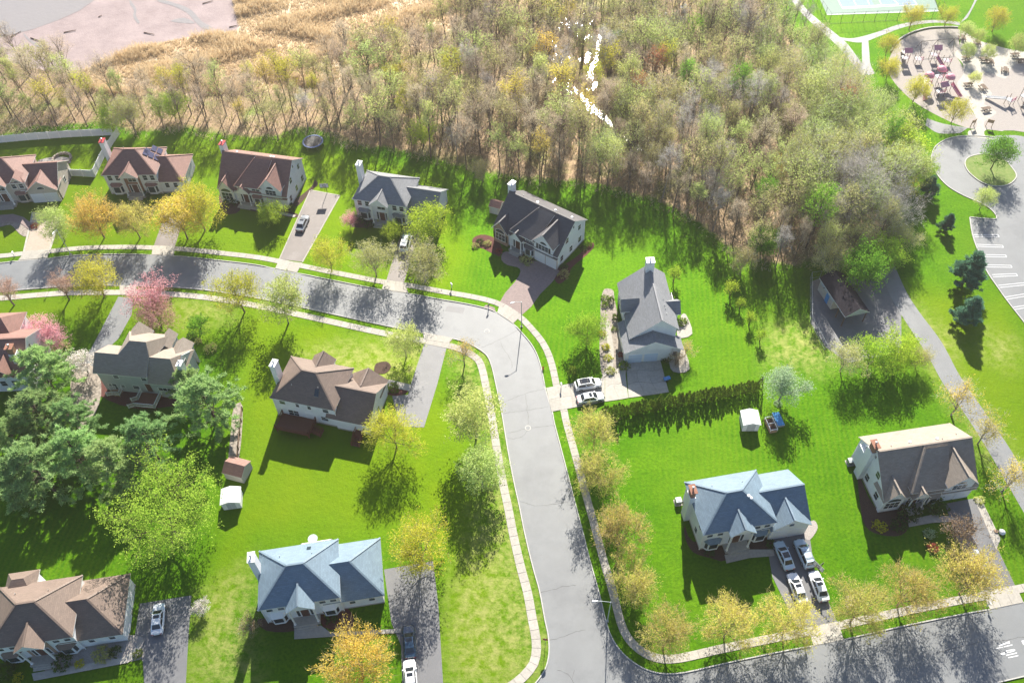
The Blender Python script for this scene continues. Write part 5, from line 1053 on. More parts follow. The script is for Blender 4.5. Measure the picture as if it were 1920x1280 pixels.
# air conditioners and bins
for c, lb in (((1593, 868), 'square air conditioner beside the tan and brown gabled house'), ((1271, 942), 'square air conditioner on the slab left of the pale grey roofed house')):
    p = at(*c); r = empty('air_conditioner', p, rad(8), lb, 'air conditioner', 'air conditioners by the walls')
    build('casing', MB().box(-.45, .45, -.45, .45, .05, 1.0), M['steel'], r); build('fan_guard', MB().lathe([(.36, 1.0), (.36, 1.03), (.1, 1.05)], 14), M['alu'], r); build('pad', MB().box(-.6, .6, -.6, .6, 0, .05), M['conc'], r)
p = at(1444 + 447, 0); 
for c, lb in (((1878, 998), 'white and yellow garden ornament on the lawn right of the lower right drive'),):
    p = at(*c); r = empty('garden_ornament', p, 0, lb, 'ornament'); build('disc', MB().lathe([(.45, .0), (.5, .25), (.3, .5), (.05, .6)], 12), M['trim'], r); build('ring', MB().lathe([(.3, 0), (.3, .2), (.15, .2)], 10, (-.8, .2)), M['deckw'], r)
p = at(1250, 712); r = empty('garden_cart', p, rad(20), 'blue garden cart left on the shaded concrete drive', 'cart'); build('tray', MB().box(-.6, .6, -.35, .35, .3, .55), M['blue'], r); build('handle', MB().tube((.5, 0, .5), (1.3, .3, 1.0), .03, n=5), M['black'], r)
for s in (-1, 1): build('wheel', MB().tube((-.2, s * .38, .2), (-.2, s * .44, .2), .2, n=10), M['tyre'], r)
# fire pit and patio behind the beige house
sheet('patio', smooth([(70, 303), (85, 297), (110, 294), (130, 297), (132, 306), (112, 309), (85, 308)], True, 3), .03, M['gravel'])
p = at(117, 299); r = empty('fire_pit', p, 0, 'round stone fire pit on the patio behind the beige house', 'fire pit')
for k in range(16): t = k * math.pi / 8; build('stone', MB().box(-.3, .3, -.22, .22, 0, .55), M['stone'], r, loc=(1.9 * math.cos(t), 1.9 * math.sin(t), 0), rz=t + math.pi / 2)
# planting beds, walks and patios round the houses
for i_, (nm, q, mt) in enumerate((('garden_bed', [(1131, 545), (1140, 541), (1150, 545), (1152, 560), (1158, 590), (1160, 620), (1166, 660), (1172, 680), (1174, 700), (1160, 706), (1152, 690), (1140, 712), (1128, 700), (1124, 650), (1126, 600), (1126, 570)], 'stone'),
                  ('garden_path', [(1128, 708), (1139, 702), (1149, 690), (1151, 660), (1147, 630), (1142, 605), (1136, 605), (1137, 630), (1140, 660), (1138, 685)], 'conc'),
                  ('patio', [(1275, 596), (1286, 590), (1298, 626), (1270, 632)], 'conc'), ('patio', [(1258, 640), (1266, 634), (1277, 640), (1293, 692), (1262, 697), (1254, 672)], 'conc'),
                  ('garden_bed', [(886, 448), (902, 440), (925, 445), (940, 462), (938, 480), (925, 476), (905, 466), (890, 462)], 'mulchr'), ('garden_bed', [(1040, 505), (1052, 500), (1085, 478), (1108, 455), (1114, 462), (1100, 478), (1072, 502), (1066, 518), (1050, 532), (1040, 524)], 'mulchr'),
                  ('garden_bed', [(968, 486), (980, 478), (1000, 486), (1002, 496), (984, 498), (972, 494)], 'mulch'), ('garden_bed', [(425, 350), (445, 355), (450, 395), (420, 400), (410, 370)], 'mulch'), ('garden_bed', [(455, 380), (550, 398), (552, 408), (455, 392)], 'mulch'),
                  ('garden_bed', [(540, 370), (556, 372), (584, 350), (590, 338), (596, 346), (584, 358), (560, 385), (548, 385)], 'mulch'), ('garden_bed', [(665, 402), (700, 408), (705, 425), (660, 425)], 'mulch'),
                  ('front_walk', [(448, 384), (478, 388), (555, 404), (552, 408), (476, 394), (445, 390)], 'conc'), ('front_walk', [(552, 1178), (602, 1172), (620, 1186), (752, 1178), (752, 1186), (640, 1192), (552, 1198)], 'conc'), ('front_walk', [(60, 1262), (232, 1232), (262, 1208), (268, 1222), (240, 1242), (64, 1276)], 'conc'),
                  ('front_walk', [(1358, 1040), (1402, 1030), (1450, 1030), (1452, 1042), (1405, 1046), (1362, 1056)], 'conc'), ('front_walk', [(1700, 975), (1746, 965), (1782, 968), (1784, 978), (1748, 980), (1704, 988)], 'conc'), ('garden_bed', [(1610, 890), (1640, 950), (1690, 950), (1705, 980), (1690, 1003), (1650, 1002), (1622, 985), (1612, 940)], 'mulch'),
                  ('garden_bed', [(1284, 985), (1300, 1015), (1360, 1010), (1360, 1050), (1330, 1045), (1300, 1035), (1285, 1010)], 'mulch'), ('garden_bed', [(1406, 1005), (1442, 1000), (1446, 1028), (1406, 1030)], 'mulch'), ('garden_bed', [(1512, 985), (1526, 975), (1533, 990), (1518, 1012), (1508, 1005)], 'gravel'),
                  ('garden_bed', [(484, 1160), (552, 1160), (552, 1182), (500, 1182)], 'mulch'), ('garden_bed', [(606, 1140), (640, 1135), (660, 1150), (660, 1180), (606, 1175)], 'mulchr'), ('garden_bed', [(84, 1212), (250, 1190), (268, 1212), (262, 1236), (160, 1250), (90, 1262)], 'gravel'),
                  ('garden_bed', [(180, 710), (250, 735), (330, 745), (330, 760), (250, 765), (185, 740)], 'mulchr'), ('garden_bed', [(135, 690), (180, 690), (190, 740), (170, 790), (140, 800)], 'stone'), ('front_walk', [(706, 715), (730, 712), (772, 722), (768, 734), (735, 726), (708, 724)], 'conc'), ('garden_bed', [(726, 722), (755, 728), (764, 735), (745, 742), (726, 738)], 'mulchr'),
                  ('front_walk', [(0, 404), (25, 402), (45, 408), (60, 420), (56, 432), (40, 420), (20, 416), (0, 420)], 'pav'), ('garden_bed', [(0, 418), (22, 414), (42, 420), (54, 434), (48, 444), (36, 438), (20, 422), (0, 426)], 'stone'), ('tree_bed', [(705, 682), (725, 678), (733, 688), (722, 700), (703, 698)], 'mulch'), ('bare_patch', [(1585, 1120), (1600, 1116), (1602, 1134), (1588, 1140)], 'deckw'))):
    sheet(nm, smooth(q, True, 3) if nm != 'front_walk' else q, {'garden_bed': .016, 'tree_bed': .016}.get(nm, .09) + .0016 * i_, M[mt] if mt != 'deckw' else M['stone'])
# ---- playground
def bench(c, an, lb='table'):
    p = at(*c); r = empty('picnic_table', p, rad(an), None, 'picnic table', 'picnic tables on the plaza'); 
    for y in (-.3, 0, .3): build('top_board', MB().box(-.95, .95, y - .13, y + .13, .72, .77), M['wood'], r)
    for y in (-.75, .75): build('seat', MB().box(-.95, .95, y - .14, y + .14, .42, .47), M['wood'], r)
    for x in (-.7, .7): build('frame', MB().bar((x, -.75, .4), (x, .75, .4), .07).bar((x, -.45, 0), (x, -.15, .72), .07).bar((x, .45, 0), (x, .15, .72), .07), M['black'], r)
    r['label'] = lb
for c, an, lb in (((1803, 74), 80, 'picnic table at the top end of the plaza, left side'), ((1831, 83), 80, 'picnic table at the top of the plaza by the lawn'), ((1811, 112), 20, 'picnic table on the left of the plaza below the swings'), ((1844, 114), 5, 'picnic table on the plaza right of a young tree'), ((1855, 118), 80, 'picnic table turned sideways in the middle of the plaza'), ((1814, 162), 10, 'picnic table at the narrow waist of the plaza, left'),
                  ((1842, 167), 95, 'picnic table in the right bay of the plaza'), ((1848, 208), 15, 'picnic table nearest the turning loop'), ((1902, 106), 10, 'picnic table at the right edge above the second gravel court'), ((1883, 134), 70, 'picnic table on the tip of paving in the right gravel court'), ((1912, 117), 10, 'picnic table cut close to the right edge of the picture')): bench(c, an, lb)
def play(c, an, label, towers, slides, roofm):
    p = at(*c); r = empty('play_structure', p, rad(an), label, 'play structure', 'climbing frames in the playground')
    for x, y, h, rf in towers:
        for a_ in (-.7, .7):
            for b_ in (-.7, .7): build('post', MB().tube((x + a_, y + b_, 0), (x + a_, y + b_, h + (1.9 if rf else 1.0)), .06, n=6), M['wood'], r)
        build('platform', MB().box(x - .75, x + .75, y - .75, y + .75, h - .1, h), M['steel'], r); railing(r, (x - .7, y - .7), (x + .7, y - .7), h, .8, M['pink'], 'guard_rail')
        if rf == 'dome': build('canopy', MB().lathe([(1.15, h + 1.8), (1.1, h + 2.1), (.8, h + 2.5), (.4, h + 2.7), (.05, h + 2.75)], 12, (x, y)), roofm, r)
        elif rf: g = MB(); gable_roof(g, x - 1, x + 1, y - 1, y + 1, h + 2.6, y, h + 1.8, h + 1.8, 'x', .06); build('canopy', g, [roofm, M['trim']], r)
    for (x0, y0, h, x1, y1, mt) in slides:
        g = MB(); d = np.array([x1 - x0, y1 - y0]); d = d / np.linalg.norm(d); n_ = np.array([-d[1], d[0]])
        N_ = 7; pts = [(np.array([x0, y0]) + (np.array([x1, y1]) - np.array([x0, y0])) * k / N_, h * (1 - (k / N_)) ** 1.1 + .25) for k in range(N_ + 1)]
        for (a_, za), (b_, zb) in zip(pts[:-1], pts[1:]):
            g.add([(*(a_ - n_ * .4), za), (*(b_ - n_ * .4), zb), (*(b_ + n_ * .4), zb), (*(a_ + n_ * .4), za)], [(0, 1, 2, 3)])
            for s in (-1, 1): g.add([(*(a_ + n_ * .4 * s), za), (*(b_ + n_ * .4 * s), zb), (*(b_ + n_ * .45 * s), zb + .3), (*(a_ + n_ * .45 * s), za + .3)], [(0, 1, 2, 3)])
        build('slide', g, mt, r)
    return r
play((1726, 116), 0, 'long climbing frame with white and pink roofs and a bridge, below the swings', [(-4.2, 0, 1.3, 'gable'), (3.0, .5, 1.6, 'gable'), (-1, -.5, 1.2, None), (5.5, -1.5, 1.2, None)], [(-4.2, 1.2, 1.4, -3.2, 4.5, M['trim']), (3.0, -1, 1.6, 4.6, -5.0, M['pink'])], M['pink'])
play((1758, 168), 15, 'climbing frame with four pink domes beside a yellow budding tree', [(-2.6, 1.4, 1.5, 'dome'), (1.2, 2.4, 1.8, 'dome'), (1.6, -.6, 1.5, 'dome'), (-1.2, -2.2, 1.2, 'gable')], [(-3.4, .4, 1.5, -5.5, -3.0, M['pink']), (2.4, -1, 1.5, 3.0, -4.5, M['pink'])], M['pink'])
play((1908, 195), 30, 'brown climbing frame with arched nets cut by the right edge', [(-2, 1, 1.3, None), (1.5, 0, 1.6, 'gable'), (-.5, -2.5, 1.2, None)], [(-2.8, 1.5, 1.3, -4.5, 5.5, M['trim']), (1.5, -1, 1.5, .6, -4.4, M['court'])], M['wood'])
p = at(1752, 93); r = empty('swing_set', p, rad(6), 'two-bay dark swing set at the top of the left gravel court', 'swings'); 
for x in (-4.2, 0, 4.2):
    for s in (-1, 1): build('post', MB().tube((x, s * 1.3, 0), (x, 0, 2.6), .06, n=6), M['black'], r)
build('top_bar', MB().tube((-4.2, 0, 2.6), (4.2, 0, 2.6), .06, n=8), M['black'], r)
for x in (-3, -1.4, 1.4, 3):
    for s in (-.22, .22): build('chain', MB().tube((x + s, 0, 2.6), (x + s, 0, .55), .015, n=4), M['steel'], r)
    build('seat', MB().box(x - .26, x + .26, -.1, .1, .5, .55), M['black'], r)
for c, lb in (((1822, 238), 'wooden sign frame left of the playground entrance'), ((1853, 238), 'wooden sign frame right of the playground entrance')):
    p = at(*c); r = empty('sign_frame', p, rad(30 if c[0] < 1840 else -25), lb, 'sign', 'signs at the playground entrance')
    for x in (-.6, .6): build('post', MB().box(x - .06, x + .06, -.06, .06, 0, 2.0), M['deckw'], r)
    build('board', MB().box(-.55, .55, -.04, .04, 1.1, 1.9), M['deckw'], r)
# ------------------------------------------------------------------ trees, shrubs, hedge, reeds
M['bark'] = pbr('grey_brown_bark', (.17, .125, .095), .9, .2, 4)
M['barkg'] = pbr('pale_grey_bark', (.27, .245, .22), .9, .2, 4)
M['barkd'] = pbr('dark_bark', (.085, .06, .045), .9, .2, 4)
LM = dict(
    maple=leafmat('maple_buds', (.63, .66, .14), (.70, .61, .17), .5, .016, .16), yellow=leafmat('yellow_leaves', (.64, .61, .06), (.53, .55, .07), .5, .012, .12),
    orange=leafmat('orange_buds', (.78, .60, .12), (.76, .66, .12), .5, .015, .12), pale=leafmat('pale_green_leaves', (.48, .58, .17), (.58, .66, .24), .5, .02, .15),
    lime=leafmat('lime_leaves', (.36, .54, .04), (.48, .62, .07), .5, .012, .12), olive=leafmat('olive_buds', (.50, .54, .17), (.58, .54, .24), .45, .02, .2),
    locust=leafmat('locust_leaves', (.27, .45, .05), (.45, .61, .09), .5, .012, .12), mapletw=leafmat('budding_twigs', (.62, .52, .24), (.55, .45, .26), .45, .01, .1),
    green=leafmat('fresh_green_leaves', (.17, .40, .035), (.26, .48, .05), .5, .012, .15), silver=leafmat('silvery_leaves', (.42, .56, .32), (.5, .62, .4), .5, .01, .1),
    pink=leafmat('pink_blossom', (.78, .36, .42), (.80, .52, .55), .45, .01, .1), pinkshade=leafmat('shaded_pink_blossom', (.50, .27, .24), (.58, .38, .33), .45, .01, .1), white=leafmat('white_blossom', (.8, .74, .68), (.82, .78, .73), .4, .01, .05),  # the duller pink paints the cherry's shaded lower part into the blossom colour
    plum=leafmat('purple_buds', (.38, .27, .20), (.48, .38, .17), .4, .015, .15), tan=leafmat('tan_twigs', (.72, .61, .46), (.63, .51, .37), .35, .015, .15), grey=leafmat('grey_twigs', (.64, .61, .57), (.54, .50, .46), .35, .01, .14),
    red=leafmat('red_buds', (.60, .20, .10), (.52, .25, .14), .45, .012, .15), pine=leafmat('pine_needles', (.28, .45, .17), (.48, .64, .26), .45, .02, .15), spruce=leafmat('blue_green_needles', (.11, .25, .16), (.19, .34, .20), .3, .015, .15),
    thuja=leafmat('hedge_leaves', (.10, .19, .02), (.26, .34, .04), .3, .012, .18), shrubd=leafmat('dark_shrub_leaves', (.05, .10, .03), (.10, .17, .04), .3, .015, .2), shruby=leafmat('yellow_shrub_flowers', (.7, .62, .03), (.4, .46, .05), .4, .01, .1),
    shrubr=leafmat('red_shrub_leaves', (.3, .07, .05), (.4, .13, .09), .4, .01, .15), reed=leafmat('dry_reeds', (.70, .55, .38), (.60, .45, .29), .4, .015, .15), pinktw=leafmat('pinkish_twigs', (.6, .38, .31), (.5, .34, .27), .35, .01, .1))
def skeleton(seed, H, R, trunk_h, nlimb, a0, a1, nch=(5, 4), lev=2, up=.3, r0=.15, leader=0, spread=1.0, zlow=None):
    """tapering trunk and limbs; returns segments (p0,p1,r0,r1) and points where leaves sit"""
    g = np.random.default_rng(seed); segs, tips = [], []
    def unit(v): return v / (np.linalg.norm(v) + 1e-9)
    def grow(p, d, L, r, l):
        n = 3 if l < lev else 2; q = p; pts = [p]; rr = r
        for i in range(n):
            d = unit(d + g.normal(0, .14, 3) + np.array([0, 0, up * .35])); q2 = q + d * L / n; r2 = rr * (.72 if l < lev else .55)
            segs.append((q, q2, rr, r2)); q = q2; rr = r2; pts.append(q)
        if l >= lev:
            for i in range(5): u = g.uniform(.15, 1.05) * n; k = min(n - 1, int(u)); tips.append(pts[k] + (pts[k + 1] - pts[k]) * (u - k))
        else:
            for _ in range(nch[min(l, len(nch) - 1)]):
                u = g.uniform(.3, 1.0) * n; k = min(n - 1, int(u)); c = pts[k] + (pts[k + 1] - pts[k]) * (u - k)
                ax = unit(np.cross(d, g.normal(0, 1, 3))); an = g.uniform(.45, .95); nd = unit(d * math.cos(an) + ax * math.sin(an))
                grow(c, nd, L * g.uniform(.48, .68), max(.012, r * .5 * (1 - .35 * u / n)), l + 1)
            grow(pts[-1], d, L * .5, max(.012, rr), l + 1)
    p = np.zeros(3); th = trunk_h; k = 4 if leader else 2; lean = g.normal(0, .05, 2); pts = [p]
    top = H * .8 if leader else th
    for i in range(k):
        q = p + np.array([lean[0] * top / k + g.normal(0, .05), lean[1] * top / k + g.normal(0, .05), top / k]); segs.append((p, q, r0 * (1 - .75 * i / k if leader else 1 - .12 * i), r0 * (1 - .75 * (i + 1) / k if leader else 1 - .12 * (i + 1)))); p = q; pts.append(p)
    for i in range(nlimb):
        if leader:
            z = th + (top - th) * (i + g.uniform(0, 1)) / nlimb; u = z / top * k; kk = min(k - 1, int(u)); c = pts[kk] + (pts[kk + 1] - pts[kk]) * (u - kk); L = R * 1.15 * (1 - .55 * (z - th) / (H - th))
        else: c = pts[-1] - np.array([0, 0, g.uniform(0, .25) * th]); L = (H - th) * g.uniform(.5, .7) * spread
        az = 2 * math.pi * (i * .382 + g.uniform(-.06, .06)) * 1.0; an = g.uniform(a0, a1); d = np.array([math.sin(an) * math.cos(az), math.sin(an) * math.sin(az), math.cos(an)])
        grow(c, d, L, r0 * (.5 if not leader else .38) * g.uniform(.8, 1.1), 0)
    tips = np.array(tips); S = np.array([[*a, *b] for a, b, _, _ in segs]); RR = np.array([[r, s] for _, _, r, s in segs])
    kx = R / np.percentile(np.hypot(tips[:, 0], tips[:, 1]), 96); kz = (H - .3) / np.percentile(tips[:, 2], 98.5)
    m_ = np.array([kx, kx, kz]); S = S * np.tile(m_, 2); tips = tips * m_
    return S, RR, tips
def tubes(S, RR, sides=3):
    d = S[:, 3:] - S[:, :3]; d = d / (np.linalg.norm(d, axis=1, keepdims=True) + 1e-9); ref = np.where(np.abs(d[:, 2:3]) > .9, np.array([[1., 0, 0]]), np.array([[0, 0, 1.]]))
    a = np.cross(d, ref); a /= np.linalg.norm(a, axis=1, keepdims=True) + 1e-9; b = np.cross(d, a); V = []
    for e in (0, 1):
        for k in range(sides): t = 2 * math.pi * k / sides; V.append(S[:, 3 * e:3 * e + 3] + (a * math.cos(t) + b * math.sin(t)) * RR[:, e:e + 1])
    V = np.stack(V, 1); n = len(S); o = np.arange(n)[:, None] * 2 * sides
    F = np.concatenate([o + np.array([[k, (k + 1) % sides, sides + (k + 1) % sides, sides + k]]) for k in range(sides)], 0)
    return V.reshape(-1, 3), F
def leaves(seed, tips, n, size, sig, aspect=.6, upb=0., radial=0, ctr=(0, 0, 0)):
    g = np.random.default_rng(seed); c = tips[g.integers(0, len(tips), n)] + g.normal(0, sig, (n, 3)); c[:, 2] = np.maximum(c[:, 2], .15)
    a = g.normal(0, 1, (n, 3)); a[:, 2] += upb
    if radial: q_ = c - np.array(ctr); a = a * .45 + radial * q_ / (np.linalg.norm(q_, axis=1, keepdims=True) + 1e-6)
    a = a + 0.; a /= np.linalg.norm(a, axis=1, keepdims=True); b = np.cross(a, g.normal(0, 1, (n, 3))); b /= np.linalg.norm(b, axis=1, keepdims=True)
    s = size * g.uniform(.6, 1.4, (n, 1)) * .5; a = a * s; b = b * s * aspect
    V = np.stack([c - a, c - b, c + a, c + b], 1).reshape(-1, 3); F = np.arange(4 * n).reshape(n, 4); return V, F
def twigs(seed, tips, n, length, width, out=.6):
    g = np.random.default_rng(seed); c = tips[g.integers(0, len(tips), n)] + g.normal(0, .18, (n, 3)); d = g.normal(0, .7, (n, 3)) + np.array([0, 0, .55]); h = c.copy(); h[:, 2] = 0; h /= np.linalg.norm(h, axis=1, keepdims=True) + 1e-6; d += h * out
    d /= np.linalg.norm(d, axis=1, keepdims=True); w_ = np.cross(d, g.normal(0, 1, (n, 3))); w_ /= np.linalg.norm(w_, axis=1, keepdims=True); L = length * g.uniform(.5, 1.4, (n, 1))
    V = np.stack([c - w_ * width / 2, c + w_ * width / 2, c + d * L, c + d * L * .98], 1).reshape(-1, 3); return V, np.arange(4 * n).reshape(n, 4)
def cat(*vf):
    V, F, o = [], [], 0
    for v, f in vf: V.append(v); F.append(f + o); o += len(v)
    return np.concatenate(V), np.concatenate(F)
PROTO = {}
def dome(seed, H, R, trunk_h, n=1400):
    """points filling a rounded crown, denser outwards and in clumps"""
    g = np.random.default_rng(seed); d = g.normal(0, 1, (n * 3, 3)); d /= np.linalg.norm(d, axis=1, keepdims=True); r_ = g.uniform(.12, 1, (n * 3, 1)) ** .5
    zc = trunk_h * .75 + (H - trunk_h * .75) * .5; P = d * r_ * np.array([R, R, (H - trunk_h * .75) * .5]) + np.array([0, 0, zc]); P[:, :2] *= (1 - .28 * np.clip((P[:, 2:3] - zc) / (H - zc), -1, 1) * (P[:, 2:3] > zc)) * 1.0
    ph = g.uniform(0, 6, 3); k = 2.6 / R * 2.2; nz = np.sin(P[:, 0] * k + ph[0]) + np.sin(P[:, 1] * k + ph[1]) + np.sin(P[:, 2] * k * 1.1 + ph[2]) + .6 * np.sin((P[:, 0] + P[:, 2]) * k * 2.1) ; lob = .82 + .18 * np.sin(np.arctan2(P[:, 1], P[:, 0]) * 5 + ph[0]); P = P[(nz > -.75) & (np.linalg.norm(P[:, :2], axis=1) < R * lob * 1.05)]
    return P[:n]
def proto(kind, seed, leaf, bark='bark', H=8., R=4., trunk_h=2., nlimb=6, a=(.35, .95), nch=(5, 4), n=2400, size=.2, sig=.22, tw=0, radial=0, up=.3, r0=.15, leader=0, twm=None, twl=.6, fill=1.0):
    S, RR, tips = skeleton(seed, H, R, trunk_h, nlimb, a[0], a[1], nch, 2, up, r0, leader)
    tv, tf = tubes(S, RR, 4 if not leader else 3); parts = []; mi = []
    if not leader and fill:
        dm = dome(seed + 5, H, R, trunk_h, int(len(tips) * fill)); tips = np.concatenate([tips, dm])
    if n: v, f = leaves(seed + 1, tips, n, size, sig, .6 if not radial else .38, 0, radial, (0, 0, trunk_h)); parts.append((v, f)); mi.append(np.zeros(len(f), int))
    if tw: v, f = twigs(seed + 2, tips, tw, twl, .035); parts.append((v, f)); mi.append(np.full(len(f), 1 if n else 0))
    cv, cf = cat(*parts); mats = ([LM[leaf]] if n else []) + ([LM[twm or leaf]] if tw else [])
    PROTO.setdefault(kind, []).append(dict(H=H, R=R, trunk=fast_mesh('trunk', tv, tf, [M[bark]]), crown=fast_mesh('crown', cv, cf, mats, np.concatenate(mi)), raw=(tv, tf, cv, cf, np.concatenate(mi), bark, [m for m in ([leaf] if n else []) + ([twm or leaf] if tw else [])])))
for s in range(5): proto('maple', 10 + 3 * s, 'maple', 'bark', 8.2, 4.4, 1.9, 8, (.15, 1.0), (6, 5), 6600, .24, .15, 2400, twm='mapletw', twl=.8, fill=1.0, radial=1)
for s in range(2): proto('orange', 30 + s, 'orange', 'bark', 8.0, 4.3, 1.9, 8, (.15, 1.0), (6, 5), 8200, .25, .18, 2000, twm='mapletw', twl=.8, fill=1.4, radial=1)
for s in range(2): proto('yellow', 40 + s, 'yellow', 'bark', 8.2, 4.6, 1.8, 8, (.15, 1.05), (6, 5), 7800, .24, .2, 1200, twm='mapletw', fill=1.1, radial=.8)
for s in range(3): proto('pale', 50 + s, 'pale', 'barkg', 8.5, 3.9, 2.4, 6, (.15, .8), (5, 4), 6200, .22, .2, 1300, twm='olive', twl=.6, fill=1.5)
for s in range(2): proto('limey', 60 + s, 'lime', 'bark', 7.0, 4.2, 1.4, 8, (.2, 1.2), (6, 5), 7500, .22, .25)
for s in range(2): proto('olivey', 70 + s, 'olive', 'barkg', 8.0, 4.4, 1.6, 8, (.2, 1.1), (6, 5), 6800, .18, .2, 1200, twm='grey', twl=.5)
proto('green', 80, 'green', 'barkd', 7.5, 3.6, 2.0, 7, (.2, 1.0), (6, 5), 7500, .22, .25); proto('green', 81, 'green', 'barkd', 8.0, 3.8, 1.6, 7, (.2, 1.1), (6, 5), 7500, .22, .25)
proto('silver', 84, 'silver', 'barkg', 6.5, 3.4, 1.5, 8, (.2, 1.1), (6, 5), 7500, .18, .2)
for s in range(2): proto('pink', 86 + s, 'pink', 'barkd', 6.5, 4.2, 1.4, 8, (.35, 1.2), (6, 5), 7500, .18, .18)
proto('pinkshade', 89, 'pinkshade', 'barkd', 6.5, 4.2, 1.4, 8, (.35, 1.2), (6, 5), 7500, .18, .18); proto('white', 90, 'white', 'barkg', 4.5, 2.3, 1.0, 7, (.2, .9), (5, 4), 2200, .2, .16); proto('plum', 92, 'plum', 'barkd', 5.5, 3.0, 1.0, 8, (.2, 1.1), (6, 5), 2600, .16, .18, 600, twm='grey', twl=.4)
for s in range(2): proto('pinktw', 94 + s, 'pinktw', 'bark', 6.0, 2.6, 1.6, 7, (.1, .7), (5, 4), 900, .14, .15, 1400, twl=.7, fill=0)
for s in range(2): proto('vase', 97 + s, 'orange', 'barkg', 7.0, 3.7, 1.6, 6, (.3, .95), (5, 4), 2200, .16, .2, 900, twm='grey', twl=.6, fill=.5)
proto('locust', 101, 'locust', 'barkd', 11., 8.4, 2.4, 9, (.45, 1.25), (7, 6), 19000, .22, .26, r0=.32, fill=.9); proto('smallgreen', 103, 'green', 'barkd', 3.2, 2.0, 1.0, 7, (.4, 1.2), (5, 4), 1800, .2, .18); proto('smallyellow', 104, 'lime', 'barkd', 3.6, 1.5, 1.1, 6, (.3, 1.1), (4, 4), 900, .2, .16)
# forest trees: tall, with a leader and a bare lower stem
for nm, leaf, nlv, tw_, cols in (('f_tan', 'tan', 0, 1500, 'bark'), ('f_grey', 'grey', 0, 1500, 'barkg'), ('f_olive', 'olive', 1500, 500, 'bark'), ('f_lime', 'pale', 1900, 300, 'bark'), ('f_green', 'green', 2200, 0, 'barkd'), ('f_yellow', 'yellow', 1700, 200, 'bark'), ('f_orange', 'orange', 1500, 500, 'bark'), ('f_red', 'red', 1600, 400, 'bark')):
    for s in range(3 if nm in ('f_tan', 'f_grey', 'f_olive', 'f_lime') else 1):
        proto(nm, 200 + s * 7 + len(nm) * 13 + len(PROTO), leaf, cols, 14.5, 3.0 + .3 * s, 5.5 - s, 15, (.35, .85), (4, 3), nlv, .24, .3, tw_, r0=.2, leader=1, twm='grey' if 'grey' in nm else 'tan', twl=.9)
# broad rounded crowns of the right-hand wood
for nm, leaf, tw_, n_ in (('f_bigo', 'olive', 1600, 5200), ('f_bigl', 'pale', 900, 6400)):
    for s in range(2): proto(nm, 320 + s + n_, leaf, 'bark', 14., 4.6, 4.6, 8, (.15, .95), (5, 5), n_, .24, .25, tw_, r0=.22, twm='grey', twl=.8, fill=1.2, radial=.6)
# wide grey bare crown
proto('f_wide', 300, 'grey', 'barkg', 12., 6.0, 3.0, 9, (.15, 1.0), (6, 5), 0, .2, .2, 5200, twl=.9)
def pine(kind, seed, H, R, leaf, nwh, pw, tuft, tl, dens=5):
    g = np.random.default_rng(seed); S, RR, cl = [(0, 0, 0, 0, 0, H * .97)], [(.22, .03)], []
    for i in range(nwh):
        z = H * (.10 + .86 * (i + .5) / nwh); L0 = R * (1 - (z / H) ** pw) + .25
        for j in range(5 + (i % 2)):
            az = g.uniform(0, 2 * math.pi); L = L0 * g.uniform(.7, 1.12); rise = L * g.uniform(.05, .4); e = np.array([math.cos(az) * L, math.sin(az) * L, z + rise]); S.append((0, 0, z, *e)); RR.append((.06, .015))
            for q in range(dens): u = g.uniform(.4, 1.03); cl.append(np.array([0, 0, z]) * (1 - u) + e * u + g.normal(0, .22, 3) * np.array([1, 1, .5]))
    cl = np.array(cl); n = len(cl) * tuft; c = np.repeat(cl, tuft, 0) + g.normal(0, .1, (n, 3)); d = g.normal(0, 1, (n, 3)); d[:, 2] = np.abs(d[:, 2]) * .9 + .1; d /= np.linalg.norm(d, axis=1, keepdims=True); w_ = np.cross(d, g.normal(0, 1, (n, 3))); w_ /= np.linalg.norm(w_, axis=1, keepdims=True)
    L = tl * g.uniform(.6, 1.3, (n, 1)); V = np.stack([c - w_ * .05, c + w_ * .05, c + d * L + w_ * .03, c + d * L - w_ * .03], 1).reshape(-1, 3); tv, tf = tubes(np.array(S, float), np.array(RR, float), 4)
    PROTO.setdefault(kind, []).append(dict(H=H, R=R, trunk=fast_mesh('trunk', tv, tf, [M['barkd']]), crown=fast_mesh('crown', V, np.arange(4 * n).reshape(n, 4), [LM[leaf]])))
for s in range(3): pine('pine', 400 + s, 10.5, 5.0, 'pine', 13, 2.2, 30, .45, 7)
for s in range(2): pine('spruce', 410 + s, 7.5, 2.9, 'spruce', 14, 1.2, 30, .42, 9)
def px_scale(x, y): p = at(x, y); return CAM_F / np.dot(p - np.array([0, 0, CAM_H]), FWD)
def tree(kind, cx, cy, dpx, label, foot=None, name='tree', group=None, hk=1.0, rnd=None):
    """cx, cy, dpx: centre and width of the crown in the photograph; foot: pixel of the stem's foot where it shows"""
    P = PROTO[kind][(RNG.integers(0, 99) if rnd is None else rnd) % len(PROTO[kind])]; k = dpx / 2 / px_scale(cx, cy) / P['R'] * 1.03
    h = P['H'] * k * hk; p = at(*foot) if foot else at(cx, cy, h * .62) * np.array([1, 1, 0])
    r = empty(name, p, RNG.uniform(0, 6.28), label, 'tree', group)
    for part in ('trunk', 'crown'): link(part, P[part], r).scale = (k, k, k * hk)
    return r
G1 = 'trees planted along the streets and in the gardens'
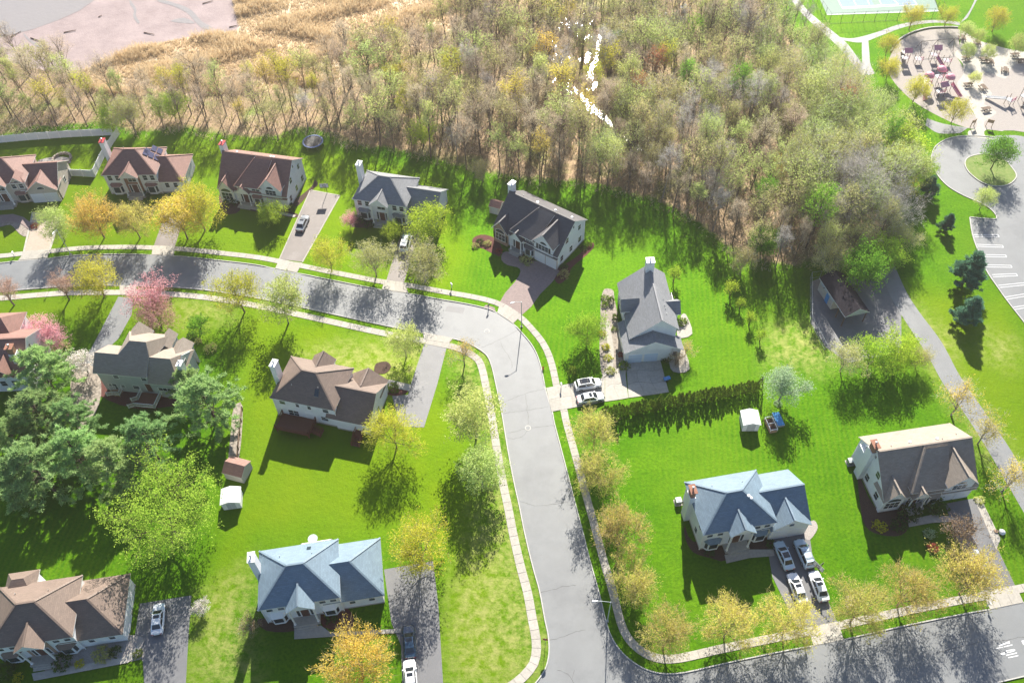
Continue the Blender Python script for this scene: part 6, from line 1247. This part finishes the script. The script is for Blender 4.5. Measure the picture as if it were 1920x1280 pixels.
for kind, cx, cy, d, foot, lb in (
    ('pale', 87, 388, 66, (122, 452), 'pale green leaning tree over the drive of the beige house'), ('orange', 166, 375, 92, (196, 446), 'orange-yellow maple left of the solar-panelled house, by the verge'), ('maple', 252, 402, 80, (263, 446), 'yellow-brown maple with a white ring of stones at its foot'),
    ('yellow', 372, 340, 104, (385, 432), 'tall golden maple on the left corner of the broad brown-gabled house'), ('orange', 348, 402, 96, (352, 448), 'orange-tinted maple shading the drive with half-hidden cars'), ('limey', 507, 393, 56, (514, 418), 'small round bright green tree before the broad brown-gabled house'),
    ('yellow', 620, 470, 78, (622, 508), 'thin yellow-green tree between the two brownish drives'), ('olivey', 706, 478, 86, (706, 517), 'olive-green rounded tree left of the white van'), ('olivey', 800, 492, 98, (797, 528), 'large pale olive tree right of the white van'), ('limey', 810, 422, 90, (806, 452), 'dense lime-green tree covering the garage of the blue-grey house'),
    ('limey', 735, 428, 46, (738, 448), 'yellow-green little tree before the porch of the blue-grey house'), ('pink', 655, 398, 38, (657, 425), 'small pink cherry at the left corner of the blue-grey house'),
    ('pinktw', 8, 540, 62, (27, 572), 'bare pinkish tree leaning at the far left of the street'), ('pinktw', 99, 512, 58, (130, 562), 'thin pinkish-brown tree by the upper left walk'), ('yellow', 187, 508, 94, (196, 556), 'bright yellow tree on the lower verge before the grey-brown house'), ('pink', 276, 538, 96, (290, 590), 'tall pink cherry at the mouth of the curved drive'), ('pinkshade', 290, 580, 78, (304, 615), 'lower cherry painted dull pink for its shade, below the brighter one'),
    ('pink', 78, 598, 76, (90, 640), 'pink cherry with a flat crown behind the house at the left edge'), ('pink', 112, 622, 66, (112, 655), 'lower pink cherry touching the flat-crowned one'), ('white', 160, 662, 58, (166, 700), 'white magnolia in bloom left of the grey-brown house'), ('smallgreen', 377, 602, 50, (376, 626), 'small dark round tree right of the pink cherry'),
    ('yellow', 441, 532, 100, (459, 585), 'yellow-green tree on the lower verge above the brown-roofed house'), ('pale', 541, 556, 92, (541, 606), 'very pale green tree beside the yellow-green one on the lower verge'), ('pale', 768, 607, 68, (762, 668), 'thin pale tree left of the short asphalt drive'), ('vase', 870, 645, 66, (871, 684), 'small orange tree on the inside of the bend'),
    ('pale', 886, 728, 112, (893, 820), 'large pale open tree on the inside verge below the bend'), ('pale', 890, 850, 96, (905, 912), 'half-bare tree below the large pale one on the inside verge'), ('yellow', 742, 785, 108, (744, 838), 'yellow maple with white ring, right of the house with the red-brown deck'), ('yellow', 796, 985, 128, (791, 1052), 'big yellow-green tree at the head of the bottom centre drive'), ('orange', 684, 1188, 136, (681, 1268), 'golden orange maple at the bottom, right of the pale porch'),
    ('maple', 1112, 790, 92, (1113, 835), 'budding maple at the top of the row, next to the two white cars'), ('maple', 1128, 868, 100, (1124, 915), 'budding maple second from the top of the row along the walk'), ('maple', 1160, 972, 116, (1158, 1020), 'budding maple in the middle of the row along the walk'), ('maple', 1192, 1072, 106, (1184, 1120), 'budding maple beside the lower street lamp'), ('maple', 1250, 1165, 112, (1242, 1212), 'budding maple at the corner of the two streets'),
    ('maple', 1370, 1132, 116, (1357, 1193), 'budding maple second along the cross street, below the pale grey roofed house'), ('maple', 1484, 1112, 118, (1466, 1190), 'orange-tipped maple hiding one of the four cars'), ('maple', 1622, 1088, 118, (1594, 1166), 'budding maple right of the drive with four cars'), ('maple', 1718, 1072, 118, (1682, 1136), 'spreading maple between the two right-hand drives'), ('maple', 1836, 1048, 124, (1798, 1112), 'yellow-green maple over the silver car'),
    ('plum', 1790, 984, 76, (1790, 1010), 'purple-brown budding tree before the right-hand garage'), ('vase', 1806, 722, 94, (1783, 778), 'open orange-tipped tree upper of three along the park path'), ('vase', 1856, 797, 84, (1833, 832), 'open orange-tipped tree middle of three along the park path'), ('vase', 1908, 872, 92, (1878, 922), 'open orange-tipped tree lowest along the park path, at the right edge'), ('silver', 1461, 716, 86, (1459, 752), 'silvery pale green round tree at the end of the hedge'),
    ('olivey', 1572, 655, 80, (1575, 695), 'pale olive tree leftmost of the clump below the park building'), ('limey', 1618, 648, 84, (1626, 690), 'yellow-green tree in the middle of the clump below the park building'), ('limey', 1668, 640, 88, (1670, 684), 'broad yellow-green tree in the clump beside the park path'), ('olivey', 1712, 655, 56, (1716, 688), 'darker small tree on the path side of the clump'), ('green', 1606, 486, 90, (1607, 538), 'bright green dense tree behind the park building'),
    ('limey', 1104, 602, 76, (1100, 640), 'round bright green tree on the lawn left of the end-on grey house'), ('smallyellow', 1263, 518, 32, (1262, 530), 'small yellow tree right of the chimney of the end-on grey house'), ('smallyellow', 1371, 527, 32, (1368, 556), 'largest and topmost of four small yellow-green trees in a row'), ('smallyellow', 1388, 561, 23, (1386, 580), 'second of four small yellow-green trees in a row'), ('smallyellow', 1407, 589, 26, (1404, 609), 'third of four small yellow-green trees in a row'), ('smallyellow', 1426, 617, 25, (1424, 640), 'lowest of four small yellow-green trees in a row'),
    ('green', 1872, 290, 66, (1857, 318), 'vivid green tree on the grass island of the turning loop'), ('pale', 1858, 362, 44, (1836, 393), 'slender pale tree at the tip of lawn below the turning loop'), ('yellow', 1800, 203, 56, (1783, 232), 'yellow tree at the lower edge of the left gravel court'), ('yellow', 1720, 166, 58, (1711, 192), 'yellow tree left of the pink domes'), ('yellow', 1656, 78, 46, (1660, 106), 'yellow tree at the upper left rim of the gravel court'), ('yellow', 1667, 122, 48, (1661, 150), 'yellow tree at the left rim of the gravel court, lower of two'),
    ('yellow', 1719, 22, 52, (1704, 56), 'yellow tree between the tennis court and the path'), ('yellow', 1782, 14, 44, (1770, 52), 'yellow tree right of the tennis court by the path'), ('yellow', 1868, 32, 52, (1860, 60), 'yellow-orange tree on the lawn above the plaza'), ('pale', 1812, 56, 34, (1805, 76), 'pale sapling at the top of the plaza'), ('pale', 1836, 64, 28, (1828, 84), 'pale sapling by the lawn edge of the plaza'), ('pale', 1818, 100, 30, (1809, 112), 'pale sapling over the left side of the plaza'), ('pale', 1855, 94, 30, (1846, 115), 'pale sapling in the middle of the plaza'), ('pale', 1905, 86, 38, (1900, 104), 'pale sapling near the right edge of the plaza'), ('pale', 1824, 142, 26, (1822, 160), 'thin sapling at the waist of the plaza'),
    ('vase', 1290, 655, 40, (1284, 668), 'small orange-yellow tree right of the end-on house'), ('plum', 1264, 664, 38, (1266, 684), 'little bare tree in a round stone planter by the garage'), ('white', 381, 1128, 36, (382, 1146), 'small white flowering tree right of the bottom left drive'), ('plum', 466, 1160, 52, (472, 1180), 'small purple-brown tree at the left of the bottom centre house'), ('locust', 328, 930, 216, (338, 1000), 'huge spreading lime-green tree left of the two sheds')):
    tree(kind, cx, cy, d, lb, foot, group=G1)
for i, (cx, cy, d, lb) in enumerate(((72, 688, 112, 'blue-green pine at the upper left of the pine group'), (64, 762, 112, 'blue-green pine touching the house at the left edge'), (12, 812, 92, 'blue-green pine cut by the left edge'), (62, 872, 140, 'broad blue-green pine low in the pine group, left'), (138, 842, 120, 'blue-green pine in the middle of the pine group'), (205, 862, 120, 'blue-green pine below the shaded lawn of the grey-brown house'), (272, 818, 116, 'blue-green pine next to the huge lime-green tree'), (382, 742, 128, 'tall blue-green pine at the right end of the grey-brown house'), (345, 712, 70, 'narrow blue-green pine against the grey-brown house wall'), (128, 780, 96, 'blue-green pine beside the rubble bed'), (20, 890, 110, 'dark blue-green pine lowest in the left corner of the group'))):
    tree('pine', cx, cy, d, lb, name='pine_tree', group='pines between the back gardens', hk=.95, rnd=i)
for i, (cx, cy, d, foot, lb) in enumerate(((1741, 347, 36, (1736, 368), 'blue-green conifer uppermost along the parking lot lawn'), (1769, 418, 30, (1770, 432), 'small pale conifer second along the parking lot lawn'), (1806, 506, 62, (1803, 535), 'broad blue-green conifer beside the parking bays'), (1812, 574, 52, (1806, 606), 'dark narrow conifer lowest beside the parking bays'), (1600, 430, 1, None, ''))):
    if lb: tree('spruce', cx, cy, d, lb, foot, name='conifer', group='conifers beside the parking lot', rnd=i)
# ---- shrubs
def shrub_mesh(seed, leaf, n=420, flat=.8, size=.2):
    g = np.random.default_rng(seed); d = g.normal(0, 1, (90, 3)); d[:, 2] = np.abs(d[:, 2]); d /= np.linalg.norm(d, axis=1, keepdims=True); pts = d * g.uniform(.55, .98, (90, 1)) * np.array([1, 1, flat]) + np.array([0, 0, .12]); v, f = leaves(seed + 1, pts, n, size, .08); return fast_mesh('shrub', v, f, [LM[leaf]])
SH = {k: [shrub_mesh(500 + i * 5 + j, k) for j in range(2)] for i, k in enumerate(('shrubd', 'olive', 'shruby', 'shrubr', 'lime', 'thuja', 'white', 'silver'))}
def shrub(kind, x, y, r, label, hk=1.0):
    p = at(x, y); o = link('shrub', SH[kind][RNG.integers(0, 2)], None, p, RNG.uniform(0, 6), label, 'shrub', 'shrubs in the planting beds'); o.scale = (r, r, r * hk); return o
for kind, x, y, r, hk, lb in (('olive', 192, 1228, 1.5, .9, 'pale round shrub beside the front walk of the bottom left house'), ('thuja', 259, 1226, .8, 1.1, 'small clipped ball shrub at the corner of the bottom left drive'), ('shruby', 150, 1245, .8, .9, 'yellow clipped shrub along the bottom left front walk'), ('shrubd', 118, 1242, 1.6, .9, 'dark spreading shrub beside the bottom left entrance'), ('shrubd', 10, 1258, 1.8, .9, 'dark shrub in the lower left corner'), ('shruby', 34, 1270, .8, .9, 'yellow clipped shrub in the lower left corner'), ('shrubd', 218, 1222, 1.0, .9, 'dark round shrub next to the pale one by the garage wall'),
    ('shruby', 1648, 988, 1.2, .8, 'shrub covered in yellow flowers in the shaded bed'), ('shrubd', 1683, 985, 1.5, .8, 'low dark shrub right of the yellow flowering one'), ('shrubd', 1703, 962, 2.0, 1.1, 'big dark evergreen before the left room of the tan and brown roofed house'), ('shrubd', 1752, 950, 2.0, 1.1, 'big dark evergreen between entry and garage'), ('silver', 1742, 1002, 1.1, .9, 'pale green ball shrub by the lower right tree'), ('shrubr', 1748, 1028, 1.0, .9, 'dark red ball shrub by the lower right tree'), ('olive', 1836, 938, .9, .9, 'shrub at the right corner of the garage by the path'),
    ('shrubd', 900, 455, 1.0, .8, 'dark shrub on the stony bed left of the tan brick room'), ('olive', 891, 462, .9, .8, 'grey-green low shrub at the left end of the stony bed'), ('olive', 914, 458, 1.0, .8, 'pale shrub in the stony bed near the brick room'), ('shrubr', 936, 472, .8, .9, 'reddish shrub under the brick room window'), ('olive', 987, 490, 1.5, .7, 'brownish low shrub before the bay window, beside the paver drive'), ('olive', 1057, 516, 1.3, .9, 'round weeping shrub right of the paver drive'), ('shrubd', 1093, 468, .9, .9, 'dark shrub by the deck of the charcoal-roofed house'), ('thuja', 1104, 460, .9, .9, 'green ball shrub by the deck corner'), ('shrubd', 1057, 502, 1.0, .8, 'dark shrub against the garage corner'),
    ('thuja', 1135, 561, 1.0, .9, 'clipped green shrub in the long garden bed, topmost'), ('thuja', 1134, 573, .9, .9, 'clipped green shrub second in the long garden bed'), ('thuja', 1146, 565, .7, 2.2, 'narrow upright evergreen by the stone circle'), ('thuja', 1153, 598, .7, 2.4, 'narrow upright evergreen by the front wall'), ('thuja', 1151, 618, .6, 1.0, 'low clipped shrub by the front wall'), ('shruby', 1128, 626, .8, .9, 'yellowish ball shrub beside the sandy path, upper'), ('shruby', 1136, 652, .9, .9, 'yellowish ball shrub beside the sandy path, middle'), ('shruby', 1141, 672, .9, .9, 'yellowish ball shrub beside the sandy path, lower'), ('olive', 1144, 696, 1.1, .8, 'pale bushy shrub at the end of the garden bed'), ('thuja', 1169, 688, 1.2, 1.0, 'clipped green ball at the garage corner'), ('shrubr', 1164, 666, .7, .9, 'small red shrub by the side wall'), ('thuja', 1073, 700, .9, 2.6, 'narrow cone evergreen beside the parked white SUV'),
    ('shrubd', 1248, 672, 1.2, 1.0, 'dark shrub right of the garage doors'), ('shrubd', 1268, 607, 1.3, 1.0, 'dark shrub by the back patio'), ('thuja', 1280, 605, 1.1, 1.0, 'clipped green ball by the back patio'), ('shrubd', 434, 382, 1.6, 1.0, 'dark shrub under the left room of the broad brown-gabled house'), ('shrubd', 545, 392, 1.3, 1.2, 'dark round shrub at the right of the broad brown-gabled house'), ('olive', 438, 366, .9, 1.0, 'pale shrub near the entry of the broad brown-gabled house'), ('shrubd', 676, 412, 1.6, .9, 'dark shrub below the small pink cherry'), ('shrubd', 693, 424, 1.2, .9, 'dark shrub by the porch steps of the blue-grey house'),
    ('shruby', 710, 418, .8, .9, 'yellow shrub at the porch of the blue-grey house'), ('lime', 300, 355, 1.0, 1.2, 'bright shrub beside the garage of the solar-panelled house'), ('shrubd', 280, 362, 1.5, 1.0, 'dark shrub by the porch of the solar-panelled house'), ('shrubr', 66, 425, 1.0, .8, 'red ornamental shrub on the curved walk bed'), ('shrubd', 360, 632, 1.1, .9, 'dark shrub behind the grey-brown house'), ('olive', 396, 655, 1.3, 1.0, 'grey shrub at the gable end of the grey-brown house'), ('olive', 372, 640, .8, .9, 'small rounded shrub behind the grey-brown house'), ('thuja', 738, 728, 1.3, .8, 'green shrub in the red bed by the short drive'), ('shrubd', 1445, 1020, .9, .7, 'low dark shrub left of the garage doors with cars'), ('shrubd', 1330, 1036, .9, .7, 'low dark shrub left of the lower right porch'), ('shrubd', 622, 1160, 1.0, .8, 'dark shrub right of the bottom centre porch'), ('shruby', 614, 1152, .5, .8, 'tiny yellow shrub right of the bottom centre porch'),
    ('silver', 1458, 757, .8, .6, 'pale low plants at the foot of the silvery tree'), ('olive', 120, 655, 1.6, 1.1, 'brownish bush right of the lower pink cherry')): shrub(kind, x, y, r, lb, hk)
# clipped hedge of upright evergreens, one object each
g = np.random.default_rng(77); hm = []
for j in range(3):
    u = g.uniform(0, 1, 300); t = g.uniform(0, 6.283, 300); rr = .66 * (1 - u ** 1.4) * g.uniform(.7, 1.05, 300) + .04; pts = np.stack([rr * np.cos(t), rr * np.sin(t), .12 + u * 3.0], 1); v, f = leaves(j, pts, 640, .2, .05, .6, 1.5); hm.append(fast_mesh('hedge_shrub', v, f, [LM['thuja']]))
ORD = ['first', 'second', 'third', 'fourth', 'fifth', 'sixth', 'seventh', 'eighth', 'ninth', 'tenth', 'eleventh', 'twelfth', 'thirteenth', 'fourteenth', 'fifteenth', 'sixteenth', 'seventeenth', 'eighteenth', 'nineteenth', 'twentieth']
def nth(i):
    if i < 20: return ORD[i]
    t_, u_ = divmod(i + 1, 10); T = ['', '', 'twenty', 'thirty', 'forty', 'fifty', 'sixty', 'seventy'][t_]
    return (T + '-' + ORD[u_ - 1]) if u_ else {'twenty': 'twentieth', 'thirty': 'thirtieth', 'forty': 'fortieth', 'fifty': 'fiftieth', 'sixty': 'sixtieth', 'seventy': 'seventieth'}[T]
for i in range(58):
    u = i / 57; p = at(1128 + (1422 - 1128) * u, 783 + (730 - 783) * u); o = link('hedge_shrub', hm[i % 3], None, p + np.array([g.normal(0, .08), g.normal(0, .08), 0]), g.uniform(0, 6), nth(i) + ' upright evergreen from the street end of the hedge below the concrete drive', 'hedge shrub', 'upright evergreens of the hedge'); k = g.uniform(.85, 1.1); o.scale = (k, k, k * g.uniform(.85, 1.15))
# ---- the wood: nearest trees single, the rest as one mass
fp = np.array(FOREST); rng2 = np.random.default_rng(5)
cand = np.stack([rng2.uniform(-150, 160, 60000), rng2.uniform(95, 262, 60000)], 1)
ok = sdist(cand[:, 0], cand[:, 1], FOREST) > 1.0
ok &= sdist(cand[:, 0], cand[:, 1], MARSH) < -2; ok &= sdist(cand[:, 0], cand[:, 1], MUD) < -1
for q in ([(1118, 66), (1130, 70), (1126, 120), (1122, 170), (1098, 172), (1098, 134), (1112, 110)], [(1072, 166), (1088, 168), (1150, 238), (1140, 240), (1100, 205)]): ok &= sdist(cand[:, 0], cand[:, 1], world_poly(q)) < -.5
cand = cand[ok]
def to_px(p, z=0.0):
    d = np.stack([p[:, 0], p[:, 1], np.full(len(p), z - CAM_H)], 1); zz = d @ FWD; return np.stack([960 + CAM_F * (d @ RGT) / zz, 640 - CAM_F * (d @ UPV) / zz], 1)
pxy = to_px(cand); vis = (pxy[:, 0] > -60) & (pxy[:, 0] < 1960) & (pxy[:, 1] > -40); cand, pxy = cand[vis], pxy[vis]
keep = []; cell = {}
for i, (c, q) in enumerate(zip(cand, pxy)):
    sp = 3.7 if q[0] > 620 else (3.7 if q[1] > 150 else 4.8)
    if q[0] > 1130: sp = 4.1
    if 1036 < q[0] < 1112 and 10 < q[1] < 118: sp = 4.6
    ky = (int(c[0] // 6), int(c[1] // 6)); bad = False
    for a_ in (-1, 0, 1):
        for b_ in (-1, 0, 1):
            for j in cell.get((ky[0] + a_, ky[1] + b_), ()):
                if (cand[j][0] - c[0]) ** 2 + (cand[j][1] - c[1]) ** 2 < sp * sp: bad = True
    if not bad: keep.append(i); cell.setdefault(ky, []).append(i)
W_L = dict(f_tan=.34, f_olive=.18, f_lime=.24, f_yellow=.12, f_orange=.09, f_grey=.03); W_M = dict(f_tan=.4, f_olive=.26, f_lime=.12, f_yellow=.06, f_orange=.06, f_grey=.09, f_red=.01); W_R = dict(f_tan=.16, f_olive=.27, f_lime=.25, f_grey=.22, f_green=.06, f_yellow=.03, f_red=.01)
LABEL = dict(f_tan='bare tan-twigged tree crowded into the wood', f_olive='olive budding tree crowded into the wood', f_lime='pale green leafing tree in the wood', f_yellow='yellow budding tree in the wood', f_orange='orange budding tree in the wood', f_grey='bare grey-twigged tree in the wood', f_red='red budding tree in the wood', f_green='fresh green tree in the wood', f_wide='wide grey bare crown at the right-hand side of the wood')
spots = []
for i in keep:
    x, y = pxy[i]; W = W_L if x < 700 else (W_M if x < 1150 else W_R); ks = list(W); kd = ks[rng2.choice(len(ks), p=np.array([W[k] for k in ks]) / sum(W.values()))]
    if x > 1500 and rng2.uniform() < .45: kd = 'f_bigl'
    elif x > 1100 and rng2.uniform() < (.24 if y < 330 else .12): kd = ['f_bigo', 'f_bigl'][rng2.integers(0, 2)]
    e = sdist(np.array([cand[i][0]]), np.array([cand[i][1]]), FOREST)[0]; hk = rng2.uniform(.78, 1.18) * (.85 if e < 5 else 1.0) * (.9 if x < 620 else 1.0)
    spots.append((kd, cand[i], hk, rng2.uniform(.8, 1.2), x, y))
FORCED = [('f_wide', 1600, 345, 150, (1590, 420)), ('f_wide', 1545, 380, 110, (1540, 440)), ('f_wide', 1660, 390, 100, (1655, 440)), ('f_wide', 1330, 330, 80, (1330, 385))]
spots.sort(key=lambda s: -s[5])
KIND = dict(f_tan='bare tan', f_olive='olive budding', f_lime='pale green', f_yellow='yellow budding', f_orange='orange budding', f_grey='bare grey', f_red='red budding', f_green='fresh green', f_bigo='broad olive', f_bigl='broad pale green')
def zone(p, x, y):
    e = sdist(np.array([p[0]]), np.array([p[1]]), FOREST)[0]
    if x < 240: return 'behind the white fence'
    if x < 640: return 'in the thin upper left wood'
    if e < 6 and x < 1250: return 'at the lawn edge of the wood'
    if e < 6 and y > 380: return 'at the wood corner by the yard'
    if x < 900: return 'above the blue-grey house'
    if x < 1180: return 'in the wood by the stream'
    if x < 1450: return 'right of the stream'
    return 'towards the park'
def add_forest(kd, p, hk, wk, r_, label):
    P = PROTO[kd][r_ % len(PROTO[kd])]; o = empty('forest_tree', (p[0], p[1], 0), rng2.uniform(0, 6.28), label, 'tree', KIND[kd] + ' trees of the wood')
    for part in ('trunk', 'crown'): link(part, P[part], o).scale = (hk * wk, hk * wk, hk)
NIND = 285
cls = {}
for j, (kd, p, hk, wk, x, y) in enumerate(spots[:NIND]): cls.setdefault((kd, 'tall' if hk > .9 else 'low', zone(p, x, y)), []).append(j)
LAB = {}
for (kd, sz, zn_), js in cls.items():
    js = sorted(js, key=lambda j: spots[j][4])
    for k_, j in enumerate(js): LAB[j] = (sz + ' ' + KIND[kd] + ' tree ' + zn_) if len(js) == 1 else (nth(k_) + ' from left of ' + sz + ' ' + KIND[kd] + ' trees ' + zn_)
for j, (kd, p, hk, wk, x, y) in enumerate(spots[:NIND]): add_forest(kd, p, hk, wk, j, LAB[j])
for kind, cx, cy, d, foot in FORCED:
    tree(kind, cx, cy, d, {1600: 'widest grey bare crown at the right side of the wood', 1545: 'grey bare crown left of the widest one in the wood', 1660: 'grey bare crown nearest the park lawn', 1330: 'small grey bare crown at the middle of the wood edge'}[cx], foot, name='forest_tree', group='grey bare crowns in the wood')
for kind, cx, cy, d, foot, lb in (('green', 1425, 432, 62, (1425, 480), 'bright green tree at the lower edge of the wood'), ('olivey', 1385, 488, 64, (1388, 512), 'rounded olive tree at the lowest corner of the wood'), ('green', 1430, 455, 40, (1432, 478), 'small bright green tree at the lower edge of the wood'), ('orange', 1478, 312, 62, None, 'orange-yellow tree standing out of the right half of the wood'), ('limey', 1655, 245, 120, (1662, 322), 'big yellow-green tree beside the turning loop'), ('limey', 1555, 130, 92, (1538, 205), 'large pale green tree leaning towards the park path'),
    ('limey', 1700, 300, 70, (1712, 345), 'yellow-green tree on the lawn edge below the turning loop'), ('olivey', 245, 205, 84, (255, 250), 'leafy green tree behind the corner of the white fence'), ('limey', 208, 215, 60, (215, 245), 'yellow-green bush tree behind the white fence'), ('limey', 330, 168, 66, (330, 225), 'yellow-green tree left of the trampoline in the thin wood'), ('limey', 795, 215, 60, (790, 270), 'yellow tree inside the wood above the blue-grey house'), ('olivey', 905, 320, 50, (905, 340), 'low green tree at the wood edge above the small shed'), ('olivey', 1556, 470, 80, (1552, 512), 'olive tree left of the bright green one behind the park building'), ('limey', 1655, 440, 76, (1652, 500), 'yellow-green tree at the upper end of the yard paving'), ('olivey', 1690, 420, 66, (1680, 470), 'olive tree leaning over the head of the park path'), ('limey', 1270, 455, 1, None, '')):
    if lb: tree(kind, cx, cy, d, lb, foot, name='forest_tree', group='trees standing out along the wood')
tree('pine', 1165, 64, 62, 'flat dark green pine above the stream', (1155, 140), name='pine_tree', group='pines inside the wood', hk=1.25); tree('pine', 1338, 24, 34, 'small dark green pine near the top of the wood', None, name='pine_tree', group='pines inside the wood')
for cx, cy, lb in ((1236, 126, 'red budding tree in the middle of the wood'), (1574, 205, 'red budding tree near the turning loop side of the wood')): tree('f_red', cx, cy, 46, lb, None, name='forest_tree', group='red trees of the wood')
VV, FF, MI, RN, off = [], [], [], [], 0; mats = []; mid = {}
def mslot(m_):
    if m_.name not in mid: mid[m_.name] = len(mats); mats.append(m_)
    return mid[m_.name]
for j, (kd, p, hk, wk, x, y) in enumerate(spots[NIND:]):
    P = PROTO[kd][j % len(PROTO[kd])]; tv, tf, cv, cf, cm, bark, lnames = P['raw']; a = rng2.uniform(0, 6.28); ca, sa = math.cos(a), math.sin(a)
    nt_ = len(tf) // 3; sel = np.arange(0, nt_)          # first sides of each stem segment are enough far away
    cs = rng2.permutation(len(cf))[:int(len(cf) * .55)]
    sides = 3; segn = len(tv) // 6; msel = np.concatenate([np.arange(0, segn), np.arange(segn, 2 * segn)])
    fT = tf[msel]; fC = cf[cs]
    V = np.concatenate([tv, cv]) * np.array([hk * wk, hk * wk, hk]); V = np.stack([V[:, 0] * ca - V[:, 1] * sa + p[0], V[:, 0] * sa + V[:, 1] * ca + p[1], V[:, 2]], 1)
    F = np.concatenate([fT, fC + len(tv)]); used, inv = np.unique(F, return_inverse=True); V = V[used]; F = inv.reshape(F.shape)
    ls = np.array([mslot(LM[l]) for l in lnames]); MI.append(np.concatenate([np.full(len(fT), mslot(M[bark])), ls[cm[cs]]])); VV.append(V); FF.append(F + off); RN.append(np.full(len(V), rng2.uniform())); off += len(V)
if VV:
    me = fast_mesh('woodland', np.concatenate(VV), np.concatenate(FF), mats, np.concatenate(MI)); at_ = me.attributes.new('rnd', 'FLOAT', 'POINT'); at_.data.foreach_set('value', np.concatenate(RN).astype(np.float32)); link('woodland', me, kind='stuff')
print('forest', len(spots), 'mass tris', 2 * sum(len(f) for f in FF))
# ---- reeds of the marsh and undergrowth of the wood floor
def tuft_field(name, polys, n, h, wd, mat, seed, per=5, avoid=(), lean=.35, clump=.3):
    g = np.random.default_rng(seed); P = np.array(polys); lo, hi = np.maximum(P.min(0), [-170, 90]), np.minimum(P.max(0), [170, 262]); c = g.uniform(lo, hi, (n * 3, 2)); ok = sdist(c[:, 0], c[:, 1], polys) > .2
    for a_ in avoid: ok &= sdist(c[:, 0], c[:, 1], a_) < 0
    q = to_px(c); ok &= (q[:, 0] > -40) & (q[:, 0] < 1960) & (q[:, 1] > -30); c = c[ok][:n]; hh = h * g.uniform(.5, 1.2, len(c)) * (.6 + .5 * np.sin(c[:, 0] * .23 + np.sin(c[:, 1] * .31) * 2)); hh = np.maximum(hh, .25 * h)
    c = np.repeat(c, per, 0); hh = np.repeat(hh, per)[:, None]; m_ = len(c); base = np.concatenate([c + g.normal(0, clump, (m_, 2)), np.zeros((m_, 1))], 1); d = np.concatenate([g.normal(0, lean, (m_, 2)) + np.array([.15, -.1]), np.ones((m_, 1))], 1); t = g.uniform(0, 6.28, m_); w_ = np.stack([np.cos(t), np.sin(t), np.zeros(m_)], 1) * wd
    tip = base + d * hh * g.uniform(.7, 1.2, (m_, 1)); V = np.stack([base - w_, base + w_, tip + w_ * .3, tip - w_ * .3], 1).reshape(-1, 3); me = fast_mesh(name, V, np.arange(4 * m_).reshape(m_, 4), [mat]); link(name, me, kind='stuff')
tuft_field('reed_bed', MARSH, 14000, 1.7, .07, LM['reed'], 61, 6)
tuft_field('undergrowth', FOREST, 9000, 1.3, .05, LM['tan'], 62, 4, (MARSH, MUD), .5, .5)
tuft_field('green_undergrowth', FOREST, 3000, 1.0, .09, LM['olive'], 63, 5, (MARSH, MUD), .6, .6)
mb = MB()
for a_, b_ in (((20, 71), (40, 60)), ((58, 72), (80, 80)), ((120, 62), (143, 58)), ((380, 8), (400, 3)), ((430, 52), (446, 49)), ((270, 62), (290, 66)), ((185, 33), (192, 30))):
    mb.tube((*at2(*a_), .15), (*at2(*b_), .2), .14, .07, 6)
build('driftwood', mb, M['wood'], kind='stuff')
# ------------------------------------------------------------------ spring haze over the valley: one closed box of even air
hm_, ht_, ho_ = _new('haze_air'); hv = N(ht_, 'ShaderNodeVolumePrincipled'); hv.inputs['Color'].default_value = (1.0, .91, .84, 1); hv.inputs['Density'].default_value = .00032; hv.inputs['Anisotropy'].default_value = .6
ht_.links.new(hv.outputs[0], ho_.inputs['Volume'])
build('haze', MB().box(-1400, 1400, -300, 1600, -1.0, 126.0), hm_, kind='stuff')
